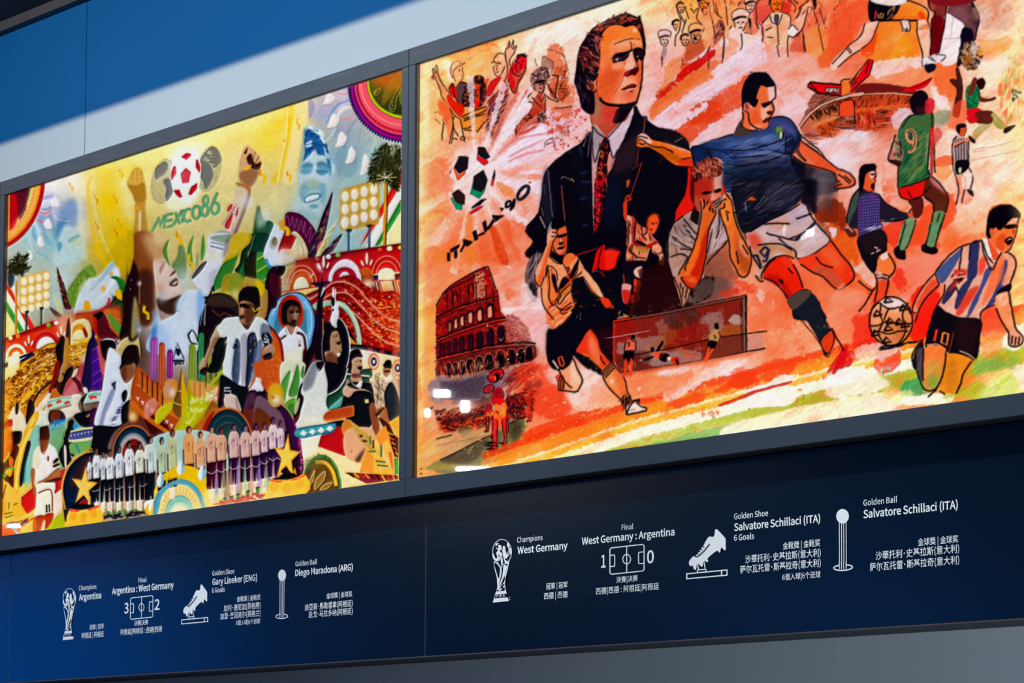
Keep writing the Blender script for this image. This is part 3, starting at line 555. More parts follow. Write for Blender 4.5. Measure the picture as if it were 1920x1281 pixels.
for x,c in [(1350,'181848'),(1385,'181848'),(1408,'c81c1c'),(1560,'181848'),(1590,'c81c1c'),(1625,'c81c1c')]: P([(x,170),(x+14,168),(x+60,345),(x+46,345)],c,1,0)
P('1345,105 1410,100 1400,160 1345,165','1a1a48',1,0);P('1590,90 1650,85 1650,150 1600,155','6a1030',1,0);L('1340,170 1500,160 1650,155',2,'c82018');E(1495,90,98,72,'fbeecb');P('1400,95 1590,90 1590,155 1400,162','fbeecb',1,0)
E(1240,160,100,140,'c05a24',0,.95,1);P('1140,120 1340,110 1340,180 1140,190','8a4028',.6,blur=2);E(1290,215,60,55,'fbe6cc',0,.9,4)
arcs(1020,150,[(190,200,'eadfe4'),(140,140,'a8102c'),(70,90,'eadfe4')])
arcs(520,290,[(135,180,'c85024')]);
for r in ((180,290),(140,230)): L([tuple(v) for v in ell(525,280,*r,0,24,175,365)],1.4,'f0a080',.85)
arcs(522,250,[(90,130,'f0e8c8')])
P('280,300 720,235 740,300 610,360 270,360','e8cc80',1,0);L('285,300 720,232',2,'c82018');P('570,330 720,260 720,330 600,360','7a1828',1,0)
P('620,190 850,170 850,230 700,240','2a1230',.95,0)
# curving crowd tiers
P('730,290 860,180 980,120 1130,110 1300,260 1400,300 1650,340 1650,980 1200,900 1060,780 960,640 780,600 650,560 600,440','8a0f12',1)
P('1300,300 1650,340 1650,960 1350,900 1250,700','d8280c',.55,blur=9)
dabs('740,320 880,190 1120,110 1330,270 1650,340 1650,960 1230,880 1060,720 900,540 660,560 640,450',900,9,4,['5a080c','c81c14','e8482a','3a0408','a01018','f07040','700a10'],15,40,24,.8)
dabs('1300,380 1650,400 1650,900 1330,860',160,8,4,['f8a040','ffd070','f06020','ff8030'],15,40,25,.8)
for s in ['620,385 740,300 830,225 900,185 1010,180 1150,240 1250,350 1380,490 1500,590 1650,635','780,370 860,320 960,300 1070,320 1200,450 1330,590 1470,700 1650,765','1010,460 1130,540 1250,660 1370,780 1500,870 1650,920']:
    L(s,5,'f0886a',.35,blur=1.5);L(s,2.6,'f2a48c',.95)
for s in ['900,60 1010,110','860,250 960,240 1100,300','1180,300 1300,430 1450,560 1650,700','1150,420 1300,560 1500,740 1650,830']: L(s,1.4,'c04030',.7)
for x,y in [(1030,275),(1225,400),(1370,410),(1530,350),(1180,540),(1070,420),(1530,810),(1235,480),(1310,570),(1385,640),(1300,715)]: E(x,y,10,14,'ffe0d0',0,.9,.8)
P('650,440 760,400 900,390 1030,430 1130,560 1190,700 1215,900 1190,950 1155,930 1150,760 1090,600 1000,490 900,450 760,470 680,500','a8c4a8',1); L('960,430 1070,500 1150,640 1195,800 1200,930',3,'e4eedc',.8);L('980,470 1090,600 1150,780',2,'5a7a54',.7)
P('1030,720 1150,840 1160,900 1080,900','e89c30',.98);P('1000,640 1150,850 1140,870 1030,740','141018',.98)
P('1080,890 1220,900 1650,990 1650,1040 1230,955 1080,950','191420',1,0)
for x in (1290,1430,1565): 
    for k in range(5): L([(x+k*11,930+(x-1290)*.16),(x-6+k*11,985+(x-1290)*.16)],1.1,'c8283c',sm=0)
P('1080,950 1230,955 1650,1040 1650,1290 1200,1290 1060,1180','f5ddb0',1,0);P('1080,950 1230,955 1400,1000 1250,1100','efe4dc',.8,blur=3)
for x,y,sx in [(1352,1093,66),(1625,1165,66)]:
    for r,c in [(1,'e88a5c'),(.78,'f4b58a'),(.62,'e8dcd4'),(.5,'241a50'),(.25,'efe6e0')]: E(x,y,sx*r,100*r,c)
P('1010,1200 1300,1195 1320,1290 1000,1290','26423a',.9,0)
# figure group right of centre: oval portrait player
P('0,160 120,140 170,40 210,0 330,0 330,60 280,100 280,330 240,400 200,500 140,620 60,560 0,300','221018',.97);P('170,100 280,110 290,350 220,380 150,300 120,220','521820',.9,blur=1)
dabs('170,120 280,120 280,340 180,340',40,12,3,['70202c','3a1018','802838'],20,60,26,.7);P('200,20 320,0 330,60 290,110 220,90','131014')
P('0,0 170,0 190,90 120,180 60,230 0,160','4c8c34',.97);L('0,90 130,0',2,'c8d040');L('60,180 180,90',2,'c8d040');P('60,180 90,90 105,100 80,180','2a6a2a');P('0,150 60,160 100,260 60,340 0,260','e3bf1c',.97);P('70,210 130,300 140,440 100,600 0,620 0,360 60,340','c59a5c',.98)
P('130,640 180,470 290,340 430,295 560,330 650,460 685,620 660,800 590,970 560,1000 300,1000 240,780','101c2c');P('140,640 190,480 295,350 430,305 550,340 640,460 675,620 650,800 580,960 300,960 240,760','6fb0d8');L('190,560 240,450 330,370',2,'c8e4f0');L('560,400 630,520 640,680 610,830',1.8,'d8ecf4',.9)
P('215,720 230,600 300,480 550,480 585,640 560,800 300,800','3f7f8f',.9,blur=1)
P(ell(402,540,148,215),'c22c1e',1,0)
P('250,790 340,690 460,680 560,760 590,860 590,1000 545,1050 540,1290 310,1290 320,1000 290,850','ecebf0',1);P('320,1000 590,960 560,1290 310,1290','eeeacb',.8,blur=5)
P('340,690 470,690 440,780 410,800 360,770','b07a62',1);L('340,690 380,770 410,800 440,760 465,690',3,'f6f6fa');L('250,860 350,790',3,'5a2a34');L('470,760 550,800 575,960',4.5,'4a2430')
P('300,540 320,440 380,385 460,395 510,470 520,540 490,580 480,500 440,470 380,500 360,640 330,665 300,620','1b1013',1);P('370,500 420,460 490,500 490,560 470,640 430,690 380,650 350,600','5c2c22',1,blur=.6);P('400,520 440,510 440,540 400,545','1c0f0e');P('460,515 490,515 490,535 460,540','1c0f0e');P('440,520 470,560 455,590 435,580','8a5440',.9);P('425,625 470,615 465,640 430,645','2a1210');P('400,650 470,640 430,700','2a1614',.8,blur=1)
E(505,875,16,40,'c87a70',0,.5,.5);P('490,895 520,895 518,920 490,918','8a2430',.9,0);P('545,960 590,960 590,1100 560,1180 540,1120','5a1420')
P('150,690 200,740 280,880 310,1000 320,1290 0,1290 0,1000 60,900 130,900','cf5a20',1);P('0,1060 280,1000 300,1290 0,1290','e07a2c',.6,blur=8);L('150,690 210,740 280,860 305,1000 318,1200',4,'7a1418');dabs('40,1050 260,1020 290,1270 20,1280',40,26,4,['f09a50','c85018','e88038'],20,60,27,.35)
for x in range(3): P([(350+x*65,1290),(400+x*65,1170-x*30),(410+x*65,1290)],'4a8a3c',.95)
for x,y in ((370,1150),(430,1165),(515,1160)): L([(x,y-40),(x-12,y+10),(x,y+30),(x+14,y+8),(x,y-40)],.9,'6a9a60',.8)
# tall silhouette with raised arm
P('760,110 780,230 800,300 770,380 770,600 780,800 790,1000 760,1100 720,1180 690,1100 670,1000 600,1220 560,1290 560,1000 600,960 660,800 690,560 710,380 720,260 750,200','1b0f1c',1);P('770,240 795,260 760,330 740,350','e4dce8',.9);L('770,600 770,780',2.5,'b8804a',.9);P('690,560 720,500 720,700 690,760','2c1c3c',.7,blur=1)
P(ell(920,930,165,350),'f0ecec',1,0);P(ell(915,930,155,342),'110e1a',1,0)
P('880,240 895,250 900,340 905,260 920,270 920,420 950,400 960,420 950,460 955,560 930,640 930,700 890,700 850,620 870,520 865,400 870,350','ece6e6',1);P('865,360 895,360 905,410 890,460 870,440','181018');P('890,480 890,510 870,510','222')
P('780,660 830,640 900,700 950,720 960,800 930,790 880,900 850,1000 800,990 790,800','140e14',1);P('870,760 930,740 960,800 990,960 950,990 965,1010 930,1060 940,1150 900,1200 850,1150 800,1050 790,980 850,960 850,850','b48a68',1,blur=.5);P('850,980 930,1040 930,1150 870,1180 800,1060','6a3a2a',.85,blur=2);P('920,880 970,860 960,900','1c0e0c');P('930,1000 975,990 950,1040','f6f0ec');L('880,790 920,810 930,770',1.2,'3a2018');P('800,1150 940,1160 1000,1290 800,1290','15121e')
P('1080,1000 1110,960 1180,950 1210,1000 1220,1040 1150,1040 1110,1080 1090,1180 1060,1160','151014',1);P('1110,1060 1200,1040 1215,1100 1215,1180 1190,1250 1150,1290 1100,1230 1090,1130','c59a7c',1,blur=.5);P('1130,1095 1165,1085 1160,1110','180c0a');P('1185,1080 1210,1080 1205,1100','180c0a');P('1170,1160 1215,1150 1210,1210 1180,1200','1c1010')
P('1470,1130 1490,1080 1540,1075 1555,1120 1530,1130','171012',1);P('1470,1130 1550,1120 1545,1200 1510,1270 1480,1230','a87c60',1);P('1475,1150 1540,1140 1540,1165 1480,1170','2c1612',.8,blur=.6);P('1500,1210 1530,1205 1510,1240','f0e4d8')
# ---- central tall head and shirt
tile(240,440,5.821)
P('65,0 280,0 290,240 300,470 290,700 310,880 260,980 190,1010 130,960 100,760 120,560 60,320','8a4a24',.95,blur=2)
P('120,420 270,420 285,640 280,900 200,1005 135,950 110,760','40201a',.85,blur=4); P('180,0 420,0 440,120 400,260 300,280 230,200','e9c896',.75,blur=7)
P('0,300 70,300 130,480 100,900 120,1110 0,1110','250e12',.95,blur=1.5);P('0,0 62,0 60,280 0,440','d0ab08',.95,blur=1);P('70,700 110,760 130,960 90,1110 40,1110','a89a5a',.9,blur=1.5);P('90,890 140,1000 130,1110 90,1080','8a94a0',.8,blur=2)
L('130,520 130,760',1.6,'f0d0b8',.6,blur=.8);E(130,540,18,28,'f8e8dc',0,.95,2);E(130,1050,16,26,'f4ece0',0,.8,2);E(40,500,7,7,'c0c8f0');E(30,600,6,6,'c0c8f0')
L('185,780 180,840 220,870 225,935',6,'f2bf1a')
# leaves behind
P('380,200 410,110 450,55 430,160 440,260 465,350 430,300','3f8f38',.97);P('480,350 540,240 560,110 600,110 640,240 640,440 600,500 520,440','6d8a5a',.9,blur=1);P('720,10 700,160 715,360 650,300 660,140','4f8f48',.9);P('830,0 845,200 800,290 805,120','3f8f44',.9);P('765,180 780,300 740,360','8aa080',.8);L('535,0 545,40',5,'e59a20');L('550,30 585,70 570,120',6.5,'f2bf20');L('670,220 670,300 710,330 700,385',5.5,'f0bc20')
E(620,520,110,130,'d5dfe4',0,.7,9)
# raised sleeve and forearm
P('900,0 1150,0 1130,130 1050,260 1000,400 960,560 900,640 850,700 800,640 700,480 760,420 840,280 870,160','e2e2ea',1,blur=.8);P('910,30 1000,10 1150,0 1130,70 1050,100 920,60','8a9c88',.85,blur=1);dotline('920,90 1060,120',10,1,'30405a');dotline('910,130 1040,165',10,1.1,'30405a');P('1080,60 1150,0 1120,150 1040,260 1060,120','7a5a5c',.6,blur=2);P('850,200 1000,170 1010,280 860,290','e5ddb8',.6,blur=3)
P('700,470 780,350 850,295 860,310 800,400 720,480','4a4450',.95);P('900,430 960,380 980,420 940,540 880,620','b0a8b8',.6,blur=3);P('930,560 970,560 930,650 850,710 810,680 880,670','1c1c28',.95)
# leaves right
P('1235,140 1180,220 1060,300 980,430 940,540 960,610 1040,560 1150,400','3a7f33',1);P('1340,100 1250,180 1220,320 1170,400 1250,420 1300,240','183826',1);P('1400,190 1300,260 1230,380 1220,470 1280,490 1400,260','276b3c',1);P('1340,0 1540,0 1480,200 1400,200 1320,260 1330,100','163c30',1);P('1150,0 1350,0 1330,100 1250,170 1170,250 1060,290 1090,200','d2b12c',.9,blur=1)
P('1280,260 1410,200 1410,480 1290,480','241f14',.95,blur=1);P('1410,220 1480,210 1560,380 1560,440 1500,580 1410,480','3e8a38',1);L('1410,280 1480,235',2.5,'c8cc40');L('1410,410 1520,340',2.5,'c8cc40');L('1480,510 1560,440',2.5,'c8cc40');L('1390,0 1310,250',.9,'b0c8b0')
P('1480,200 1560,0 1630,0 1630,330 1520,300','dfe2ea',1);E(1605,80,30,50,'8a6a34',0,.9);E(1590,110,40,60,'8a8878',0,.5,1);L('1510,270 1550,350 1630,370',5,'3d94cf')
P('1020,560 1060,450 1180,420 1260,480 1270,640 1200,780 1120,790 1020,680','b08c20',.85);P('1120,440 1260,480 1200,600 1110,660','7a9a30',.7,blur=3);E(1190,660,60,60,'ece4b8',0,.7,5);P('1270,500 1360,480 1480,520 1530,640 1520,860 1480,930 1400,930','b58a4c',1);P('1270,500 1400,490 1500,560 1500,620 1400,600','c0a838',.8,blur=3);P('1400,500 1490,560 1470,680 1430,640','e8c418',.9,blur=1)
P('1540,400 1630,380 1630,760 1560,820 1530,900 1540,640 1500,580','280f1c',1);P('1550,440 1630,460 1630,700 1560,620','4a1024',.9)
for k in range(8): P([(915+k*26,655),(925+k*26,615+k%2*8),(940+k*26,655)],'d8d850',.9)
# face of the shouting man (profile up)
P('280,300 340,262 400,270 440,330 500,380 540,440 560,560 600,620 590,680 520,860 500,900 430,880 330,820 310,640 290,480','e6cdbd',1,blur=.8)
P('290,120 390,150 380,260 300,290','c08050',.7,blur=6);P('320,700 420,720 600,660 560,760 520,870 440,880 340,820','2c1610',.9,blur=1.5);P('320,640 380,600 440,660 420,740 340,740','b9b4b8',.6,blur=4);E(350,580,50,40,'cf7a5a',0,.5,5)
P('360,350 410,310 400,350 370,420 350,430','b07a6c',.8,blur=1);P('455,460 510,395 520,420 480,450','7a3028',.9);P('455,560 470,520 530,480 550,510 540,560 500,570','5a2a24',.85,blur=.7);P('490,545 505,526 538,508 535,530 508,550','f0e8e8',.9,blur=.4);P('350,300 410,290 400,330','c89a88',.6,blur=1)
P('330,830 440,880 520,880 540,1000 440,1010 380,960','a8887c',.9,blur=1);P('500,960 530,970 520,1010','403030',.8)
P('270,1000 400,930 520,860 560,720 640,620 740,600 800,640 840,720 830,860 780,1000 770,1290 240,1290 250,1060','dbe2ee',1,blur=1);P('530,740 640,640 600,760 540,860','b8cfe8',.8,blur=3);P('780,600 840,700 820,860 790,980 760,900 760,700','7fb2e0',.85,blur=3);P('250,1060 290,980 330,1010 320,1290 240,1290','3f78b8',.85,blur=3);P('340,1000 440,1040 460,1290 330,1290','a9c8ea',.7,blur=4);L('520,830 560,840',1.6,'3c78a8');P('270,860 310,820 330,960 280,1020','8fb0d0',.7,blur=3)
L('700,1050 660,1100 700,1190 750,1150 700,1050',2.2,'222c44')
# dark drum, beads
P('770,1110 780,960 830,800 870,680 1000,640 1120,680 1210,780 1230,900 1000,980 940,1060 830,1290 780,1290','1c1018',1);P('870,700 960,650 1120,670 1200,780 1000,800 880,780','3a2c24',.9,blur=1);dotline('930,830 1000,890 1060,860 1140,900',16,1,'c8582c');L('850,760 840,920 840,1040',3,'b8bccc',.8,blur=.8);L('790,1000 830,800 860,760',1.3,'b8bccc')
for k in range(4): L([(860,690+k*26),(1000,660+k*28),(1200,800+k*20)],.8,'5a4c40',.8)
# capsules
tile(220,620,6.1)
P('930,0 1060,0 1040,300 960,560 920,600','1c1418',.95);P('900,600 1180,400 1200,560 1120,640','8a8a2c',.9)
P('230,430 330,490 420,560 520,640 520,760 640,900 730,1000 720,1100 600,1200 480,1130 380,980 200,800 160,700','b8501c',1);P('250,880 420,1220 600,1180 420,1050 300,960','4a1418',1);P('300,960 520,1010 600,1160 440,1220','401014',1)
P('220,620 380,760 500,880 620,980 730,1010 730,920 600,840 480,760 300,640','e07c28',.97);P('160,800 250,870 400,1010 520,1100 600,1160 580,1190 420,1090 250,960 160,850','d86c20',.97)
for k in range(5): P([(245+k*58,480+k*44),(300+k*58,520+k*44),(295+k*58,640+k*60),(245+k*58,600+k*60)],'d06824',.95,0); L([(290+k*58,480+k*40),(290+k*58,680+k*48)],2.2,'2a1a28',sm=0)
for k in range(9): P([(215+k*55,760+k*44),(240+k*55,820+k*44),(262+k*55,770+k*44)],'f0d4cc',.95,0);P([(215+k*55,760+k*44),(190+k*55,800+k*44),(235+k*55,820+k*44)],'c0402c',.8,0)
P('330,830 420,780 470,850 420,950 340,1010 310,930','e89c94',.75,blur=1);P('430,1020 470,900 600,820 650,800 630,900 500,1060 450,1070','cfc820',.97)
P('520,680 560,580 640,560 690,600 690,700 650,800 560,820','dd9440',.92,blur=.6);P('560,600 620,640 620,760 560,740','c8a0c8',.5,blur=3);E(640,720,36,50,'f8ead8',0,.8,3)
def caps(x0,y0,x1,y1,w,c,c2): 
    L([(x0,y0),(x1,y1)],w,c,sm=0);E(x0,y0,w*3.05,w*3.6,c);E(x1,y1,w*3.05,w*3,c);L([(x0-w*1.3,y0),(x1-w*1.3,y1)],1.2,c2,.8,sm=0);L([(x0+w*1.3,y0),(x1+w*1.3,y1)],1.2,c2,.8,sm=0)
caps(428,120,415,540,12.5,'a8489c','d890cc');caps(515,180,510,620,11.5,'c04a24','e89060');caps(608,260,605,520,11,'902080','c860b0');caps(865,195,850,660,13,'7f9430','b8c858');caps(965,70,955,560,11.5,'2f7f4c','68b07c')
P('385,480 470,440 470,570 400,580','7a5a80',.5,blur=3)
P('740,410 770,600 800,700 800,1010 730,1020 735,700','e2ae14',1,0);P('735,640 740,420 700,640 690,760 730,760','7a5018',.97);P('690,700 730,720 735,990 660,960 640,860','7a5420',1);L('700,690 735,700',2.2,'f0c868');L('650,830 735,860',2.2,'f0c868')
P('640,330 690,140 770,330','c6d6e8',1,0);L('645,325 690,145 768,330',2,'20283c',sm=0);P('680,210 730,230 710,290 680,270','161c28');L('640,350 770,350',3.6,'20283c',sm=0);dabs('650,370 770,365 770,395 650,395',14,7,4,['20283c'],80,20,2)
P('820,60 860,0 900,60 930,140 920,240 880,150','e6e6ec',.95);L('820,60 855,0 900,50 925,130',2,'222c40');L('820,60 850,140 920,160',2,'222c40')
P('800,700 830,560 900,600 1080,620 1160,640 1080,820 960,1060 880,1120 660,1150 730,1000 800,900','b8a020',1);P('800,740 1000,800 1080,820 1000,980 880,1120 700,1140 760,980','c4c41c',.9,blur=2);P('830,580 1000,600 1170,680 1150,860 1000,800 880,740','dfa45c',.85,blur=1);dabs('820,800 1060,720 1000,900 780,1120',60,10,6,['e8e480','f4f0c0','d8dc50'],-45,20,28,.6);dabs('1020,700 1150,660 1160,800 1040,800',26,9,5,['f6e4c8'],-45,30,29,.8)
P('1080,820 1160,880 1200,1000 980,1120 860,1130 960,1040','9a6224',1);P('1000,960 1180,880 1200,960 1000,1150 880,1130','c8702c',.8,blur=3)
for k in range(5): P([(1040+k*58,230+(k-1)*12),(1090+k*58,225),(1080+k*52,470),(1020+k*58,520)],'9cb02c',.95,0); L([(1045+k*52,260),(1015+k*58,580-k*20)],2.2,'16303a',sm=0)
P('1220,430 1220,480 1080,640 1040,640','b8c030',.97,0)
for x,y0,y1,c in [(890,590,760,'d04a2c'),(950,560,760,'c84c30'),(1015,470,660,'303840'),(825,730,900,'5a8a30')]: L([(x,y0),(x,y1)],2,c,.8,sm=0)
P('1150,700 1170,680 1180,780 1155,860','c85a58')
# right background of centre player
P('1560,420 1708,100 1708,760 1600,640 1560,560','d8682c',1);P('1620,440 1708,340 1708,640 1660,640','e08a3c',.6,blur=3);P('1530,560 1560,510 1620,540 1670,640 1680,700 1490,690','e6e2e6',1)
P('1420,960 1460,760 1520,690 1640,690 1708,700 1708,1290 1500,1290 1520,1080','3a1c30',1);P('1450,860 1540,720 1708,740 1708,860 1600,820 1480,900','5a3448',.8,blur=1);P('1440,930 1560,900 1708,960 1708,1290 1540,1290 1520,1120','6e2c1c',1,blur=1)
# central running player
P('1150,30 1280,20 1300,0 1600,0 1650,60 1600,300 1560,480 1520,640 1440,640 1330,600 1240,530 1220,400 1250,200 1240,80 1160,80','e2e5ec',1)
P('1330,480 1350,220 1400,240 1410,420 1430,640 1370,600','20304a',.9,blur=1);P('1480,60 1540,100 1520,400 1500,640 1440,640 1470,380','1b2438',.92,blur=.8);P('1410,130 1470,80 1480,400 1440,600 1410,480','b4a8b4',.7,blur=2);P('1250,100 1330,240 1340,560 1240,520 1225,400','eff0f4',.8,blur=3);P('1600,60 1650,40 1660,200 1590,340 1560,300','4a5470',.8,blur=1.5)
P('1325,205 1360,110 1385,190 1400,205','26283c',1,0);P('1550,115 1600,110 1590,215 1545,210','1a1a22',1,0);E(1450,145,14,30,'8a6a50');P('1560,130 1590,130 1585,200 1555,200','6a5a40',.8,0)
P('1150,20 1100,60 1050,180 1020,300 970,330 940,430 960,490 1010,480 1040,400 1060,300 1110,190 1160,80','c8a482',1,blur=.5);P('1010,350 1040,330 1030,480 990,500 950,460 1000,440','18100e',.95);P('1000,480 1040,480 1030,510','e8dcb0',.8);P('1050,180 1160,80 1260,80 1180,240 1100,360 1090,300 1110,200','171a1c',1)
P('1220,520 1340,600 1500,640 1480,760 1430,910 1400,900 1360,740 1290,700 1230,760 1220,850 1170,880 1160,860 1190,720 1180,640','16181e',1);P('1215,660 1300,650 1320,700 1280,750 1240,740 1230,700','dfe4ee',1);P('1220,780 1300,720 1360,740 1420,900 1400,920 1280,880 1230,850','e4cfbf',1,blur=.6);P('1300,720 1350,730 1420,900 1390,900','f0ece8',.6,blur=2);P('1180,870 1210,840 1215,860','e8e8ec')
tile(240,440,5.821)
P('1360,920 1420,900 1520,960 1540,1060 1500,1120 1480,1290 1420,1290 1090,1290 1100,1110 1000,1130 980,1060 1000,980 1120,920 1220,910','e4e5de',1,blur=.4);P('1090,1100 1130,1000 1180,1040 1200,1290 1090,1290','f0f2f4',.7,blur=2);P('1200,1060 1240,1290 1190,1290','35405a',.8,blur=1);P('1330,1080 1450,1040 1440,1290 1300,1290','2c3448',.7,blur=2)
P('1360,920 1240,960 1260,1040 1330,1060 1380,1010','4a2c26',1,blur=.6)
P('1215,760 1225,650 1270,590 1370,570 1430,610 1445,780 1400,880 1370,860 1370,800 1300,760 1240,750','171012',1);P('1220,740 1300,750 1370,790 1380,880 1360,960 1310,990 1240,980 1215,920 1215,830','9a6444',1,blur=.5);P('1225,770 1330,770 1360,830 1340,960 1280,900 1230,860','6a3c28',.6,blur=2);P('1220,770 1330,770 1320,800 1240,800','1c1010',.95);P('1225,905 1270,905 1270,930 1235,930','1e0e0c');P('1240,810 1260,860 1235,870','c89068',.9);P('1240,980 1280,985 1310,1000 1360,940 1340,1040 1270,1030','3a1c18',.9)
P('1365,800 1400,820 1440,790 1430,830 1370,850','f0c018');P('1465,1180 1500,1090 1550,1110 1570,1160 1540,1210 1470,1230','1c2030',1);dabs('1480,1100 1540,1110 1560,1160 1500,1180',12,9,4,['e8ecf4'],30,40,3);P('1490,1250 1540,1220 1600,1230 1600,1290 1490,1290','c8a488',.9)
tile(480,500,6.1)
P('80,820 130,780 180,860 180,900 100,930','1b2030');dabs('90,820 150,790 170,870 110,900',12,10,4,['e6ecf4'],-20,40,30);P('90,960 180,890 210,950 200,1030 120,1080 80,1050','c09a80',1);P('90,1050 200,970 200,1040 120,1080','1a1216');P('0,820 40,780 60,900 20,1060 0,1100','223048')
# ---- central runner and the oval portrait, redrawn over the joins
tile(270,507,3.355)
P('440,560 530,450 545,520 505,560 470,640 400,640','121418',1);P('465,385 410,480 375,570 350,600 352,640 375,655 392,650 395,600 425,520 470,430 495,420','c9a683',1);P('440,430 400,520 385,600 395,600 430,510 475,430','8a5e40',.6,blur=.8);P('352,635 392,610 398,655 370,662','1a1210',.9)
P('655,560 760,480 790,560 700,700 660,740','cf5a24',1,blur=.6)
P('470,385 500,310 560,295 605,300 650,378 695,300 750,305 785,340 800,400 812,440 765,470 742,500 735,560 700,650 660,740 600,725 555,690 505,660 500,600 510,540 520,470 530,420 495,425',lin('dfe3dc','eef0f4',600,300,560,700),1)
P('582,430 608,470 606,620 592,722 556,680 562,560 574,480','2a3852',.85,blur=.8);P('612,430 650,420 648,640 622,732 608,620','a59cac',.75,blur=.8);P('655,420 702,400 714,520 684,640 656,740 640,722 650,560','1a2336',.95,blur=.5);P('706,470 745,440 738,560 702,640 668,725 692,560','56638a',.8,blur=.7);P('742,340 786,350 800,400 762,440 735,420','3a4660',.6,blur=1.2)
dabs('500,320 640,400 600,700 510,650',16,9,1.6,['b4bcc8','c8ccd4','8e98aa'],70,18,201,.7);dabs('660,400 780,340 720,600 650,700',26,9,1.5,['0e1420','8a94b0','d8dce4'],-75,14,202,.8)
L('562,494 577,446 600,494 562,494',1.3,'20283c',sm=0);P('568,490 577,462 590,490','20283c');P('688,444 714,440 710,492 686,490','15151c',1,0);P('694,450 707,448 704,484 693,482','7a6a40',.8,0)
L('603,302 625,350 650,380 680,350 692,302',1.8,'f4f4f6');P('606,300 690,290 676,340 650,374 622,344','4a2a22',1)
P('745,402 788,398 812,446 770,478 748,450','1a2030',1);dabs('752,408 786,404 802,446 768,468',9,9,3.4,['e8ecf2'],30,50,203);P('750,508 798,462 822,510 806,552 764,570','b88e74',1);P('752,540 800,520 806,552 766,572','1a1214',.9);L('760,500 790,480',1.4,'e0bca0',.8)
P('490,662 600,725 655,740 645,810 622,872 592,800 540,780 505,800 500,855 468,862 478,760','14161b',1);L('545,742 510,742 508,762 548,760 545,785 506,784',2.6,'e8ecf4',sm=0);P('505,800 560,780 592,830 608,896 530,896','dec6b8',1,blur=.4);P('575,800 592,830 608,896 590,896','9a7060',.6,blur=.8)
P('601,196 640,180 690,205 700,262 690,318 652,346 616,332 601,292','9c6848',1,blur=.3);P('650,220 700,215 696,300 655,345 640,300','4c2a20',.75,blur=1.4);P('606,216 640,212 668,232 664,244 610,236','180e0c',.95,blur=.3);P('616,234 630,246 628,276 610,278','d6a27a',.85,blur=.4);P('606,200 640,196 640,208 608,210','c08a64',.7,blur=.4);P('605,291 636,289 632,306 610,309','220f0d');P('608,310 634,308 630,330 616,330','b88260',.7,blur=.5);L('612,298 630,297',.7,'e8d8c8',.8)
P('599,205 600,150 630,112 672,104 716,130 730,182 722,246 704,262 694,215 650,196 618,194','161012',1);L('686,238 700,262 722,236',2.2,'ecbc18')
P('868,250 884,202 930,188 974,204 992,244 986,275 972,300 905,340 878,342 866,300','15100f',1);P('905,250 934,226 974,238 981,300 962,348 932,352 906,322','6e4636',1,blur=.3);P('944,262 974,258 972,300 956,325 944,310','b58a6c',.8,blur=.6);P('918,260 946,257 944,270 920,272','170d0b');P('956,258 978,258 976,268 958,270','170d0b');P('932,316 960,316 954,330 934,328','2c1410');P('905,330 960,335 950,356 915,352','241210',.8,blur=.8);dabs('870,210 980,200 970,240 900,260 880,330',24,7,2,['2c1e1a','0a0606'],60,50,204,.9)
# ---- row of discs and bottom centre
tile(220,620,6.1)
for cx,cy,k in [(1270,1290,1.),(190,1430,1.)]:
    for r,c in [(285,'d8722c'),(270,'18323c'),(225,'2c5058'),(215,'1c3a40'),(170,'2f5a5c'),(160,'2a3c3c'),(110,'1f4a44')] if cx>1000 else [(245,'d8722c'),(232,'142c44'),(180,'7d7f84'),(160,'b8b0a8'),(130,'8a1a1c'),(80,'501818')]:
        P(np.concatenate([ell(cx,cy+(0 if cx>1000 else 0),r,r*1.42,0,30,180,360),[(cx+r,cy+120),(cx-r,cy+120)]]),c,1,0)
P('980,1140 1040,1000 1120,920 1060,1060 1020,1150','a81c18',.9);P('420,1225 540,1180 700,1150 860,1140 1000,1150 1100,1180 1180,1290 420,1290','b8cfc0',1)
tile(280,770,6)
P('40,340 200,250 420,220 640,240 780,290 860,420 860,700 60,700','b9d2c4',1,blur=.5);P('100,320 300,300 380,500 160,640','9cc0d8',.45,blur=8)

# purple arch behind star
tile(480,680,5.336)
P('0,280 100,290 220,400 330,500 420,680 455,850 470,1110 300,1140 0,1100','2a1228',1);P('0,360 120,380 260,520 300,640 280,700 0,700','7a5a68',.95,blur=1);P('0,470 100,500 180,600 180,700 0,720','6c3418',.95,blur=1);P('240,450 330,520 400,640 445,800 440,840 360,840 320,640','3c1440',1);dabs('380,560 440,720 465,1000 470,1110 450,1100 430,800',60,7,4,['c02880','7a1850','e04898'],60,60,31,.85);P('0,920 240,960 220,1160 0,1180','a884b0',.8)
P('0,150 60,180 80,280 40,290 0,280','e8e6ea',1);P('0,0 260,0 250,260 180,260 120,300 60,220 60,160 0,140','cf5a24',1,blur=.5);dabs('40,20 240,20 230,240 90,260',24,30,4,['e08a48','c04a18'],30,60,32,.4)
P('260,0 480,0 490,100 440,240 420,400 300,420 250,260','e4e4c6',1);P('250,260 270,180 350,80 310,300 290,400','5a9a44',.97);P('330,330 370,180 420,20 440,180 410,330','4a8c3c',.97);P('450,130 480,30 480,160','4f9048');P('290,420 350,370 400,370 400,600 370,540 320,480','6fae3c',1);P('320,440 380,410 390,560 350,500','4a7a3c',.9)
E(200,330,82,122,'d09a2c',0,.9);E(205,300,60,85,'e8c020',0,.6,3);E(205,380,46,52,'efe6dc',0,.85,4);L('170,340 185,370',5,'b04a20',.6)
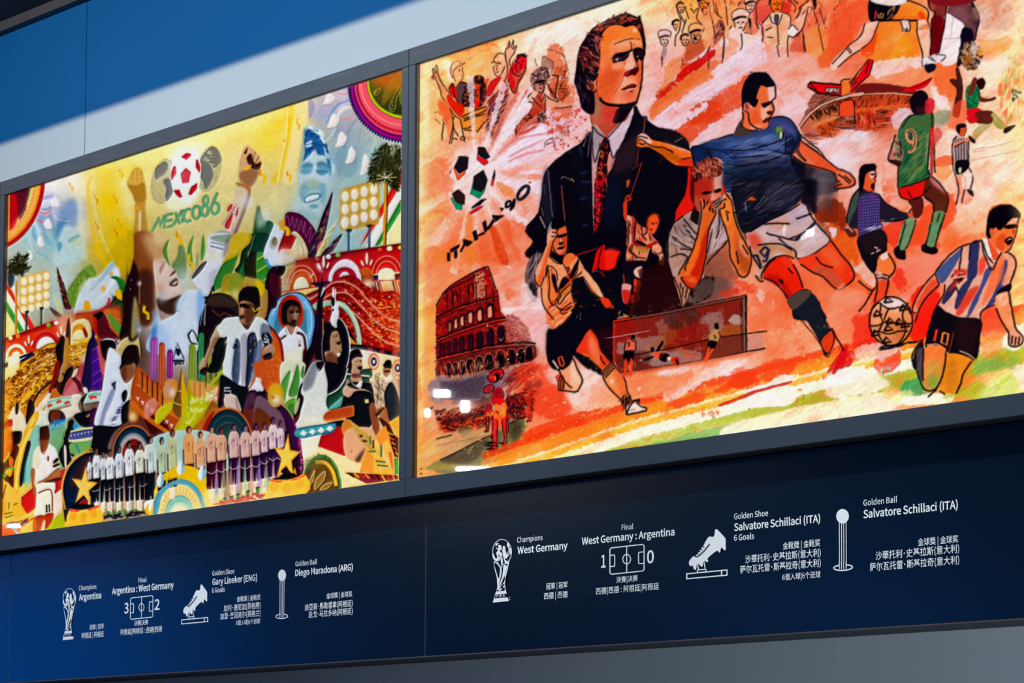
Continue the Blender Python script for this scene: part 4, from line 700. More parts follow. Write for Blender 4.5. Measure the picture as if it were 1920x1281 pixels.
# tall white robe
P('570,0 690,0 720,120 735,280 720,480 690,620 640,740 600,880 560,930 480,920 460,780 400,620 440,480 460,300 440,240 480,160','e2e2da',1,blur=.4);P('480,180 570,0 630,0 600,160 560,260 480,290','7a7c84',.85,blur=2);P('470,560 700,540 650,720 470,720','efe8cc',.7,blur=4);P('610,0 690,0 640,90 620,70','171019',1);P('600,0 625,70 640,60 630,90','e8e4ec',.8)
P('440,240 470,210 450,300 480,360 450,480 430,560 400,600 380,560 400,430 430,290','16101a',1);E(415,440,18,90,'d8d0a8',14,.9);P('380,560 440,520 400,610','5a1020')
P('480,160 500,120 440,250 420,290 440,200','d8dce8',.8)
# lower right of left print
P('725,320 920,60 880,300 870,460 730,470','1f4a34',1);P('725,330 820,270 900,150 920,60 700,0 720,200','12101a',1);L('725,325 820,270 890,170 920,60',3,'ece8e8');P('730,460 820,380 870,340 860,430 760,470','6fb0a8',.95);P('700,620 900,580 1000,620 1000,700 700,700','14181c',1)
P('910,90 1160,60 1180,200 940,200','284a3c',.95,0);P('910,110 1140,130 1140,150 910,125','e8dcc8',1,0)
P('1060,60 1440,60 1440,260 1060,260','f0dcb4',.0,0)
P('930,30 960,0 1060,0 1065,60 1040,110 1060,170 1000,240 950,170 960,100','c49a7c',1);P('930,20 940,110 960,60 960,0 930,0','151014');P('1020,50 1065,40 1055,80 1030,70','1c0f0e');P('960,120 1050,120 1050,150 980,160','5a2c20',.8,blur=1)
P('880,330 880,260 920,220 960,200 1060,200 1160,220 1180,330 1190,440 1150,640 1000,670 900,560 860,460','15171c',1);P('880,330 870,270 910,230 1000,250 1120,280 1170,320 1120,290 1000,290 940,350','d6aa96',1);P('950,190 990,240 1050,260 1070,190 1050,180 1000,230','efe4e0');P('920,230 960,220 1040,270 960,260','20241c',.9);P('1090,370 1130,370 1135,410 1095,410','e8cf90',1,0)
P('1140,430 1190,420 1240,640 1230,700 1190,720 1150,560','8a4a30',1);P('1160,200 1240,170 1300,150 1380,90 1440,300 1440,340 1400,330 1360,200 1290,300 1290,450 1240,500 1200,420 1180,300','d8bb9c',1);dabs('1180,220 1280,180 1280,440 1200,400',60,18,2.4,['8a6a50','5a4434','e8d4b8'],70,30,33,.8)
P('1140,160 1200,110 1250,120 1230,180 1150,200','ead8ae',.95);dabs('1140,150 1240,110 1230,190',16,8,3,['8a7a50'],60,60,34,.7);P('1290,150 1360,130 1370,180 1310,200','f3e6cc');P('1280,60 1345,60 1340,110 1310,150 1280,120','b07a5c',1);P('1280,20 1350,0 1355,60 1290,50','141012',1);P('1290,85 1345,80 1340,100 1295,105','2c1410',.8)
P('1290,300 1360,200 1430,350 1440,560 1320,600 1300,460','262c34',1);P('1200,480 1300,450 1330,560 1360,700 1300,700 1250,560','b06a40',1);P('1230,560 1330,620 1390,740 1420,820 1400,880 1350,760','4a1c24',1);P('1290,450 1220,540 1200,520','2a2a28')
# bars
P('710,500 950,435 985,450 985,510 960,545 700,590','d07a38',1);P('722,500 940,445 970,460 965,520 940,535 712,575','b84a20',1);P('420,665 770,610 800,620 810,670 780,705 440,760','2f74a0',1);P('425,680 770,622 795,640 790,680 440,748','3f9a98',1)
for x,y in [(480,712),(568,697),(655,682),(742,665)]: P([(x-40,y+4),(x-4,y-33),(x+40,y-4),(x+4,y+33)],'e8eeee',1,0)
P('640,740 780,700 810,640 900,660 900,700 895,940 620,840','b81820',1,0);P('610,850 900,945 1040,1000 1060,1100 880,1110 1100,1210 860,1250 860,1180 740,960 480,970 600,880','f8e0a8',1,0);P('480,760 660,720 620,860 560,940 480,960','f0ead4',1,0)
E(920,660,62,92,'e08838',0,.9);P('900,690 1150,655 1200,800 1100,880 1060,1000 900,940','e2ac84',1);P('1060,900 1100,860 1040,1000 1000,980','3a1a14',.8,blur=2);E(960,893,9,6,'6a4030')
P('935,575 1000,620 1180,760 1330,1130 1420,1130 1180,1110 1050,1010 1110,880 1050,760','f5b83c',1,0);P('935,575 1120,720 1200,880 1400,1110 1160,900 1040,780','c8a050',1,0)
P('1195,740 1300,630 1350,760 1400,960 1430,1120 1330,960 1260,860','f2983c',1,0);P('1330,600 1435,530 1435,760 1390,700','f8b040',1,0);P('1250,860 1320,760 1380,900 1420,1100','f8c060',.9,0);P('1110,870 1180,940 1180,1110 1040,1100','f29a40',1,0);P('1180,880 1280,960 1400,1120 1180,1110','f7bc50',1,0);P('1330,900 1360,900 1380,1080 1360,1060','e05a30',.8,0)
for s in ['1145,740 1150,820','1255,830 1258,950','1130,895 1205,893','1200,990 1300,1002','1215,1030 1325,1042']: L(s,2.8,'1f7058',sm=0)
L('1175,780 1180,860',3,'5a1440');L('1040,735 1070,745',4,'5a1440');L('1070,785 1115,795',3.5,'5a1440')
P('1340,700 1430,760 1430,960 1390,940 1350,800','401020',1,0)
for k in range(6): L([(1320+k*20,700+k*50),(1375+k*12,730+k*50)],2.4,['f0d020','f07030'][k%2],sm=0)
for k in range(3): L([(1395+k*12,960),(1400+k*12,1120)],2.6,['209050','50b040','189060'][k],sm=0)
P('890,1103 1420,1133 1425,1170 1110,1215','8a2a30',1,0)
for k in range(9): L([(930+k*55,1110+k*3),(985+k*52,1150+k*6)],3.4,['401020','f0c020','c04030','f09050','5a1028'][k%5],sm=0)
# small dome
P(np.concatenate([ell(660,1260,200,335,0,30,180,360)]),'3a8a4c',1,0);dabs('500,990 640,920 760,970 840,1150 800,1130 660,950',40,9,3,['1c4a30','6ab060'],60,50,35,.8);P(ell(660,1265,182,312,0,30,175,365),'5a4420',1,0);P(ell(650,1290,140,270,0,30,175,365),'6a4a1c',1,0);L('600,1000 700,1010 770,1090 800,1200 805,1240',7,'f0c040');P('480,1000 600,960 700,1000 620,1060 500,1080','7a7040',.6,blur=4)
for s in ['540,1240 545,1180 590,1080 575,1180 540,1240','590,1280 600,1180 690,1090 680,1180 590,1280','640,1280 680,1230 765,1200 720,1260 650,1280']: P(s,'a87c38',.8);L(s,1.2,'f0d8a0')
# stars, drums, rows of players
tile(0,800,5.823)

P('340,40 440,0 450,200 390,300 380,480 300,700 280,640 260,500 310,300','8fc4b4',.97,blur=1);L('300,300 280,450 270,640',5,'3fa49c');P('300,180 340,200 280,420 260,600 220,660 230,480','1d2428',1)
P('340,0 380,0 300,160 240,380 210,640 200,760 150,690 160,460 200,280 260,100','f3ab2c',1);L('350,20 250,240 200,480 180,700',5,'ffdc70')
P('120,80 240,60 220,180 150,190','1a1216',.9);P('40,330 100,200 170,190 210,250 160,420 150,660 100,620 40,560','4a1a12',.97);P('40,100 130,60 140,240 100,320 40,400','f07a28',.9,blur=2);L('40,390 90,330 110,280',4,'c8d030');L('50,560 90,480 160,450',6,'5cae3c');P('100,320 150,360 140,440 110,440','e07030');P('60,490 140,470 130,540 100,550','f8b430')
P('40,610 130,660 210,760 240,820 320,960 190,1010 40,1060 20,900','ffc452',1,0);P('20,620 60,640 60,900 20,1000','ff9a30',.9,blur=2);P('140,860 240,820 300,940 180,1020 130,960','ffb83c',.9,0);P('215,740 340,610 400,650 300,720','f0c868',1,0);P('200,760 330,560 300,600 220,680','f8cc50')
L('70,640 30,790',2.4,'7a3418');L('105,830 100,910',1.8,'5a6a18');L('150,860 200,840',1.8,'5a6a18');L('50,960 140,940',2,'5a6a18');L('60,1000 150,970',2,'5a6a18')
P('30,1080 140,1060 370,1000 380,1010 240,1110 200,1180 20,1200','e8552c',1);dabs('60,1070 260,1040 340,1010 220,1120 60,1120',40,14,4,['501848','f0a030','28205c','c83030'],-35,30,36,.9);P('240,1110 370,1010 370,1150 220,1180','ffcf68',1,0);L('75,1095 150,1110 200,1175',5,'eef0ff');L('90,1100 150,1112 195,1160',2.2,'4a80f0')  # the blue-white arc is a lamp reflection painted into the print
P('235,780 380,660 400,860 380,900 300,960 240,860','d02420',1,0);P('600,500 760,440 740,560 690,660 680,680 600,740','c42426',1,0);P('590,760 690,670 680,900 590,1010','f3dcd0',1,0);P('690,940 730,1100 480,1140 560,1030','b5c022',1,0)
P('560,60 700,0 720,60 640,300 660,480 740,440 780,400 700,300 560,200','7fb07c',.8,blur=1);P('650,280 700,180 720,60 760,0 790,0 750,150 770,300 790,400 740,420 720,460 690,440 650,340','10161a',1);P('700,220 730,240 730,440 710,450','e8d8cc')
# white player number 11
P('365,460 380,280 430,220 520,190 560,200 620,260 640,360 650,460 620,490 600,620 600,700 420,740 400,660 390,480','f2ebe4',1);P('370,300 430,230 440,420 400,480 360,470','ece0bc',.8,blur=1.5);P('590,380 630,345 640,375 590,410','1a1620');L('590,415 640,395',3.5,'e0a050');P('585,430 645,405 650,425 590,450','15121a')
P('440,110 440,20 490,0 530,0 545,90 530,160 450,160','3f1c14',1);P('440,120 530,130 530,200 500,270 460,290 440,200','8a4424',1,blur=.6);P('445,110 530,100 520,150 450,150','4a1c10',.9);P('460,290 500,270 485,310','c07a50');L('530,330 530,380',2.6,'8a2020')
P('345,470 385,480 375,620 400,680 420,720 400,770 370,730 345,580','a86440',1);P('600,480 650,450 670,540 600,600 480,620 440,650 410,660 420,610 500,570','b8704a',1,blur=.4);P('500,600 660,560 660,590 520,625','3a1810',.8)
P('400,660 440,620 600,620 600,700 570,940 480,970 380,1010 390,860 400,760','f8efdc',1);L('420,730 560,700 575,930',2,'8a3a18');L('512,860 515,935',2.6,'241810',sm=0);L('540,855 544,930',2.6,'241810',sm=0);L('500,935 525,935',1.3,'241810',sm=0);L('530,930 555,928',1.3,'241810',sm=0);P('375,1005 480,975 470,1060 440,1150 370,1160','b84020',1);P('490,975 585,950 570,1040 500,1120','b83c1c',1);P('370,1010 400,1005 390,1150 370,1150','e0702c',.7,blur=1);P('470,1060 500,1030 490,1130 450,1140','f8d8b0')
# left arch with star
P('720,1090 690,920 680,680 720,500 800,370 900,300 1030,280 1030,900 760,960','e8a028',1);P('725,1070 700,920 690,690 730,510 810,390 910,315 1030,290 1040,880 760,930','0f2038',1);P('860,420 960,340 1030,400 1030,600 900,560 820,700 780,600','43201c',.9,blur=5);dotline('715,900 680,680 720,500 800,370 900,300 1000,275',30,2.2,'f4c058')
P('860,860 920,790 960,860','a82420',.9)
tile(0,800,5.823)

def plyr(x,yh,ys,w,yb,yk,yf,hair,face,shirt,shorts,leg=None,sh='6a5a58',hd=0):
    # footballer seen in the line-up: head, shirt, shorts, socks
    P([(x-w*.55,yf),(x-w*.6,yk-20),(x+w*.5,yk-20),(x+w*.45,yf)],'fae6c8' if not leg else leg,.95,0)
    P([(x-w*.95,yb-10),(x+w*.9,yb-25),(x+w*.85,yk-4),(x+w*.15,yk+4),(x+w*.05,(yb+yk)/2),(x-w*.1,yk+8),(x-w*.9,yk+10)],shorts,1,0)
    P([(x-w*.5,yh+52),(x+w*.35,yh+46),(x+w*.95,ys+40),(x+w*1.0,(ys+yb)/2+20),(x+w*.85,yb-12),(x,yb+4),(x-w*.85,yb+4),(x-w*1.05,(ys+yb)/2+30),(x-w*.95,ys+50)],shirt,1)
    L([(x-w*.95,(ys+yb)/2),(x-w*.9,yb+10)],2.4,hair,.7); L([(x+w*.6,ys+70),(x+w*.75,yb-20)],1.5,sh,.6); P([(x-w*.3,ys+95),(x+w*.1,ys+70),(x+w*.05,ys+130)],sh,.7,0)
    for k in range(5): L([(x-w*.5+k*w*.25,ys+100+((k*37)%60)),(x-w*.4+k*w*.25,ys+140+((k*53)%70))],1.1,sh,.5)
    E(x+hd,yh+8,w*.48,44,hair); P([(x+hd-w*.15,yh-5),(x+hd+w*.32,yh-12),(x+hd+w*.38,yh+28),(x+hd+w*.15,yh+56),(x+hd-w*.15,yh+45)],face,1); L([(x+hd-w*.02,yh+4),(x+hd+w*.3,yh)],1.1,hair,.8); L([(x+hd+w*.05,yh+36),(x+hd+w*.25,yh+33)],1,hair,.8)
for i,(x,yh,w,yb,yk) in enumerate([(980,340,30,580,760),(1055,265,44,565,820),(1130,300,34,580,820),(1205,285,50,575,820),(1305,245,50,560,820),(1415,195,55,535,810),(1530,205,56,505,800),(1640,150,62,500,800)]):
    plyr(x,yh,yh+60,w,yb,yk,950+ (1000-x)*.05,'1c1014','7a5848',['dcdfe4','e4e6ea'][i%2] if i<6 else 'dfe0cc','12121c','eef0d8',sh='50505c')
for k in range(5): L([(1010+k*130,705-k*14),(1040+k*130,712-k*14),(1090+k*130,690-k*16)],1.5,'c8c8d8',.85)
for k in range(9): P([(1090+k*55,640-k*8),(1105+k*55,900),(1075+k*55,900)],['c8b8e0','d8e8b8','e8c0b8'][k%3],.75,0)
for k in range(6): P([(1170+k*62,930-k*3),(1200+k*62,925-k*3),(1205+k*62,1000-k*6),(1175+k*62,1005-k*6)],'3f8a4c',.95,0); 
dabs('1110,985 1560,930 1600,960 1110,1025',40,14,5,['1c1c30','20203c'],-10,40,37,.9)
P(ell(1620,870,46,62),'e8eee6',1,0)
P(star(925,665,200,78,6,.76,1.18),'f0a02c',1,0);P(star(925,672,168,62,6,.76,1.18),'f9cf66',1,0)
P('760,915 790,870 900,850 1000,860 1070,880 1030,900 900,930 800,930','0f0c10',1);P('762,905 860,915 970,900 1075,865 1105,900 1110,1050 730,1100 745,1000','fbc342',1);P('765,905 860,915 860,935 770,930','e8402a',1);P('970,900 1075,868 1080,885 980,920','e8402a',1)
for x,y in [(805,980),(920,1000),(1030,950)]: E(x,y,34,54,'f0a030',0,.7,1)
# suns and right row
tile(280,770,6)
P('0,1180 30,980 90,840 180,720 330,620 480,630 600,700 700,860 760,960 740,1070','edc21c',1);P('180,720 330,620 480,630 600,700 560,760 400,720 230,780','d8a414',.7,blur=3);P('640,760 700,870 860,1060 640,1090','f4cf40',1);P('0,1190 40,960 90,840 120,900 80,1180','f7d060',.9,blur=1)
for r1,r2,c in [(300,400,'5fa0b0'),(285,380,'4a88ac'),(270,362,'6ab4b4'),(250,335,'f8d488'),(165,215,'78b8b0'),(150,190,'94ccb8'),(130,165,'84c0b4'),(112,140,'b8dcc4'),(85,105,'f4e0c4')]: P(np.concatenate([ell(345,1170,r1,r2,0,34,180,360),[(345+r1,1200),(345-r1,1200)]]),c,1,0)
for k in range(15):
    t=np.radians(190+k*11.4); L([(345+175*np.cos(t),1165+225*np.sin(t)),(345+225*np.cos(t),1165+300*np.sin(t))],1.3,'2c3a34',.85,taper=1)
P('60,1000 30,960 0,1000 0,1140 30,1110','eef0e4')
R2='4a1428'
for x,yh,w,yb,yk,hr,fc,st,so in [(20,330,40,700,1000,'1c1a1c','a89484','cfdcd8','14181c'),(145,340,50,700,900,'2c1414','a88e80','b9c9a8','202018'),(265,250,58,660,860,'3a1414','8a5a48','c3c698','3a2a18')]: plyr(x,yh,yh+70,w,yb,yk,1000,hr,fc,st,so)
for x,yh,w,yb,yk,hr,fc,st,so in [(450,215,66,600,700,'4a0f1c','c07a5c','e2a468','50281c'),(580,270,56,640,760,'5a1424','c8886c','dcaa80','50281c')]: plyr(x,yh,yh+70,w,yb,yk,700,hr,fc,st,so,sh='8a3a2c')
P('180,720 330,625 480,632 610,700 640,760 560,760 300,760','e4b41a',.96)
P('100,760 330,640 500,650 640,760 600,790 400,740 200,790','eabf1c',.9)
P('60,1170 60,1000 160,860 300,790 400,785 520,840 600,960 635,1080 600,1090 560,960 480,860 380,830 250,860 150,960 100,1160','5b9cb0',1)
for x,y,s in [(355,640,1),(590,700,1),(125,780,1),(725,960,1)]: P([(x+10,y-90),(x-40,y+10),(x-30,y+70),(x+5,y+85),(x+38,y+50),(x+42,y)],'8fc4d8',1);P([(x+8,y-80),(x-40,y+10),(x-30,y+70),(x+5,y+85)],'e4eef0',1)
for x,yh,w,yb,yk,st,fc in [(705,210,62,580,880,'dcaf92','b88c80'),(815,225,60,560,870,'dcae8c','7a3a3c'),(955,185,62,530,830,'d8b4ac','8a5a60'),(1085,195,62,525,800,'dab2a8','a87078'),(1205,180,58,505,790,'d9b6b2','6a3450'),(1300,175,50,470,760,'dcc0c0','8a5a68'),(1395,110,54,430,740,'e2ccd0','6a4058'),(1480,150,44,420,700,'e2ccd0','7a4c60')]:
    plyr(x,yh,yh+60,w,yb,yk,1010-(x-700)*.12,'2c0f34' if x>900 else '3c0f24',fc,st,'2c0f38' if x>850 else '400f24','fbe4c0',sh='7a3450')
    L([(x-w*.9,yb+110),(x,yb+135),(x+w*.9,yb+100)],1.5,'e8d0d8',.9)
for k in range(9): P([(760+k*80,560-k*8),(790+k*80,930-k*10),(730+k*80,950-k*10)],['c8b0e0','a8d098','e8b8b0'][k%3],.6,0)
P('640,860 760,960 900,1000 1330,900 1330,980 660,1085','fbe2a0',.6,blur=3)
for x,y in [(860,1030),(1005,985),(1115,950),(1225,910),(930,1010)]: P([(x-22,y-40),(x+18,y-50),(x+16,y+30),(x-16,y+36)],'3f8a3c',1,0);P([(x-22,y-40),(x+18,y-50),(x+18,y-38),(x-22,y-28)],'2a2a6c',1,0)
dabs('760,1040 900,1010 1100,960 1330,925 1330,965 1000,1050 760,1070',60,14,6,['b8202c','d04030','8a1830'],-15,50,38,.9)
P(star(1550,525,205,82,6,.78,1.3),'efa02c',1,0);P(star(1550,533,172,66,6,.78,1.3),'f6cf5c',1,0)
P('1430,760 1480,730 1600,710 1700,705 1760,715 1700,750 1560,780 1440,780 1370,775','0f0c10',1);P('1440,770 1465,690 1490,730','f0a830',1,0);P('1640,640 1665,735 1620,700','f0a830',1,0)
P('1370,780 1480,790 1640,765 1755,715 1790,920 1320,1000 1340,900','fcc544',1);P('1370,780 1480,788 1480,812 1375,800','e03c2c',1);P('1620,768 1750,718 1755,740 1620,792','e03c2c',1);L('1370,790 1560,785 1750,730',2,'f08030')
for x,y in [(1410,860),(1555,890),(1695,820)]: E(x,y,44,60,'f0a838',0,.7,1);E(x,y-10,12,14,'f8c860')
E(130,1110,30,40,'fff',0,0)
# backlight glow along the print edges, painted into the sheet colours
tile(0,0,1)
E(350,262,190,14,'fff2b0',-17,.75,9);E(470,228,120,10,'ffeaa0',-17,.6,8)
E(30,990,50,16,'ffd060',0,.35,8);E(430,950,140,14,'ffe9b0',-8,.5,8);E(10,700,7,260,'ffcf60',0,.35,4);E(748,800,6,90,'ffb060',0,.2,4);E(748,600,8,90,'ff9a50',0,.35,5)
E(430,935,7,4,'fff',0,.0)
E(600,503,5,10,'fff',-30,.5,1.5)  # small white lamp reflection painted onto the sheet
E(340,325,16,26,'ffffff',0,.35,8)
E(465,380,14,12,'e8f0f4',0,.5,5)
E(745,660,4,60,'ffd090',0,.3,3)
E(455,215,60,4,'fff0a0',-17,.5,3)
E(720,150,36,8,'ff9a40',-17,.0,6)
CV[:] = np.clip(CV, 0, 1)
# ---------------------------------------------------------------- right print
tile(0, 0, 1)
field([(795,140,'ffe9b0'),(800,250,'ffd890'),(800,400,'fcc070'),(800,600,'fbb868'),(800,750,'f7b070'),(800,850,'e8b860'),(850,120,'ffd070'),(900,95,'f0a050'),(950,85,'fff0c0'),(1000,70,'fff8e8'),(1060,60,'fff6ea'),(1100,30,'fff4dc'),(1170,10,'fff2d0'),(1230,10,'ffe2a8'),(1290,15,'ffb860'),(1350,20,'ffb070'),(1450,20,'f0907a'),(1520,20,'e87a58'),(1600,40,'ea6a44'),
 (1250,60,'fbd8c8'),(1240,120,'f6cfc4'),(1230,180,'ecd0cc'),(1300,160,'e8cdc8'),(1350,200,'e6cfd0'),(1450,130,'efc4b8'),(1500,170,'f3b8a4'),(1480,230,'eacdca'),(1540,190,'f0d0c8'),(1600,100,'e67048'),(1680,100,'f08a3c'),(1700,60,'ee7a30'),(1700,140,'f4b8a0'),(1800,60,'eee0e0'),(1800,140,'f4b498'),(1860,30,'e8c8b4'),(1890,90,'ffe4b8'),(1930,60,'fff0d0'),(1900,150,'fff0dc'),(1920,250,'ffd8a0'),(1860,200,'f6d0ac'),(1850,280,'fbe4cc'),(1900,330,'fff6e8'),(1780,300,'fae0d0'),(1850,360,'fce8d8'),(1920,450,'ffd890'),(1900,560,'ffe09a'),(1860,400,'fbd8bc'),
 (1650,230,'c86040'),(1580,300,'ebe2e2'),(1620,260,'eaded8'),(1660,380,'f4e0d8'),(1620,440,'e06a30'),(1580,520,'e87a48'),(1700,450,'f06840'),(1750,480,'f09a80'),(1780,450,'f0703c'),(1800,400,'f8d8c8'),(1700,560,'ec6030'),(1640,600,'e03a28'),(1700,650,'ea4a2c'),(1760,620,'e83020'),(1680,700,'f6d8d0'),(1580,640,'f0906a'),(1600,720,'fdeee4'),(1560,680,'f8c8a8'),(1800,720,'e09040'),(1880,660,'f4ae60'),(1880,720,'e0e080'),(1920,700,'fff4e0'),(1740,720,'f0b068'),(1850,600,'e84838'),
 (1500,600,'f4a478'),(1480,560,'ea6840'),(1450,640,'ee8458'),(1500,690,'f09070'),(1400,700,'f4b8a0'),(1300,720,'f4c4a4'),(1230,760,'f0a070'),(1400,740,'fdf0e6'),(1300,790,'fff0d8'),(1200,800,'f8a060'),(1100,830,'f6a850'),(1000,840,'f8b058'),(950,860,'e8b060'),(1100,760,'f4b098'),(1080,720,'f0d4cc'),(1030,760,'ec6a48'),(980,760,'e04030'),(960,800,'c89060'),(880,830,'8a7a4c'),(860,800,'d8a080'),(840,760,'e0a890'),(900,740,'503840'),
 (900,300,'f0e0dc'),(860,300,'f2a884'),(840,350,'f29068'),(830,430,'f29a70'),(900,430,'f0b8a0'),(960,310,'e8e2ea'),(1000,280,'ead8dc'),(1000,330,'ebdde2'),(980,380,'eec8c0'),(1000,420,'efcfc8'),(960,440,'e8785a'),(900,470,'ee9060'),(860,500,'f0a078'),(960,500,'eeb8a8'),(1000,480,'f0d0ca'),(960,550,'f0a890'),(990,590,'f2cfc8'),(1020,620,'efc6c4'),(1000,180,'f2c8b0'),(1060,150,'f8e0cc'),(1070,220,'f2c8c0'),(1050,240,'ead4d8'),(850,200,'ffc878'),(870,220,'f8a868'),(830,300,'fbc090')], 765, -330, 2040, 920)
for k,(am,c1,c2) in enumerate([(.16,'fff2ec','e0401c')]):
    sl=(slice(0,1260),slice(830,CW)); n=NZ[2][sl][...,None]; b=CV[sl]
    CV[sl]=np.where(n>0, b+(hx(c1)-b)*np.clip(n*.5,0,.35), b+(hx(c2)-b)*np.clip(-n*.4,0,.25))
W('790,320 870,290 880,400 850,480 820,440','ee7a4c',.5,8,.8); W('800,440 900,440 930,520 880,600 810,620','ee8050',.4,12,.8)
W('780,90 1160,-20 1160,0 800,125','f08030',.35,5,.6)
# ---- upper left supporters
tile(780,60,6)
W('520,240 620,230 830,170 960,140 800,130 560,200','e07018',.6,4,.5); L('100,560 110,1260',14,'fff6d8',.5,blur=3)
P('300,340 420,350 420,560 380,540','fff8ec',.9,blur=3);P('660,260 640,520 720,520 780,470 820,520 900,260','ffd890',.4,blur=6)
# rays
for s,c,a in [('1200,420 1330,60 1400,60 1000,800 880,1240 800,1260','f3c8b4',.75),('1280,560 1300,600 880,1250 820,1260','f2dcd8',.9),('1270,640 1300,650 1000,1050 900,1180','c01c24',.9),('1310,600 1330,640 1000,1100 920,1160','f4e8e8',.9),('1220,260 1290,240 1100,640 1000,840','e8a080',.6),('1120,560 1180,520 900,1240 840,1260','d09880',.5)]: W(s,c,a,2,.35,0,0)
W('1130,1160 1500,860 1920,820 1920,1000 1500,1260 1080,1260','eeccd0',.7,6,.4);
for s in ['1120,1160 1400,1040 1900,840','1190,1230 1440,1140 1760,1040','1200,1250 1500,1120 1800,960']: W([(float(a.split(',')[0]),float(a.split(',')[1])) for a in s.split()]+[(float(a.split(',')[0]),float(a.split(',')[1])+24) for a in s.split()[::-1]],'cf4a3c',.8,1.2,.6,1,0)
W('1460,200 1620,180 1720,400 1750,660 1700,960 1560,780 1500,420','d87048',.75,6,.8);W('1600,400 1720,420 1720,700 1620,720','c85a30',.7,5,.7)
def ink(strs,w=1.3,c=K,a=.9,**k): LS(strs,w,c,a=a,**k)
# fan with cap left
P('395,420 410,360 480,330 520,360 530,440 525,530 500,560 440,540 400,480','f8b888',.9);P('400,400 420,350 490,330 515,365 450,400 420,480','fbd8a8',.9)
ink('395,480 395,400 430,345 490,328 510,365 550,350 535,370 470,395 425,445 420,510;525,395 525,440 535,480 520,540 505,555;420,500 440,540 450,560;400,480 410,520',1.2,'7a2010');ink('480,440 505,425;480,445 500,440;505,495 525,490',1,'7a2010')
P('375,640 420,580 450,620 500,560 600,590 610,640 560,780 520,850 470,800 400,720','5a4044',.97);P('375,640 410,590 450,640 470,780 400,710','d01c18',.97);ink('375,650 410,585 430,700 480,800 540,960;500,570 600,590',1.6)
P('180,510 210,390 240,380 250,460 290,540 330,640 420,720 470,800 520,960 500,980 440,940 370,850 310,760 270,640 240,540','f4a070',.9);P('350,760 380,700 440,780 540,830 540,960 500,960 420,880','d02818',.95);ink('180,515 200,500 230,540 270,640 300,740 370,830 430,930 500,980;190,440 200,410 225,470 230,380 245,400 250,470 280,550 340,640 430,740;175,510 210,540;205,500 190,430')
P('600,590 640,520 700,490 760,510 790,600 800,700 760,800 700,880 620,850 540,840 520,760 560,640','24141a',.97);dabs('560,560 640,500 720,490 790,580 800,700 740,850 560,850 530,740',130,8,3,['120a10','c05020','e07030','3a1c1c','0a0608'],40,80,41,.85)
P('640,640 670,580 710,600 720,680 710,780 670,820 640,760','d84a24',.97);P('645,640 665,640 665,740 655,790 640,740','5a4048',.9);ink('650,650 670,655;690,650 710,655;670,715 705,710;675,735 700,735;680,660 680,700',2)
P('600,510 650,560 640,580 610,560','e87040');P('760,560 810,530 830,520 800,580','e87040')
P('500,980 560,880 640,860 740,850 800,860 780,1000 700,1120 560,1110 520,1060','e0903c',.85,blur=1);ink('520,960 640,900 790,840;540,980 700,930 790,880;540,1000 780,920',2);ink('520,1090 600,1080 670,1020;540,1105 620,1110;690,1130 780,1010',1.6);P('640,820 680,760 720,790 680,880','d02418')
P('250,820 330,780 390,860 410,1000 400,1200 360,1160 330,1000 290,940','ee8050',.75,blur=1.5);P('250,770 290,760 380,870 400,960 330,1000 260,860','e86030',.7,blur=2);ink('400,1260 420,1100 410,940 380,860;500,980 520,1080 550,1240;440,940 420,1000 430,1100 480,1180;320,1010 300,1130 300,1220;420,1040 380,1260',1.5);ink('210,920 250,900 280,940;290,1000 330,990 350,1030 320,1060;215,980 250,1010 280,1040',1,'8a3020');ink('400,1210 440,1205 470,1215;500,1215 520,1180 550,1190 545,1215 510,1215;590,1212 596,1210',1.6)
# fan with cap and raised hand
P('880,360 1000,320 990,430 950,500 900,490 880,440','f6b080',.85);ink('870,350 890,290 930,245 1000,260 1015,330;845,350 880,340 940,350 950,360 890,360;880,380 880,430 900,490 940,500 980,450 1000,380;895,390 925,380;905,460 935,450;920,400 905,440',1.4,'5a1c14')
P('830,580 900,520 960,510 900,620 830,720 800,700','c42020',.95);P('1000,540 1040,640 1000,760 900,870 820,840 860,720 960,600','b41a1c',.9,blur=1);P('1030,470 1080,380 1100,330 1140,450 1200,520 1140,600 1120,700 1060,620','c81c20',.95)
P('1010,190 1050,100 1060,170 1100,90 1095,180 1135,150 1100,250 1060,300 1060,400 1020,540 960,620 900,720 880,700 960,520 1010,420 1020,300','f0a080',.85);ink('1010,200 1040,180 1050,100 1060,180;1075,180 1100,90 1095,190;1095,200 1135,160 1110,230 1065,300;1010,210 1010,300 1030,380 1020,520 950,640 870,740;1060,300 1060,370 1080,390')
P('1125,330 1160,265 1220,255 1250,310 1240,390 1190,460 1150,440 1125,400','d81c2c',.97);dabs('1125,340 1160,260 1220,250 1250,320 1240,280 1180,275',40,9,3,['1a0e18','303060','a02030'],20,60,42,.9);ink('1145,355 1165,350;1190,330 1210,325;1170,380 1180,385 1195,365;1165,415 1195,405;1125,330 1125,410 1155,455 1190,465',2)
P('1080,480 1150,480 1180,440 1240,400 1240,460 1180,560 1110,700 1080,680 1120,580','d87058',.7);ink('1080,400 1090,470 1160,500 1200,470;1240,390 1200,500 1150,580 1140,660 1110,700;1040,540 1060,620 1100,680 1130,620;1030,600 1000,720 930,840',1.6)
P('820,760 900,740 1000,740 1060,700 1000,900 900,1200 820,1160 780,1100','8a3828',.6,blur=3);dabs('800,760 1040,700 960,960 880,1180 800,1140',120,26,3,['2a1420','a02018','c85030','e0a890','382040'],-62,20,43,.8);W('860,800 960,820 900,900 830,880','4a4080',.5,4,.6)
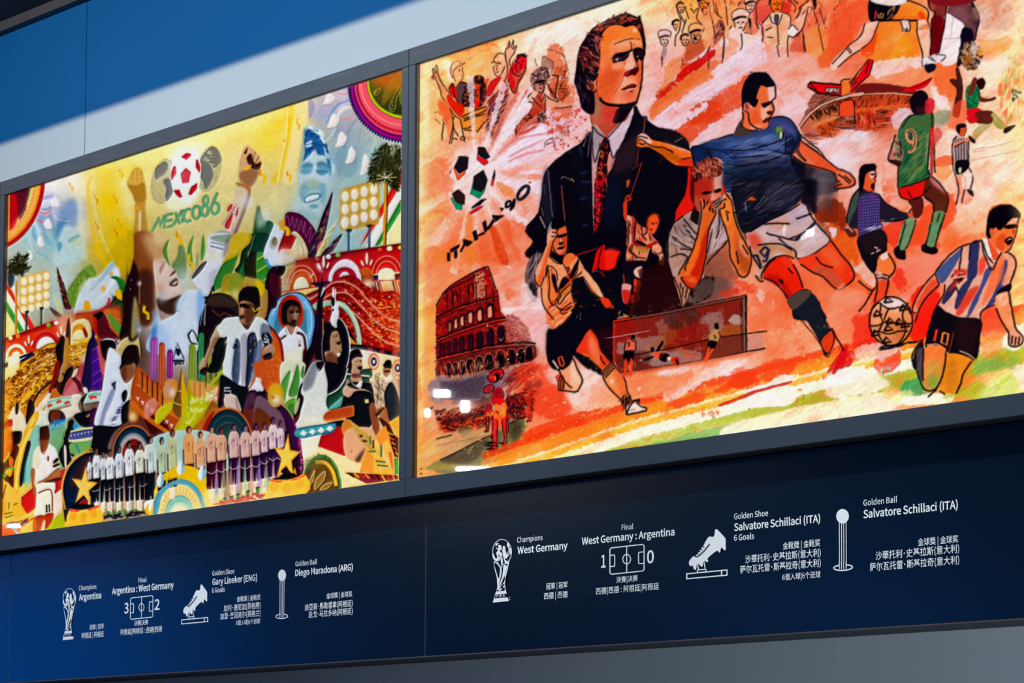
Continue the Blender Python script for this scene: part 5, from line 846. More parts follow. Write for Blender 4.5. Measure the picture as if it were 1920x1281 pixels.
# fans right cluster
P('1300,520 1340,440 1400,400 1470,400 1500,480 1480,560 1440,620 1420,700 1370,680 1320,640','8a5a4c',.9,blur=.8);dabs('1290,520 1340,430 1480,390 1500,500 1440,560 1320,660',150,9,2.2,['2a1c24','5a3438','c89088','e8c8c0','3a2838'],40,80,44,.9)
P('1350,590 1430,560 1445,600 1430,660 1390,690 1350,650','c8907c',.95);ink('1385,600 1420,590;1395,640 1420,635;1360,580 1440,560;1430,580 1445,620 1420,690 1380,680',1.8);dabs('1340,560 1450,540 1440,580 1350,600',14,14,2,[K],5,20,45)
P('1260,720 1320,680 1360,740 1300,820 1200,860 1120,900 1180,800','ecc8b8',.85);P('1310,820 1380,700 1440,720 1460,900 1400,1000 1280,960','b84430',.9);P('1440,700 1560,770 1700,810 1780,830 1700,860 1560,860 1450,820','e8a888',.9);ink('1440,700 1520,760 1600,790;1560,855 1640,860 1760,840;1380,720 1420,780 1450,720;1460,740 1450,920 1420,1000;1310,740 1360,800 1420,860;1260,740 1300,690;1200,820 1270,790 1320,800',1.6,'2a1818')
P('1200,900 1320,860 1460,940 1440,1040 1300,1040 1130,1160 1130,1020','b04428',.85,blur=1);ink('1130,1160 1130,1020 1190,930;1230,860 1260,920 1300,960 1250,980;1290,960 1340,1000;1180,940 1260,1010',2);P('1380,920 1440,900 1470,960 1420,1040 1370,990 1200,1110 1180,1090','c8a090',.9);dabs('1370,920 1460,910 1460,1040 1380,1000',24,10,3,['2a1c1c','6a4a40'],60,50,46)
P('1420,300 1460,280 1540,350 1540,420 1480,420 1420,380','a07868',.8);ink('1430,300 1450,280 1560,350;1530,330 1550,400 1510,480;1410,390 1440,400 1480,420 1500,520;1495,210 1520,205 1550,220;1570,200 1600,240 1660,260 1700,400 1720,430;1340,300 1350,360 1370,390;1630,200 1640,170',1.2,'4a2820',.75)
P('1570,420 1620,420 1600,560 1560,720 1510,700','d06038',.85);dabs('1480,420 1700,380 1740,560 1700,760 1600,800 1490,620',110,30,2,['4a2018','7a3018','f0b090','e88858'],-60,50,47,.6);ink('1530,490 1590,500 1600,540;1600,540 1560,760;1480,580 1540,700;1500,640 1540,690;1570,720 1600,780',2,'20141c')
P('1620,640 1690,630 1690,660 1660,680 1680,740 1620,760 1600,700','b85434',.9);ink('1605,640 1700,640;1640,670 1680,680 1660,750 1610,760;1620,600 1640,620',1.6,'3a1814');ink('1500,860 1550,1260;1560,860 1540,1000;1600,880 1640,1100 1700,1180;1680,860 1720,1100 1720,1200;1490,80 1495,180;1555,90 1550,200',1,'9a7880',.5)
dabs('1620,1090 1720,1090 1720,1160 1660,1160',24,36,2,['9a4a40','c06a50'],80,20,48,.7);ink('1460,1240 1490,1200 1550,1195 1610,1200 1650,1230',1,'9a6a68')
# speckles
dabs('820,900 1900,700 1900,1250 820,1250',60,5,3,['c84028','e07858','902c28'],0,90,49,.6)
# upper crowd
tile(1220,0,5.053)
W('500,-700 2000,-1400 3300,-1500 3300,0 500,0','ee8a58',.6,20,.6);W('600,-300 3000,-900 3000,-400 700,-60','c84828',.4,20,.8)
for s,c,a in [('80,860 480,500 700,340 760,400 560,540 200,820 60,909','f0dcdc',.85),('0,909 520,570 560,560 700,590 330,909','d87040',.75),('330,900 700,590 900,460 1000,600 800,740 520,909','e9dcdc',.85),('260,740 480,560 620,360 690,320 640,440 500,560 330,680','c41a18',.95),('120,660 200,560 420,470 300,640 130,800','e08850',.7),('60,900 260,730 270,740 100,909','c03020',.8),
 ('560,700 860,600 1040,560 900,700 640,909 560,909','f1b8a8',.6),('1460,300 1620,240 1700,400 1700,560 1560,560 1440,480','f09040',.6),('1080,620 1500,520 1600,640 1540,700 1200,800','efb098',.7),('1760,340 1920,300 1920,560 1700,640 1600,660 1580,560','e05a28',.6),('820,450 960,420 980,560 840,600','f0e4e4',.7),('1340,360 1420,280 1500,520 1320,500','c84830',.6)]: W(s,c,a,2.5,.5,0,0)
P('360,400 520,380 520,470 330,600 330,500','b04c2c',.8,blur=1.5);P('1060,180 1140,170 1060,340 1000,280','c03028',.6,blur=2)
W('980,0 1150,20 1120,220 1000,250','c84a40',.7,4,.4);W('1250,0 1340,0 1330,130 1240,110','c83024',.8,3,.4);W('1340,0 1500,0 1480,200 1360,300 1330,140','f08858',.7,5,.4)
# people in the crowd
def face(x,y,r,c='f0a878',cap=None,hair=K,tilt=0):
    P([(x-r,y-r*.6),(x-r*.3,y-r*1.25),(x+r*.7,y-r*1.1),(x+r*1.0,y-r*.1),(x+r*.7,y+r*.9),(x,y+r*1.4),(x-r*.7,y+r*.8)],c,.95)
    L([(x-r,y-r*.6),(x-r*.7,y+r*.8),(x,y+r*1.4),(x+r*.7,y+r*.9),(x+r,y-r*.1)],1.3,K,.9)
    L([(x-r*.5,y-r*.05),(x-r*.1,y-r*.1)],1.5,K); L([(x+r*.25,y-r*.1),(x+r*.65,y-r*.05)],1.5,K); L([(x+r*.1,y),(x+r*.2,y+r*.4)],1,'8a4a30'); L([(x-r*.2,y+r*.75),(x+r*.4,y+r*.72)],1.6,K)
    if cap: P([(x-r*1.3,y-r*.5),(x-r*1.2,y-r*1.7),(x,y-r*2.3),(x+r*1.5,y-r*1.7),(x+r*1.2,y-r*.6),(x,y-r*.9)],cap,.95);L([(x-r*1.3,y-r*.5),(x-r*1.2,y-r*1.7),(x,y-r*2.3),(x+r*1.5,y-r*1.7),(x+r*1.2,y-r*.6)],1.2,K,.8);L([(x-r*1.2,y-r*.4),(x,y-r*.95),(x+r*1.0,y-r*.9)],3.5,hair)
    else: L([(x-r*1.05,y+r*.1),(x-r*.9,y-r*.9),(x,y-r*1.35),(x+r*.8,y-r*1.05)],3.4,hair)
face(130,380,42,'f0c8b0','eac0b8','5a4450');face(330,380,40,'e8b088',None,'2a1c20');face(430,340,52,'d09068','eab078');face(250,240,36,'f0b080');face(290,75,36,'f8b888',None,'6a3a24');face(500,30,44,'f08838','e88030');face(850,220,60,'f2cdb8','ecc8b8');face(945,60,44,'f6c8b0','f0c8a8');face(1195,45,62,'e07028',None);face(520,110,26,'e88850',None,'8a1818')
E(422,365,13,16,K);P('120,440 150,440 150,520 100,580','8a8084',.8)
P('1070,220 1130,140 1240,120 1330,160 1340,320 1300,440 1200,440 1100,420 1080,320','efc9a4',.9);P('1160,170 1240,150 1215,240 1170,240','f6e6dc');P('1175,150 1215,150 1205,240 1185,230','50404a');ink('1130,140 1060,220;1240,120 1320,150 1330,240 1300,400 1305,545;1130,150 1150,210 1200,250 1215,430;1250,140 1210,240;1090,290 1150,265;1100,350 1160,360;1340,250 1340,320',1.5)
P('1340,260 1380,180 1440,80 1500,20 1530,60 1470,200 1430,280 1380,320','f0b090',.9);P('1310,270 1350,240 1400,290 1350,350 1310,340','f4e8e0',.98);ink('1380,180 1420,110 1410,80 1480,20 1500,0;1500,60 1470,180 1440,280 1380,340;1310,280 1350,240 1400,290;1430,70 1400,160;1310,340 1350,355 1400,330',1.6)
P('780,260 860,290 920,320 1000,330 1030,220 1060,240 1050,400 1000,440 920,460 860,500 830,400 740,340','f2ddd4',.85);ink('1000,170 1010,240 1030,280;1030,220 1055,260 1060,400 1000,430;860,320 870,420 850,480;890,310 960,325;1060,440 1070,590;770,250 750,280;680,230 700,380 690,560;930,200 940,260 960,320',1.4);P('910,230 960,200 980,300 920,320','c88058',.8);P('930,190 950,180 950,280','20141c')
P('280,180 310,160 340,190 320,260 290,330 240,360','f8d0a0',.9);ink('290,170 270,300 240,340 235,440;340,180 310,270 300,320;330,60 350,140 365,180;255,80 262,130 290,180;270,120 330,230;560,60 570,140 600,260 600,350 540,500;540,60 560,20;600,20 620,120 680,180;510,140 500,180;380,80 420,130;420,110 460,80 440,180 500,240',1.5)
P('470,200 520,150 560,180 600,300 590,400 530,470 500,400 540,320','f0a878',.75);P('640,200 700,230 680,340 600,420','7a4038',.8,blur=1);dabs('600,230 700,230 690,360 600,400',30,20,3,['3a2024','a04030','e8b098'],-60,30,50,.8)
ink('700,0 720,80 730,240;620,40 640,140;850,20 830,60;1030,0 1000,60 1010,180;1310,0 1370,60 1360,120;1350,0 1400,40;1490,80 1540,90 1600,290 1640,490;1600,80 1660,270;1440,290 1460,490;1450,330 1470,490;1730,100 1770,60 1800,0;1740,120 1760,290;1840,0 1830,60;1900,140 1890,290;1200,430 1220,540;550,520 550,660;700,380 680,600;300,560 310,620;110,540 110,640;1530,0 1560,80 1530,90;1590,20 1620,50',1.5,'241418',.85)
P('1540,0 1570,0 1570,60 1550,90','181018',.9);dabs('100,600 900,500 1100,600 600,880 100,860',80,5,3,['c83020','e08060','f6eeee'],0,90,51,.6);dabs('1400,0 1900,0 1900,300 1500,250',60,22,3,['3a1818','f0b080','c84020','f8d8c0'],-60,40,52,.5)
dabs('240,0 1400,0 1400,60 240,60',70,16,2,['3a1818','f0b080','c84020','f8d8c0','20141c'],70,50,53,.6)
# ---- right top players
tile(1560,0,5.333)
W('300,260 500,220 850,220 860,560 620,680 420,640 300,540','f08a3c',.95,4,.35);W('300,400 480,240 420,500 320,560','e84a24',.8,3,.4);W('640,360 780,360 760,620 560,680','f2a038',.7,6,.3);W('0,60 200,0 380,100 280,340 0,560','e8603c',.75,5,.6);W('1040,640 1260,620 1240,1000 1100,980 1020,820','ec6a38',.8,3,.7);W('380,640 900,580 960,700 500,800','f6e0dc',.8,4,.5);W('1130,130 1330,260 1280,600 1060,620','f2e8ea',.85,3,.3);W('1280,640 1800,560 1800,800 1500,960 1340,760','fae4cc',.8,8,.4)
W('500,780 760,720 1000,660 1000,780 740,880 480,860','f09060',.8,3,.6)
P('380,0 560,0 720,0 700,80 620,190 480,220 390,215 370,150','16121a',1);dabs('560,40 720,0 640,180 560,200',16,44,4,['a07850','302838','c09060'],-55,20,54,.7);P('430,130 450,110 440,190 425,190','e03028');L('460,140 470,190',1.6,'f0e0c8');L('485,140 515,140 510,185 485,185 485,140',2,'e8b050',sm=0)
P('720,10 780,20 900,80 950,130 960,200 900,240 700,205 620,190 660,120','ee9440',1);P('860,140 900,120 950,200 880,210','d84020',.8,blur=1.5);P('620,150 860,170 860,205 620,200','e07030',.7,blur=2)
L('700,10 780,10 920,70 965,120 960,220',2);L('480,215 620,205 860,210',3)
P('860,210 960,210 990,300 990,540 960,600 920,590 900,500 850,320','f4c4a8',.97);ink('855,220 855,340 900,500 910,590 925,640;955,210 985,280 995,420 985,540',2);dabs('860,270 970,240 980,290 880,300',14,30,2,['c87040','8a4a30'],-5,10,55,.8)
P('340,240 400,220 470,225 400,400 300,480 180,570 60,690 0,700 0,620 140,480 280,360','f4cdbc',.95);ink('330,230 310,320 270,380 180,450 80,560 0,640;470,225 400,400 300,490;150,490 190,540;160,470 200,530;290,500 180,570 60,680',1.8,'2a1c20')
P('690,210 775,215 780,290 760,320 750,280 740,325 715,320 710,270','ded4d4',.9);ink('690,215 715,320;775,215 785,280 765,320 750,285 745,325 720,290',1.5)
P('970,0 1170,0 1150,100 1110,190 1010,190 1040,120 980,90','a04c40',1);P('1040,60 1150,60 1110,190 1020,180','7a3430',.9,blur=1);P('1005,185 1120,185 1130,280 1050,560 980,560 1000,380','8a1c20',1);P('1010,190 1110,190 1060,540 1010,540','5a1018',.8,blur=1.5);L('1000,185 995,380 985,550',2);L('1135,200 1100,380 1060,560',2);L('970,0 985,90 1040,130 1010,180',2);L('1170,0 1140,100 1135,200',2)
P('900,600 990,560 1040,540 1140,560 1080,620 1040,640 960,660 900,660','e6dcdc',.95);ink('900,600 910,670 950,640;1040,550 1140,560 1090,620;960,570 1040,620;980,560 1020,600',1.4,'3a3038');P('935,660 990,640 1035,650 1030,700 970,730 935,700','161a2a',1)
P('1150,120 1200,40 1260,0 1390,0 1470,160 1460,260 1430,400 1400,420 1330,390 1330,250 1200,150','6a4448',1);P('1170,110 1240,60 1340,100 1360,220 1330,230 1200,150','84565a',.7,blur=2);P('1390,0 1470,160 1450,280 1400,200','4a2c34',.8,blur=2);L('1380,0 1470,160 1450,300 1430,400',2.2);L('1150,120 1240,170 1330,250 1320,380',1.4,'403058')
P('1310,285 1400,300 1420,380 1400,420 1350,480 1290,440','181424',1);P('1285,440 1350,470 1340,560 1280,660 1250,660 1270,540','241a24',1);P('1220,400 1290,380 1280,480','eadfe4')
E(1395,565,108,130,'b8a498');dabs(' '.join(f'{x:.0f},{y:.0f}' for x,y in ell(1395,565,105,128,0,20)),170,22,6,['2a2220','e8dcd0','8a6a58','c87a38','4a3a34'],40,80,56,.9);E(1420,500,40,50,'f2e6dc',0,.7,2);E(1350,600,40,50,'a05c28',0,.7,2)
ink('1210,180 1190,400;1110,400 1280,380;1440,20 1530,160;1440,400 1600,415 1760,370',.9,'7a6870',.7);W('1430,40 1800,20 1780,280 1500,300','c8a090',.5,8,.7);W('1480,420 1800,380 1700,560 1500,600','e8a050',.7,5,.6)
# raised dark hand
P('1240,700 1265,680 1290,760 1310,860 1300,1000 1280,1140 1260,1180 1210,1150 1230,1020 1250,900 1210,850 1180,800 1220,790 1250,800','4a2420',1);W('1180,1080 1340,1000 1320,1280 1150,1280','f05a38',.6,3,.6)
# jumping player in green
P('1340,960 1350,880 1400,850 1460,880 1480,960 1450,1080 1370,1100 1345,1030','1f6e48',1);dabs('1350,880 1470,900 1440,1080 1360,1080',26,26,4,['12442e','3c8a5c'],60,40,57,.7);P('1420,780 1450,800 1430,900 1390,960 1360,950 1390,860','6a3424',1);P('1450,810 1500,785 1535,820 1520,880 1480,900 1450,860','2c1614',1);P('1465,940 1500,980 1580,990 1630,970 1630,1000 1540,1020 1480,1010','5a3024',1)
P('1350,1110 1440,1080 1500,1110 1480,1180 1420,1220 1370,1190','c42028',1);P('1440,1130 1560,1110 1620,1140 1580,1220 1520,1240 1440,1220','5c2c24',1);P('1600,1130 1650,1150 1740,1260 1720,1290 1660,1280 1590,1200','a89a54',1)
W('1660,820 1760,720 1900,700 1920,1000 1800,1060 1680,960','c8b878',.6,6,.8);dabs('1660,800 1760,720 1920,700 1920,1240 1720,1240 1680,1000',160,40,8,['e8a060','f6e0a0','a09a50','e86030','fff0c0'],-75,20,58,.55);E(1845,945,45,60,'b8a878',0,.9);dabs('1800,900 1880,890 1890,1000 1800,1000',26,16,4,['2a2418','e8e0c0'],40,80,59,.9)
# parts of the print above the picture edge
tile(0,0,1)
P('1632,2 1700,6 1716,-60 1700,-130 1650,-150 1612,-110 1618,-50','e8e0dc',1);P('1612,-110 1590,-60 1560,-30 1548,-44 1576,-90 1618,-140','e8a080',1);E(1662,-172,20,26,'d87048');P('1640,-176 1650,-204 1680,-202 1684,-180 1660,-190','161016');P('1740,2 1826,2 1850,-70 1830,-150 1770,-160 1738,-90','7a2028',1);E(1800,-186,20,26,'5c3028');P('1780,-192 1796,-216 1818,-208 1820,-186','161016');ink('1632,2 1618,-50 1612,-110 1650,-150 1700,-130 1716,-60 1702,4;1740,2 1738,-90 1770,-160 1830,-150 1850,-70 1828,2',2)
for k in range(16): face(1250+k*21,-22-(k*37)%60-k*4,11,['f0b080','e88850','f2cdb8'][k%3],['eac0b8',None][k%2])
# stadium
tile(1560,0,5.333)
W('0,960 300,860 800,900 820,1020 1000,1080 700,1150 640,1280 0,1280','b8482c',.9,3,.45);P('230,920 300,850 500,840 800,890 820,940 600,930 350,930','6a2020',.95,blur=.8)
dabs('0,1020 300,930 780,950 790,1070 230,1100 0,1200',170,24,3,['5a1c14','8a3018','c86030','3a1410'],-60,30,60,.7);P('240,1090 780,1040 780,1060 240,1130','d86a38',.9,blur=1)
dabs('80,1150 230,1150 230,1280 80,1280',40,60,2,['6a2c20','3a1818','e8a080'],0,6,61,.8);dabs('430,1100 570,1080 570,1280 430,1280',40,60,2,['5a281c','3a1818','e8a080'],0,6,62,.8);dabs('240,1120 430,1110 430,1280 240,1280',60,40,4,['e04a28','b02c18','f09068','5a1c18'],85,20,63,.7)
L('0,1030 160,980 380,940 600,930 820,955',5,'e0a888');L('0,1040 160,990 380,950',1.5,'4a2018');L('0,1020 160,970 380,930 600,920 820,945',1.5,'4a2018')
P('80,1160 85,1000 230,1000 230,1150','d8482c',.95,0);L('80,1280 85,1010',1.6);L('230,1010 232,1280',1.6);P('90,960 100,820 150,800 185,810 190,930','e8803c',1,0);L('80,960 95,820 150,797 190,800',1.6)
P('365,600 415,605 375,750 200,920 180,920 250,780','d01824',1,0);L('365,600 415,605 372,755 190,925',1.8,sm=0);L('365,600 200,810 175,830',1.6,sm=0);L('375,620 335,740',1.8,sm=0);P('180,830 250,760 250,830 190,880','6a2820',.9,0)
P('1000,780 950,860 830,910 700,920 760,880 900,830','d01824',1);L('1000,785 900,850 780,890',1.4,'5a1018')
W('560,1160 780,1080 800,1200 700,1280 600,1280','e8d4dc',.8,4,.5);W('980,800 1100,980 1220,1080 1100,1120 1010,1000','f6e4de',.85,4,.5)
tile(1280,120,5.338)
W('1170,640 1260,500 1560,420 1560,640 1300,760','b8583c',.8,4,.4);P('1330,300 1580,320 1440,400 1300,480 1220,520','a06450',.97,blur=.5);dabs('1330,300 1570,325 1400,420 1230,520',50,60,2,['3a1c18','c89078','6a3428'],-12,10,64,.8)
P('1270,530 1360,460 1560,400 1570,530 1400,580 1300,630','c07850',.9,blur=.6);dabs('1270,520 1360,460 1560,400 1560,470 1300,560',60,22,3,['4a2014','2a1410'],65,20,65,.85);P('1290,640 1400,570 1570,530 1570,560 1400,610','e8a060',.8,blur=1.5);P('1350,630 1560,560 1560,700 1400,740','b84a24',.8,blur=3);dabs('1350,640 1560,570 1560,700 1400,730',60,26,3,['5a2018','e07838','8a3018'],60,60,66,.7)
L('1170,640 1240,540 1350,440 1500,370 1680,320 1815,290',5,'d8b49c');L('1180,650 1250,560 1360,455 1510,385 1690,335',1.4,'4a2018');L('1165,620 1230,530 1340,430 1490,360 1670,305',1.2,'6a4038')
dabs('1240,680 1350,670 1350,810 1270,810',30,90,2,['7a4034','c09088'],0,5,67,.8);dabs('1570,520 1720,510 1730,650 1570,650',40,60,2.4,['3a1a14','c86840','8a7078'],0,8,68,.85);W('1370,740 1600,700 1815,660 1815,760 1500,820 1380,880','e9e0e4',.7,4,.5)
P('1580,380 1650,362 1715,385 1725,500 1570,520','e05a34',.95);L('1570,520 1575,400 1650,362 1715,385 1725,600',1.6)
P('1255,215 1280,185 1590,215 1585,320 1350,295 1320,280','d01c20',1,0);L('1255,215 1280,185 1590,212 1585,322 1350,293 1255,225',3,sm=0);L('1280,190 1355,290 1450,300',2.2,sm=0);P('1440,235 1570,245 1565,295 1435,285','f2e0d0',1,0);L('1440,235 1570,245 1565,295 1435,285 1440,235',1.8,sm=0)
L('1455,250 1478,252 1455,285',2,'6a2018',sm=0);L('1500,290 1515,252 1518,292',2,'6a2018',sm=0);L('1535,252 1558,258 1530,288 1555,290',2,'6a2018',sm=0)
# washes behind the central figures
W('0,560 250,400 310,470 200,540 0,630','c83c1c',.75,7,.5);W('0,300 240,100 330,160 200,260 0,340','e07848',.7,4,.5);W('0,0 140,0 0,110','c02418',.8,2,.5);W('0,340 640,20 700,60 300,360 0,540','ecd4d4',.5,5,.3)
W('1120,300 1260,380 1200,560 1080,560 980,440','eedcdc',.7,8,.3);W('540,560 300,740 120,760 180,560 300,520','e8ccd0',.6,6,.4)
tile(1040,10,5.823)
W('1000,1240 1747,1010 1747,1281 1300,1281','d84820',.85,4,.5);W('1080,1060 1400,860 1660,740 1747,700 1747,820 1400,960 1000,1230','e06c34',.75,3,.5);W('1100,1000 1230,800 1480,620 1560,600 1480,760 1250,900','dd8448',.6,3,.5);W('1340,790 1420,690 1560,600 1747,470 1747,560 1500,720 1380,790','c41818',.9,2,.4);W('1560,60 1600,0 1747,0 1747,160 1600,200','f09060',.4,6,.4)
tile(1200,2,2.098)
for q,c,al in [('0,470 60,430 480,140 505,235 330,340 100,500 0,540','ecdade',.8),('40,425 120,350 262,258 290,300 130,400 40,475','e07c44',.8),('60,380 150,300 240,225 250,240 160,315 70,400','c02420',.85),('90,505 250,405 430,290 500,330 440,400 300,460 200,560','d8502c',.8),('0,560 90,500 260,395 280,410 130,520 0,610','f0dcdc',.9),('200,560 420,420 520,340 560,360 400,480 220,600','efd4d0',.8),]: W(q,c,al,2.2,.3,1,0)
# ---- 'ball' emblem and lettering
tile(0,0,1)
for a,b,c,al in [(-97,-91,'f6e6e4',.7),(-84,-80,'c8403a',.35),(-72,-66,'f8ecec',.75),(-60,-56,'c23a34',.5),(-52,-44,'faf0f2',.85),(-40,-36,'c8504a',.4),(-33,-22,'f4eef6',.9),(-12,-5,'f2b49c',.5),(5,12,'f6ecf2',.7),(20,27,'e89c74',.5),(34,40,'f8ece8',.7),(47,52,'e27a50',.5),(58,66,'f6e2da',.7),(72,78,'e6885c',.45),(86,93,'f4dccf',.6),(104,110,'f4dccf',.6),(125,134,'f6dcc8',.5),(150,160,'f8dcb8',.45)]:
    a,b=np.radians(a),np.radians(b); W([(893+34*np.cos(a),332+44*np.sin(a)),(893+150*np.cos(a),332+190*np.sin(a)),(893+150*np.cos(b),332+190*np.sin(b)),(893+34*np.cos(b),332+44*np.sin(b))],c,al,1.6,.22,1,0)
tile(780,250,5.336)
E(560,460,270,330,'f4ecea',10,.8,10);
for t,l,c in [(-60,1,'f8ecec'),(-25,1,'f6ecee'),(10,1,'f2e0dc'),(48,1,'f6eeee'),(75,1,'f4dcd0'),(120,1,'f4dcd0'),(150,1,'f8e4d8')]:
    r=np.radians(t); a1,a2=np.radians(t-5),np.radians(t+6); P([(620+250*np.cos(r),440+300*np.sin(r)),(620+820*np.cos(a1),440+820*np.sin(a1)),(620+820*np.cos(a2),440+820*np.sin(a2))],c,.4,0,3)
W('860,360 1000,400 1230,420 1240,470 1020,460 870,420','f0b098',.8,1.5,.5);W('800,470 960,560 990,640 900,620 820,560','e8a068',.8,2,.5);W('1000,600 1220,660 1230,740 1060,720','f0b89c',.8,3,.5)
W('600,1000 760,940 940,870 1100,960 1150,1160 1100,1281 600,1281','e2683c',.75,6,.5);W('500,820 580,830 590,1281 490,1281','e8864c',.7,3,.4);W('740,950 800,960 930,1281 840,1281','c84420',.7,1.5,.3);W('930,870 1000,920 1200,1180 1100,1281','eea080',.5,4,.5);W('60,1180 300,1100 560,1100 600,1281 60,1281','e88040',.6,6,.5);W('230,260 360,300 380,620 260,700 240,500','ee7444',.6,6,.7)
for s in ['920,290 1100,210 1290,170','1000,60 1200,20 1400,-10','930,240 1100,150 1300,60']: L(s,4,'c86058',.5,blur=1)
ink('1290,150 1300,90 1340,60 1380,70 1385,140;1300,115 1375,90',1.2,'6a4a50')
clip(ell(560,470,245,335,8),0)
clip()
for s,c in [('435,240 530,245 520,360 435,410 385,345','18141a'),('380,360 385,345 430,420 500,375 495,410 415,475','e0522c'),('625,140 690,150 745,240 690,270 620,210','18141a'),('615,215 690,270 715,260 725,300 680,325 610,265','d0202a'),('680,370 718,470 695,550 655,592 570,565 580,435','1a161c'),('575,480 570,565 655,592 697,545 680,600 630,655 545,605','1a8a64'),
 ('425,562 490,620 490,715 440,715 390,680 365,605','2a1c18'),('350,650 370,645 395,690 470,720 465,770 400,760','1a8a64'),('710,655 640,720 560,760 565,740 650,665','18141a'),('680,725 620,780 540,815 540,800 620,735','c42030'),('790,360 795,420 780,480 765,450','18141a'),('765,455 785,480 770,535 750,520','d03030'),('355,360 350,400 335,410','50404a'),('335,420 330,465 322,460','2a9a7a')]: P(s,c,.97,0)
for s,c in [('530,240 490,232 440,232 435,245','18141a'),('625,140 680,145 700,170','18141a')]: P(s,c)
# ITALIA '90 stencil letters
B='15131c'
for s in ['315,1200 345,1195 345,1281 318,1281','345,1165 440,1110 430,1150 350,1200','385,1180 415,1165 412,1245 385,1255','440,1195 480,1110 500,1115 460,1190','480,1060 575,1090 510,1140 478,1100','570,990 605,968 625,1060 590,1080','600,1030 680,990 690,1010 640,1030','665,900 700,870 720,970 690,1000','680,975 730,930 770,860 785,880 740,965','765,822 885,822 810,885 770,860','790,870 830,860 780,900','840,745 885,755 860,785']: P(s,B,.97,0)
P('890,740 900,690 940,670 960,690 940,740 905,755','15131c');P('912,725 920,700 940,695 930,725','f0d8d4');P('940,775 950,720 985,655 1000,680 985,740 950,775','15131c');L([tuple(v) for v in ell(1075,598,38,80,38,20)],5.5,'2a2834',closed=True)
E(1142,495,14,10,'e0784c')
tile(0,0,1)
P('1008,420 1000,455 985,478 1012,500 1040,560 1060,640 1100,690 1150,700 1150,604 1220,590 1300,572 1340,540 1320,440 1300,380','131119',1,blur=.6);P('1230,520 1330,470 1380,540 1340,575 1220,592 1180,596','32161a',.6,blur=9)
# ---- central man in dark suit
tile(980,200,5.338)
P('130,1281 160,1060 190,900 210,700 280,590 420,470 560,380 690,255 720,200 860,300 1110,0 1180,80 1280,160 1360,210 1500,240 1600,300 1670,400 1690,640 1640,900 1540,1060 1530,1140 1500,1281','14121a',1)
P('700,0 960,0 960,180 860,312 820,312 700,190','b4543e',1)
P('700,200 840,320 830,350 760,540 730,900 720,1281 700,900','c8a4a0',1);P('700,190 830,320 790,340 760,430 735,560 705,420','a8989c',1);P('1105,0 1110,80 1050,250 960,440 915,520 870,420 845,310 1000,140','d8c4c8',1);P('870,430 915,520 940,480 900,620 850,700 850,900 830,700','d89a90',1)
ink('705,200 750,260 820,310 850,315 930,230 1060,70;705,210 700,420 730,560 780,370;860,330 880,430 915,515 960,430',1.8)
P('820,320 850,330 880,430 840,520 850,640 840,780 800,960 780,1050 750,1200 720,1281 720,900 740,720 770,560 790,480 770,430','241018',1);dabs('800,340 870,420 830,520 850,700 800,900 730,960 740,720 780,500',80,12,4,['a03c20','d07848','2a1018','c83028'],60,60,69,.85);dabs('730,740 840,740 800,980 740,1240 725,1240',110,14,4.5,['c8202c','901420','e04038','2a1018'],60,50,70,.9)
P('850,780 1000,480 1130,180 1240,100 1230,240 1140,420 1130,580 960,900 850,1100','1a161e',.9,blur=1);P('960,440 1140,280 1200,250 1140,420 1130,580 1000,640 900,640','38282e',.7,blur=4)
P('1230,240 1500,240 1640,330 1660,400 1500,380 1400,340','1f1a20',.9,blur=2);L('1225,120 1210,260',1.6,'b05c40');L('1165,420 1140,590',1.6,'8a3c2c');L('1195,560 1150,700 1085,890',2,'8a3c2c');L('1100,630 1200,565',1.4,'6a3430');L('1400,510 1370,570',1.4,'6a2c24');L('1520,360 1600,315',1.4,'c0a090')
L('395,790 400,900 440,1281',2,'9a4a48');L('255,640 275,840 300,1110',1.8,'a8887c');L('390,730 410,705 500,745',1.8,'8a6a60');L('490,720 520,755',1.8,'c09080');L('215,780 225,880',1.4,'8a6a60');L('190,1010 210,1100',2,'8a6a60');L('175,1100 230,1220',3,'c09a90');L('640,320 610,400',2.4,'a89090');L('680,280 655,500',3,'b8a09c');P('620,320 690,265 690,520 640,560','0f0f18',.6,blur=1)
for s in ['580,680 650,655','590,750 640,760 680,750','580,930 650,910','600,1190 650,1180','570,400 590,480','460,450 480,470']: L(s,3,'3a5a80',.55,blur=1.2)
P('1045,740 1080,740 1060,810 1040,800','c86040',.9);P('560,430 600,500 580,700 700,900 640,1000 560,700','1f2c48',.35,blur=8);P('900,700 1000,900 980,1100 850,1250 820,1000','122238',.5,blur=8);P('200,700 260,620 300,1100 240,1200 190,1000','2c2c3c',.6,blur=4)
# right flank red strip
P('1660,620 1720,610 1690,800 1720,1000 1680,1060 1540,1150 1540,1040 1620,900 1650,760','d02a20',1);L('1690,620 1690,860 1720,1000 1680,1060 1540,1150',1.6);W('1690,680 1815,580 1815,1200 1720,1010','6a1414',.9,2,.3)
# neck and head

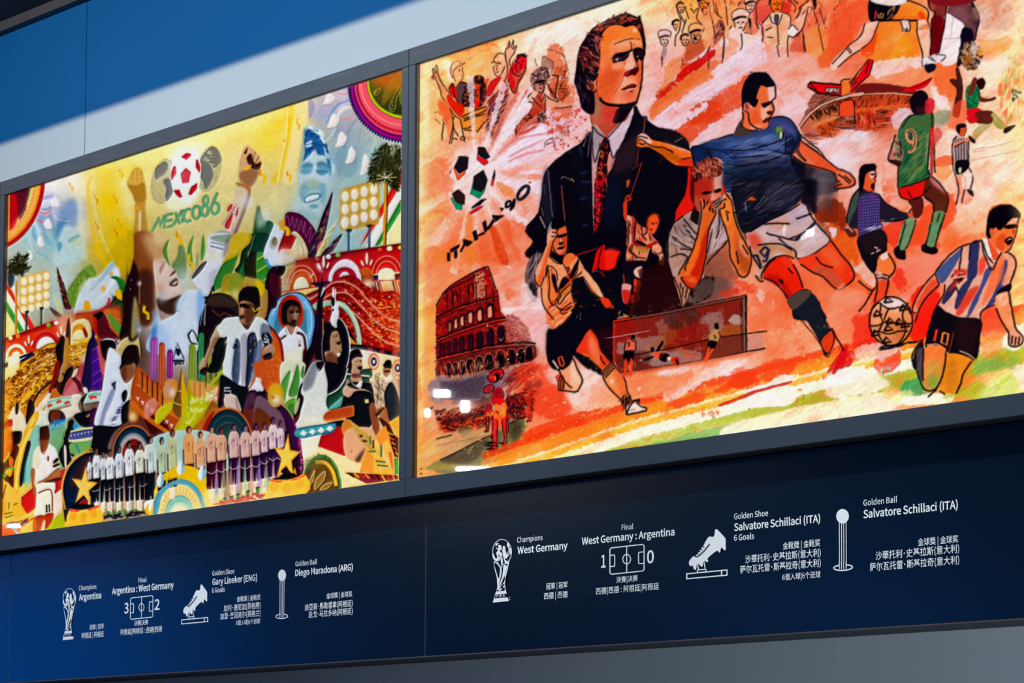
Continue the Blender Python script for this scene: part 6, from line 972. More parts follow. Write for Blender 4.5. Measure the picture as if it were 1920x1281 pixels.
tile(1040,10,5.823)
P('425,1281 430,950 560,1000 860,1080 850,1120 740,1281','c25a44',1);P('640,1281 670,1160 700,1110 520,1060 500,1020 700,1060 900,1050 860,1110 780,1230 720,1281','15121a',1);P('440,1000 520,1060 500,1160 460,1281 430,1281','a08060',.8,blur=3);P('560,1100 680,1120 640,1281 560,1281','c84038',.7,blur=4)
P('440,780 480,600 500,340 560,240 700,210 860,200 960,300 985,420 990,500 965,620 960,760 930,940 890,1070 700,1090 560,1080 500,1030 470,940','ec8552',1)
P('510,340 620,240 780,230 860,220 940,300 960,400 960,470 860,440 700,460 560,560','f08a44',.9,blur=4);P('500,720 640,640 740,700 740,860 640,1000 560,1060 500,1000 460,900','cf5a34',.75,blur=6);P('780,520 850,480 870,600 900,680 830,720 770,760 770,640','f3c4b0',.85,blur=2);P('620,420 700,390 850,370 960,410 960,440 820,440 700,500 620,560','f4c4ac',.7,blur=4);P('760,900 840,820 900,840 930,760 930,940 860,1050 740,1080 640,1060 700,960','efb094',.7,blur=5);P('740,780 820,800 880,850 800,880 720,920 680,980','f3d0bc',.7,blur=4);P('900,640 960,620 955,760 930,920 900,840','d86038',.8,blur=2);P('640,630 760,590 800,560 780,640 720,700 640,700','f0a884',.8,blur=2);P('760,940 880,900 900,960 860,1040 760,1040','cf5030',.6,blur=6)
E(880,275,26,20,'fff0e8',20,.8,2);P('500,760 520,560 560,560 540,700','e89068',.6,blur=3)
P('625,600 680,530 780,510 850,480 850,500 760,560 690,560 650,590','15101a',1);P('640,610 690,560 760,560 820,530 800,570 760,610 700,620 660,630','1a1018',.95);P('660,600 700,575 690,610','e8c0b0');E(722,590,20,22,'18182a');E(722,582,5,5,'d8e0f0');P('700,615 760,612 790,590 800,620 720,640','e89070',.8,blur=1)
P('860,500 890,470 940,470 975,500 970,560 950,610 920,590 900,630 890,600 870,560','15101a',1);P('895,560 915,550 910,580','f0905c');P('905,500 960,500 970,560 930,560','3a2020',.5);L('860,490 870,560 900,640 915,690 900,740',1.8,'4a2020');L('870,690 890,650',1,'803020')
P('770,740 800,720 870,690 910,680 905,730 880,770 850,760 800,780 770,770','401418',1);P('770,740 830,710 820,740 790,770','c02020',.9);P('735,920 800,880 860,860 890,870 890,890 840,900 760,920','8a1f1c',1);L('735,922 820,905 892,885',2.4);P('780,920 850,905 870,920 820,945','e8b8a4',.9);P('810,945 870,930 850,960','a02c20',.8,blur=1)
L('660,620 640,630',2,K);L('780,700 720,860 640,980',1.3,'a03820',.7);L('650,430 720,400 800,375 870,365',1.6,'6a3018');L('880,365 940,380',1.4,'8a4028');L('630,570 680,510',1.3,'803820');L('830,400 840,460 835,500',1.8,'7a2818');L('865,420 865,450',1.5,'8a3020');L('770,620 760,660',1,'a04030')
L('990,430 980,500 965,620 960,760 935,930 890,1070',2.4);L('890,1070 760,1095 600,1090 520,1050 500,1010',5);L('480,750 460,860 470,960 500,1030',1.4,'8a3020')
P('345,840 370,820 430,820 440,900 460,930 420,960 380,950 350,900','c86a4c',1);L('350,840 345,880 370,940 420,962 460,930',2);P('385,850 420,860 430,920 400,930 385,890','6a2418',.9,blur=.6)
P('230,760 260,520 300,420 380,300 420,250 540,180 640,140 700,110 790,90 860,110 930,150 960,220 980,300 995,420 985,560 965,460 950,340 910,260 860,220 780,240 700,215 600,230 540,290 500,380 500,560 480,680 475,760 430,830 370,810 345,850 350,910 430,960 435,1160 380,1190 300,1120 260,960 220,850','17111a',1)
P('780,70 790,100 760,100','30181a');P('940,110 930,160 900,150','20141a');P('655,100 650,150 630,140','602018')
dabs('260,560 330,400 420,260 520,200 510,380 480,680 430,760 300,700',120,20,5,['7a3434','a8503c','30202c','1a1420','c8705a'],55,40,71,.8);dabs('420,260 600,160 780,110 920,160 970,300 860,200 620,200 520,290',70,24,4.5,['a04030','5a2420','c86050','20141c'],-35,40,72,.85);dabs('240,760 420,800 340,900 420,1140 320,1120 250,900',40,30,4,['28202e','0c0a10','3a3040'],80,30,73,.9)
P('300,500 360,500 330,560 300,560','6a2024',.8,blur=1);P('320,640 390,640 340,690','7a2c28',.8,blur=1);P('420,620 440,620 450,700','b03c2c',.7);E(472,738,7,9,'8ab0e8');P('245,930 260,960 270,1000 255,980','d02848',.8)
W('390,440 480,300 560,200 470,500 430,600','5a5068',.35,5,.4)
# white lapel bit
L('850,1120 720,1281',1.6)
# ---- colosseum
tile(780,480,5.336)
W('60,500 120,560 200,700 190,1281 40,1281','fbb860',.5,8,.5);W('1000,100 1190,40 1200,300 1060,420 860,480 820,300','f0a888',.5,6,.6);W('860,300 960,340 980,440 900,460','d8784c',.6,4,.7);W('860,520 1000,500 1230,480 1230,520 1020,560 900,600','f8e8e4',.9,2,.4);W('880,600 1280,560 1290,860 1080,900','edc4c0',.8,5,.4)
P('205,500 260,420 300,350 380,290 480,220 560,180 620,150 700,115 730,150 790,340 820,340 830,430 850,560 900,620 990,700 1100,900 1200,900 1210,1000 1160,1060 880,1100 600,1160 400,1190 205,1200','8e1c1c',1,0)
W('590,200 690,170 700,390 600,420','c88060',.95,1.5,.3,1);W('700,180 740,200 780,350 720,380','b01c1c',.9,1.5,.3);W('850,600 1000,590 1150,880 960,900 900,700','b8685c',.8,4,.5);P('450,980 1000,880 1200,910 1200,1000 900,1100 400,1180 300,1100','4a2c28',.7,blur=6)
dabs('205,500 480,220 700,115 790,340 850,560 900,620 1000,880 1000,1060 400,1180 205,1180',700,13,2.4,['2a1018','5a1418','c02420','d83c2c','3c1418','a01c1c'],-15,60,74,.75)
dabs('600,200 690,180 700,390 600,420',30,26,1.6,['7a3828','e8b090'],-12,10,75,.9)
for s,w in [('205,620 400,520 640,450 830,410',3),('205,650 420,545 660,470 835,430',1.5),('205,840 450,740 700,660 900,620',3.4),('205,870 460,770 720,690 910,650',2),('205,1020 450,960 720,900 1050,870 1200,880',3.4),('205,1060 450,1000 760,930 1200,900',1.6),('205,500 300,350 480,220 700,115 740,160 800,340',2.4),('280,380 420,290 520,240 600,200',1.5)]: L(s,w,'1e1018',.9)
for s in ['205,1045 450,985 760,915 1000,890','205,855 460,755 700,675 880,640','430,530 640,465 830,420']: L(s,1.4,'e05a40',.8)
def arch(x,y,w,h,c,k='1c1018',sk=-.12):
    P([(x-w,y+h+w*.2),(x-w,y-h*.4),(x-w*.5,y-h),(x+w*.5,y-h-w*.1),(x+w,y-h*.5),(x+w,y+h)],k,1); P([(x-w*.7,y+h*.92),(x-w*.7,y-h*.4),(x-w*.2,y-h*.75),(x+w*.35,y-h*.75),(x+w*.5,y-h*.3),(x+w*.5,y+h*.85)],c,1)
for x,y,w,h in [(745,555,34,66),(645,590,32,62),(550,615,30,60),(468,650,26,56),(402,675,22,54),(342,705,20,52)]: L([tuple(v) for v in ell(x,y,w+14,h+16,0,20,180,360)],1.5,'1c1018');arch(x,y,w,h,'e89a80' if x>380 else 'b06a50')
for x,y,w,h in [(855,790,36,80),(745,815,34,80),(642,845,32,78),(550,870,28,74),(462,885,26,70),(395,900,20,66),(335,925,18,64),(285,945,15,62),(245,940,12,60)]: L([tuple(v) for v in ell(x,y,w+12,h+14,0,20,180,360)],1.4,'3a1014');arch(x,y,w,h,'241424' if x>600 else '3c1424')
for x,y,w,h in [(1135,975,32,60),(1055,1000,32,62),(958,1010,38,66),(848,1030,38,72),(735,1060,36,66),(635,1080,34,66),(545,1100,34,60),(462,1120,28,56),(395,1130,22,56),(330,1130,20,56)]: L([tuple(v) for v in ell(x,y,w+10,h+12,0,20,180,360)],1.8,'c8785c',.8);arch(x,y,w,h,'120e16')
for x,y in [(555,340),(395,425)]: L([(x-22,y+50),(x-22,y-30),(x,y-60),(x+20,y-40),(x+22,y+40)],2.4);L([(x-10,y+40),(x,y-20),(x+12,y+34)],1.4,'c84030')
for x in (310,360,440,520,600,700,770): L([(x,300+abs(x-600)*.35-40),(x+10,520+abs(x-650)*.2-50)],2,'1e1018',.85)
for x in range(10): P([(300+x*34,345-x*17),(322+x*34,335-x*17),(324+x*34,352-x*17),(302+x*34,362-x*17)],'1e1018',.8,0)
dabs('900,600 1020,600 1180,880 960,890',160,5,2,['5a2c30','2a1820','f0c8c0'],0,90,76,.6);dabs('205,1060 420,1080 900,1060 1000,1080 880,1120 400,1220 205,1210',150,40,2.4,['1e1018','c86a4c','4a2424','e0a080'],88,8,77,.8)
# pitch below the colosseum
tile(780,680,5.957)
W('210,180 600,170 760,120 1060,60 1300,60 1100,200 1000,300 760,420 600,440 160,450','8a7880',.9,6,.3);P('280,240 640,180 820,150 760,300 620,400 420,400 300,330','6c5a64',.8,blur=6)
for k in range(12): L([(270,215+k*18),(500,225+k*17),(780,110+k*26)],1.3,'241c2c',.75)
for k in range(15): L([(330+k*34,205-k*4),(300+k*30,300),(330+k*26,395)],1.3,'241c2c',.75)
for k in range(8): L([(820+k*26,120+k*4),(800+k*24,260),(960+k*12,400)],1,'4a3a44',.6)
W('960,180 1300,0 1360,20 1240,160 1000,330','b03a2c',.8,5,.6);dabs('980,200 1320,0 1340,120 1000,380',90,60,2,['a01c20','5a2020','e06850','2a1824'],-42,12,78,.7)
P('140,460 600,440 700,500 600,560 200,560 150,520','c09080',.6,blur=5);W('330,420 560,400 480,480 360,480','6a5048',.5,3,.5)
P('280,620 760,520 820,640 800,730 560,760 300,760 260,690','c8321c',.85,blur=3);dabs('220,540 500,560 760,480 840,640 780,740 500,770 300,790',460,12,3,['1e1014','5a1a14','e05028','f08048','301418'],-18,40,79,.8);P('300,640 760,540 760,580 400,690','241020',.7,blur=3);dabs('220,540 520,500 520,540 240,570',24,26,2.5,['5a2818','c85838'],-15,12,80,.8)
ink('160,530 190,500;230,860 300,840 400,810',2)
W('440,740 640,720 620,800 520,840','6a6a4c',.7,4,.5);P('200,880 480,800 820,700 840,820 560,960 280,1100 60,1190 60,1000','d8a87c',.55,blur=3);ink('230,930 500,880 820,810',1,'6a4a30',.7)
P('280,1090 560,950 840,820 1000,720 1180,640 1240,680 1180,820 1100,940 900,1110 760,1240 300,1240 200,1200 110,1190','857c56',1,blur=.8);P('300,1090 560,960 800,850 760,980 660,1090 520,1160 360,1140','5a4c3e',.85,blur=2);P('840,820 960,760 960,880 860,900','6a5a4a',.7,blur=3);P('1040,660 1160,640 1200,760 1080,900','3a3024',.8,blur=5);P('900,950 1100,920 1000,1060 860,1120 760,1180 740,1100','94a064',.7,blur=4);P('110,1190 360,1130 700,1170 800,1130 800,1160 400,1200','b8a050',.7,blur=3);ink('275,1100 500,985 720,870 860,810;1030,700 1200,610',1.8)
dabs('540,960 760,920 600,1100',16,4,3,['e8d890'],0,90,81,.8)
W('1020,360 1250,300 1400,330 1380,480 1200,620 1060,620 1020,500','3a1820',.95,4,.4);dabs('1020,380 1340,310 1360,480 1240,600 1040,620',200,14,3.4,['14101a','a01c20','c83c28','4a2020'],40,90,82,.8);W('1340,420 1668,260 1668,560 1400,640 1320,560','dc4a30',.8,6,.6);W('1200,250 1400,200 1400,290 1200,290','2c2030',.7,5,.4);P('800,620 1020,560 1050,640 960,720 880,720','c83c24',.5,blur=4)
# dancers in red hats
def dancer(dx,dy,s,c1,c2,full=1):
    q=lambda st:[(dx+float(t.split(',')[0])*s,dy+float(t.split(',')[1])*s) for t in st.split()]
    P(q('-25,-45 25,-45 50,10 45,60 -40,60 -50,10'),c2); P(q('-60,60 60,50 70,110 30,130 -40,140 -70,110'),c1)
    P(q('-45,130 0,130 -10,220 -40,220'),'e0803c'); P(q('30,125 80,110 85,200 50,210'),'e0803c')
    P(q('-50,215 -5,205 -15,330 -20,430 -30,470 -80,480 -50,440 -50,330'),c1);P(q('45,205 90,195 95,330 100,400 80,420 55,415 75,360'),c1)
    L(q('-50,215 -52,330 -50,440 -85,480 -25,472 -12,430 -8,320 -5,205'),1.4); L(q('45,205 75,340 58,415 90,420 105,395 92,195'),1.4)
    for k in range(4): L(q(f'-55,{-10+k*22} 50,{-18+k*22}'),1.1,'2a1018',.8)
    L(q('50,-40 75,20 60,80'),2.6,'c8b0b8'); L(q('-50,-30 -70,60 -60,100'),2.4,'8a2024')
tile(780,680,5.957)
dancer(820,480,.62,'b81c28','b83a34');dancer(925,335,1.06,'c81c28','a81c28')
P('935,620 1000,610 1010,540 960,500','e89840',1);P('870,560 915,570 900,640 870,640','e87838');P('905,590 965,600 960,720 910,720','e86838',1)
P('860,650 910,640 905,760 905,880 895,960 860,990 820,990 860,930 855,800','d82c30',1);P('960,640 1015,625 1020,800 1020,890 990,930 965,925 990,850 975,740','d42c30',1);L('860,650 852,800 862,920 818,990 880,990 905,960 910,800 912,645',1.5);L('960,640 975,760 990,860 968,928 1000,925 1018,890 1012,760 1015,630',1.5)
P(ell(893,148,98,64,-36),'8e1a20',1,0);P(ell(893,148,98,64,-36),'b41c28',.9,0,2);L([tuple(v) for v in ell(893,148,98,64,-36,24)],1.8,closed=True);P('870,150 905,120 935,140 930,200 900,215','181018');P('868,155 890,150 900,200 880,195','e08030')
P(ell(815,298,66,42,-25),'b02430',.95,0);L([tuple(v) for v in ell(815,298,66,42,-25,20)],1.5,closed=True);P('800,290 830,280 840,330 805,330','8a3030')
P('1220,300 1250,290 1270,340 1290,420 1300,480 1290,560 1310,600 1280,660 1260,640 1260,520 1220,440 1210,360','a82420',.85);ink('1205,310 1240,290 1270,300;1220,330 1290,400 1300,470;1270,500 1260,640 1230,660 1290,655',1.6);dabs('1210,300 1290,300 1300,640 1250,640',40,16,3,['1a1016','d04030'],60,60,83,.8)
dabs('790,870 860,870 860,900 960,900 960,920 830,990 790,980',12,40,4,['0c0a0e'],2,6,84,.9)
# side mark
ink('50,170 45,240 60,400 50,430',2,'7a3a14',.8);E(65,1192,9,6,'7a1418');E(62,1246,14,6,'5a1418')
# floor streaks low
tile(980,580,5.125)
W('0,600 200,560 340,600 350,780 200,900 0,960','e84a30',.5,8,.8);W('0,960 500,1010 400,830 600,780 300,840','e85030',.5,6,.5);W('240,620 350,600 350,760 480,800 520,790 570,690 520,560 700,600 760,700 600,800 640,920 520,960 420,900','f0ded8',.7,6,.4);W('140,760 460,800 480,960 240,1040 100,1000','e0583c',.8,7,.6);W('980,620 1300,640 1600,540 1640,680 1300,860 1100,900','ea8a64',.6,8,.6);W('1280,560 1560,540 1640,560 1500,640 1400,660 1300,620','efe0e0',.8,4,.6);E(1118,768,22,24,'f8ece6',0,.9,1.5)
W('0,1281 300,1150 700,960 1180,900 1640,720 1640,880 1180,1010 600,1200 300,1281','e8743c',.55,3,.4);W('0,1250 0,1180 400,1040 700,960 760,975 400,1130 60,1270','e04420',.8,2,.4);W('490,1060 620,1040 600,1100 560,1160 510,1130','e05030',.7,2,.5);W('260,1200 420,1150 440,1200 300,1260','f8d8a0',.7,4,.5)
W('420,1281 1000,1080 1640,900 1640,960 1100,1120 600,1281','e89040',.7,3,.3);W('600,1281 1000,1180 1640,940 1640,990 1100,1180 760,1281','fff0dc',.9,2,.3);W('1300,1080 1500,1020 1560,1030 1640,980 1640,1080 1340,1140','f0b040',.5,3,.5);W('760,1281 1200,1180 1640,1030 1640,1140 1260,1230 900,1281','fff6d8',.9,3,.3);W('1180,1240 1400,1200 1640,1140 1640,1230 1200,1281','80b030',.9,3,.4);W('1500,1180 1640,1150 1640,1200','3a9a40',.6,3,.5)
tile(0,0,1)
for y0,y1,c,al in [(842,830,'e2401e',.75),(852,842,'f08a3c',.8),(866,852,'f0983c',.9),(872,866,'fff0c8',.85),(884,872,'f6b848',.85),(905,884,'fff8e4',.95),(935,905,'a8b838',.8)]:
    # long brush bands crossing the pitch towards the lower right
    W([(905,y0+22),(1200,y0-78),(1560,y0-172),(1990,y0-268),(1990,y1-276),(1560,y1-178),(1200,y1-82),(905,y1+20)],c,al,1.6,.3,1,0)
W('1150,860 1260,822 1400,792 1400,812 1300,842 1150,880','4a9a40',.85,2,.4);W('1360,800 1560,752 1700,735 1700,760 1400,830','fff6e0',.8,3,.3)
# ---- left foreground player
tile(980,380,5.336)
P('30,700 60,600 100,530 200,510 180,600 130,700 140,840 130,1000 60,930 30,820','6a5a5c',.9,blur=1);dabs('40,620 120,530 190,520 130,700 140,980 60,900',60,70,3,['a89898','3a3034','8a7878','201c20'],-68,15,85,.8);P('50,830 130,830 140,1000 80,960','201c22',.85,blur=2);W('0,830 60,820 130,950 260,1030 0,1060','f0dcd8',.8,4,.4)
P('240,260 280,200 330,170 400,160 420,220 450,300 455,420 440,500 380,540 300,520 280,460','100e14',1)
P('245,320 260,240 290,190 300,260','8aa0a8',.9,blur=.6)
P('300,430 340,340 340,290 420,230 450,310 450,400 440,500 400,530 350,520 300,480','d87048',1,blur=.5);P('400,350 450,330 450,420 440,500 400,520 390,430','a83c20',.7,blur=2);P('345,440 400,430 420,470 390,500 350,490','f0b08c',.7,blur=1.5);P('290,200 330,170 420,180 430,230 350,260 300,270','100e14',1);P('340,335 375,325 440,310 440,330 400,345 350,355','120c10');P('365,405 405,395 400,420 370,425','120c10');P('350,455 420,440 400,470 360,475','3a1010');P('380,350 395,395 380,400','f4c0a0',.8);ink('300,430 330,500 350,530;450,300 455,420 440,505',1.8)
P('245,330 260,300 300,260 345,265 340,300 345,330 350,350 330,370 310,420 290,480 270,560 240,650 220,760 180,840 130,800 128,720 160,600 200,510 240,420','e6a078',1);P('270,400 310,400 280,520 240,640 210,760 170,840 140,800 200,640','d8602c',.9,blur=2);ink('300,260 350,270 340,300;300,300 350,310 345,350;290,340 340,345 310,390 290,470 270,560 250,640;128,720 130,790 180,840 220,740;240,420 200,520 150,620',1.8)
P('250,600 270,540 350,600 400,620 420,540 470,510 520,520 560,560 600,620 620,680 600,740 530,760 500,800 490,900 510,1060 450,1160 380,1260 320,1281 260,1200 230,1060 200,1000 190,850 230,760 250,700','e8a070',1)
P('400,600 420,540 480,520 540,540 500,600 440,640','e0743c',.9);P('300,660 330,720 360,860 440,740 520,640 560,580 540,700 500,780 440,850 360,960 300,1040 260,960 250,720','c84028',.9,blur=.5);P('300,700 340,800 355,870 400,800 350,680 310,640','e8a888',.95);P('355,880 410,750 470,780 440,810 380,890','14101a');P('300,720 330,740 350,860 340,900 300,800','14101a');P('470,740 540,600 560,560 555,640 500,760','14101a');P('280,660 300,800 345,960 300,1040 270,960 255,760','e89850',.8);P('350,900 440,830 490,820 480,880 400,940 350,1000','c8702c',.8)
P('240,1000 300,1060 420,1000 500,960 510,1060 440,1170 370,1270 310,1270 250,1180','e07040',.8,blur=3);dabs('240,1020 500,980 500,1080 360,1260 260,1180',30,60,6,['f4c8a8','c03020','f0a060'],-40,20,86,.7)
ink('250,640 270,800 270,960 310,1030 340,980 400,890 490,810;345,960 370,1020 430,940 490,880;330,1030 400,1070 490,1000;350,1060 420,1080 500,1040;245,640 300,650 340,700 350,780;410,620 470,740;560,560 545,700 490,800;430,660 460,650 470,690;190,850 200,1000 240,1080 320,1180;380,1080 400,1120 450,1100;600,640 590,700 530,750;270,540 330,600 390,620;340,870 380,930 350,1000',1.7)
P('600,640 640,680 700,760 780,860 820,950 780,960 700,900 640,820 600,740','e8b48c',1);P('640,780 700,860 790,960 760,950 680,890','c8743c',.8,blur=1);P('780,950 850,960 880,990 910,1060 918,1130 890,1100 860,1050 870,1110 850,1110 820,1040 790,1000','d84828',1);ink('610,650 680,720 760,830 820,950;600,740 650,820 700,900 780,960;850,1060 870,1115;880,1040 915,1130',1.8)
E(455,675,14,36,'6a2018',10,.8)
# red cloth and right small player
P('540,520 740,460 745,470 540,535','8a2028',.9);P('720,580 740,500 800,430 830,440 820,480 900,485 980,495 940,560 930,640 880,670 800,680 760,660 695,690','c8201c',1);P('830,480 960,490 920,640 840,670','e83a2c',.8,blur=2);ink('800,440 770,560 760,660 800,700 820,745;850,470 830,440',2);L('690,700 770,680',1.5,'5a6a80');L('780,690 820,745',2.2,'a02020')
P('1010,100 1010,0 1050,0 1045,110 1035,180 1020,170','d84a24',1);P('1040,130 1110,150 1130,170 1200,240 1240,260 1330,370 1400,470 1340,520 1290,440 1240,580 1150,590 1040,590 1050,440 1060,360 1045,260','dc9070',1);dabs('1045,140 1190,230 1330,380 1240,470 1230,580 1050,580',60,60,5,['f0c8a0','a02818','e8a070','3a1818','c84830'],75,25,87,.7)
P('1100,160 1120,160 1110,380 1100,440','c0201c',.9);P('1125,180 1140,190 1120,400 1110,400','14101a',.9);P('1120,380 1230,430 1340,380 1350,400 1240,470 1130,440','a01c20',.95);P('1150,380 1230,420 1220,440 1130,400','14101a');P('1110,440 1240,450 1250,500 1160,490','a8883c',.8,blur=.8);ink('1040,130 1060,260 1060,370 1050,440;1140,190 1190,240 1200,350;1050,450 1140,540 1240,560;1060,480 1150,560',1.6)
P('1240,200 1260,130 1310,105 1360,120 1375,180 1330,300 1280,320 1250,260','c8502c',1);L('1240,200 1250,150 1310,105 1365,125 1370,170',3.4,'3a1c18');P('1280,150 1350,150 1330,290 1270,300','e8683c',.8,blur=1.5);ink('1290,210 1320,220;1280,270 1300,280;1330,200 1345,210;1250,260 1240,300 1210,330',2)
P('1300,430 1360,430 1400,500 1420,580 1410,630 1370,610 1360,540 1300,500','e8a888',1);ink('1370,610 1380,590 1410,600 1400,640;1310,490 1350,520 1400,500',1.6)
P('1010,600 1050,590 1220,585 1210,660 1180,640 1120,700 1090,830 1000,810','181420',1);P('1110,690 1140,650 1190,640 1205,700 1180,760 1130,740','f0c0b0',1);P('1115,770 1185,790 1170,900 1130,1010 1105,1010 1110,880','d04c28',1);P('1000,815 1090,830 1075,900 1060,1000 1020,1010 1000,960','e0a49c',1);P('1000,880 1080,900 1060,1010 1020,1010','c02820',.9,blur=1);P('1090,930 1170,920 1170,980 1100,1020','b82c20',.9);P('1090,1020 1125,1010 1120,1080 1100,1150 1075,1190 1060,1170','3a1810',1);ink('1140,770 1190,780;1010,680 1030,720',3.4);L('1012,720 1018,800',2,'c84030')
# dark base under the suit
tile(980,380,5.336)
W('1180,700 1494,560 1494,1080 1200,1110 1120,1160','2c1214',.8,6,.4)
tile(980,580,5.125)
P('250,200 320,190 480,60 490,0 880,0 880,120 870,500 760,420 700,240 650,190 560,330 500,420 470,510 390,590 290,570 240,480 230,340','12101a',1,blur=.8);P('240,200 280,180 300,300 240,420','12101a',.6,blur=5)
for s in ['560,30 555,110','520,90 530,60']: L(s,1.4,'8a7a70',.8)
P('700,220 870,200 870,500 800,400 740,340','3a1018',.7,blur=6)
L('290,490 345,575',4,'e8b8a8',sm=0);L('345,470 375,455 405,530 385,550 365,545 345,470',3.6,'e05c34',sm=0);L('290,490 300,500',4,'e8b8a8')
P('650,190 720,280 760,400 800,450 860,520 800,580 760,590 690,520 640,470 560,440 510,410 560,320','d8452a',1);P('640,230 700,300 740,420 760,440 740,560 690,520 640,380','e8845c',.8,blur=3);P('540,420 640,470 700,530 760,590 740,540 640,440','c87038',.8,blur=1)
ink('650,190 720,270 760,400 800,450 860,520;510,410 580,450 680,520 760,590;750,450 770,500 800,540',2.4)
P('760,590 860,510 930,600 990,700 1010,800 1050,880 1000,1000 940,880 860,790 800,700','e27a48',1);P('780,620 860,560 900,700 960,860 900,800 820,720','e89a68',.8,blur=2);ink('765,600 790,690 850,780 940,870 970,940;860,510 940,610 990,700 1010,800 1050,880;770,600 860,505;775,620 870,520;785,640 880,540;795,660 890,560',2.2);dabs('940,850 1040,860 1050,900 990,960',22,60,2.4,['1a1016'],-60,50,88,.9);P('840,690 870,680 860,730','f8d0b8',.8,blur=1)
P('985,960 1060,900 1110,900 1180,950 1185,985 1080,1000 1000,1015','f6dccc',1);ink('1000,1015 1020,960 1060,895 1110,880 1125,870 1120,895 1090,905;1110,905 1140,940 1190,955 1185,985;1000,1015 1090,1000 1180,980;990,940 1000,1015;1060,885 1090,875 1120,870',2.6);ink('1030,970 1080,960;1050,990 1050,965;1070,985 1070,960',1,'8a6a60')
P('350,590 400,580 470,520 500,470 540,560 575,680 545,770 510,795 420,790 350,775 350,660','e8a07c',.95);P('460,540 500,500 540,650 560,700 500,790 470,740','f0c8a8',.85,blur=1.5);P('350,640 400,650 400,780 350,775','e0602c',.9);ink('345,580 400,690 475,758;490,470 520,560 575,680 545,770 520,795 430,790 345,775;365,640 350,700 352,770;385,650 370,700 372,775;400,680 392,775',2.4);P('320,650 360,630 350,700 330,690','b02030',.7)
# goal and net
tile(1120,520,5.333)
P('175,440 1490,180 1490,750 250,990 175,840','9a2c20',1,0)
W('180,660 540,560 700,600 640,720 420,760 200,800','d8c8c0',.6,4,.7,0,0);W('560,440 720,420 680,560 600,560','c89080',.6,3,.8);W('1180,300 1260,300 1260,600 1000,560','c8b4a8',.7,4,.6);W('1300,440 1380,360 1490,440 1400,490','ead0b8',.95,2,.4);W('1260,480 1460,480 1450,580 1250,600','d87838',.8,3,.5);W('640,400 1000,320 900,520 720,480','4a2c28',.7,5,.6);W('480,780 620,760 800,760 1060,780 900,900 520,900','d0c0bc',.75,4,.7);W('180,460 360,440 360,600 180,640','b01c18',.9,3,.4);W('700,580 1060,480 1080,620 760,680','a82018',.8,4,.6);W('560,640 760,540 800,600 640,700','c87838',.5,4,.8)
P('200,800 500,740 500,900 280,960 200,900','6a2c24',.7,blur=2);P('1180,640 1470,580 1480,740 1100,820','8a4030',.85,blur=1);P('1480,590 1640,560 1680,720 1490,750','c09088',.7,blur=5)
clip('178,455 1475,200 1475,760 270,985 178,860',0)
for k in range(112): x=180+k*12.2; L([(x,200),(x+6,1000)],.75,'2a1414',.5,sm=0)
for k in range(68): y=190+k*13; L([(170,y+260),(1490,y)],.75,'2a1414',.5,sm=0)
for k in range(56): x=186+k*24.4; L([(x,200),(x+6,1000)],.6,'f0c0a0',.3,sm=0)
clip()
L('165,440 165,860',3,'c82c20');L('165,440 330,410',4,'d84428');L('330,420 700,350 1100,270 1490,190',4.5,'8a5444');L('165,455 700,365 1490,205',1.5);L('165,430 700,340 1490,180',1.6);L('1490,185 1490,755',3);L('1465,215 1475,755',4,'8a6458');L('1450,220 1462,740',1.3);L('1435,260 1445,720',1.2)
L('270,800 700,720 1200,610 1480,570 1700,540',1.8);L('250,950 600,900 1000,840 1480,750 1680,715',2.2);P('250,960 1480,760 1480,790 800,910 300,1000','d06844',.8,blur=2)
L('80,612 300,580 540,530',2.2,'e8c0c0',.8,taper=1)
# three small figures in the goal
P('340,590 375,580 370,630 345,630','100c10');P('290,650 340,620 385,640 390,700 380,750 290,745','d86a50',1);P('275,745 370,740 355,830 270,830','100e14');P('275,830 300,830 295,960 270,990 265,960','d84428');P('330,830 355,830 350,980 325,990','d84428');ink('290,650 270,720 280,760;385,640 385,720 370,750;300,660 320,660 310,700;330,625 385,645',2)
P('535,710 565,700 570,740 545,750','14101a');P('560,760 610,740 640,780 620,810 560,800','d85a3c');P('590,740 640,650 660,640 650,690 610,745','120e14');P('470,820 550,790 560,800 480,840','120e14');P('640,760 720,780 690,850 620,820','120e14');P('700,800 740,800 740,830 700,840','e8c8b0');P('740,820 800,790 830,830 800,870 750,860','c83c28');E(435,833,14,8,'f0c8c8');L('790,820 810,875',4)
P('1180,470 1210,465 1215,520 1180,520','100c10');P('1130,560 1180,520 1230,540 1220,620 1190,660 1120,640','b88858',1);P('1120,640 1200,650 1160,720 1110,700','120e14');L('1130,560 1080,590 1065,620',4.4,'c87848');L('1125,700 1090,800 1065,820',4,'d85a34');L('1160,715 1110,800 1080,850',4,'d85a34');L('1220,540 1240,600',3,'6a3420');ink('1130,560 1100,570 1065,610;1170,580 1190,620',1.8)
W('590,960 720,930 740,1000 640,990','e8d0d4',.85,1.5,.5);W('820,900 920,880 880,960 820,960','e8c8c0',.8,1.5,.5);W('1080,900 1500,800 1580,760 1400,960 1100,1040 820,1200 700,1240 680,1160 1000,1040','f0dcd8',.85,4,.4);W('360,1000 800,960 960,1000 700,1180 420,1180','e89068',.6,5,.6);E(420,1115,20,22,'f8ece6',0,.9,1.5)
W('700,1281 1300,1060 1600,880 1920,800 1920,980 1400,1130 900,1270','e4502c',.75,4,.6);W('1400,900 1600,860 1580,1100 1300,1140','e03c24',.5,5,.7);W('1100,1281 1920,980 1920,1060 1300,1230','fbe8dc',.9,3,.3);W('1210,1281 1500,1160 1920,1050 1920,1065 1500,1200 1290,1281','d83c34',.95,1.2,.3);W('1300,1281 1920,1080 1920,1281','fff6ea',.9,2,.2)
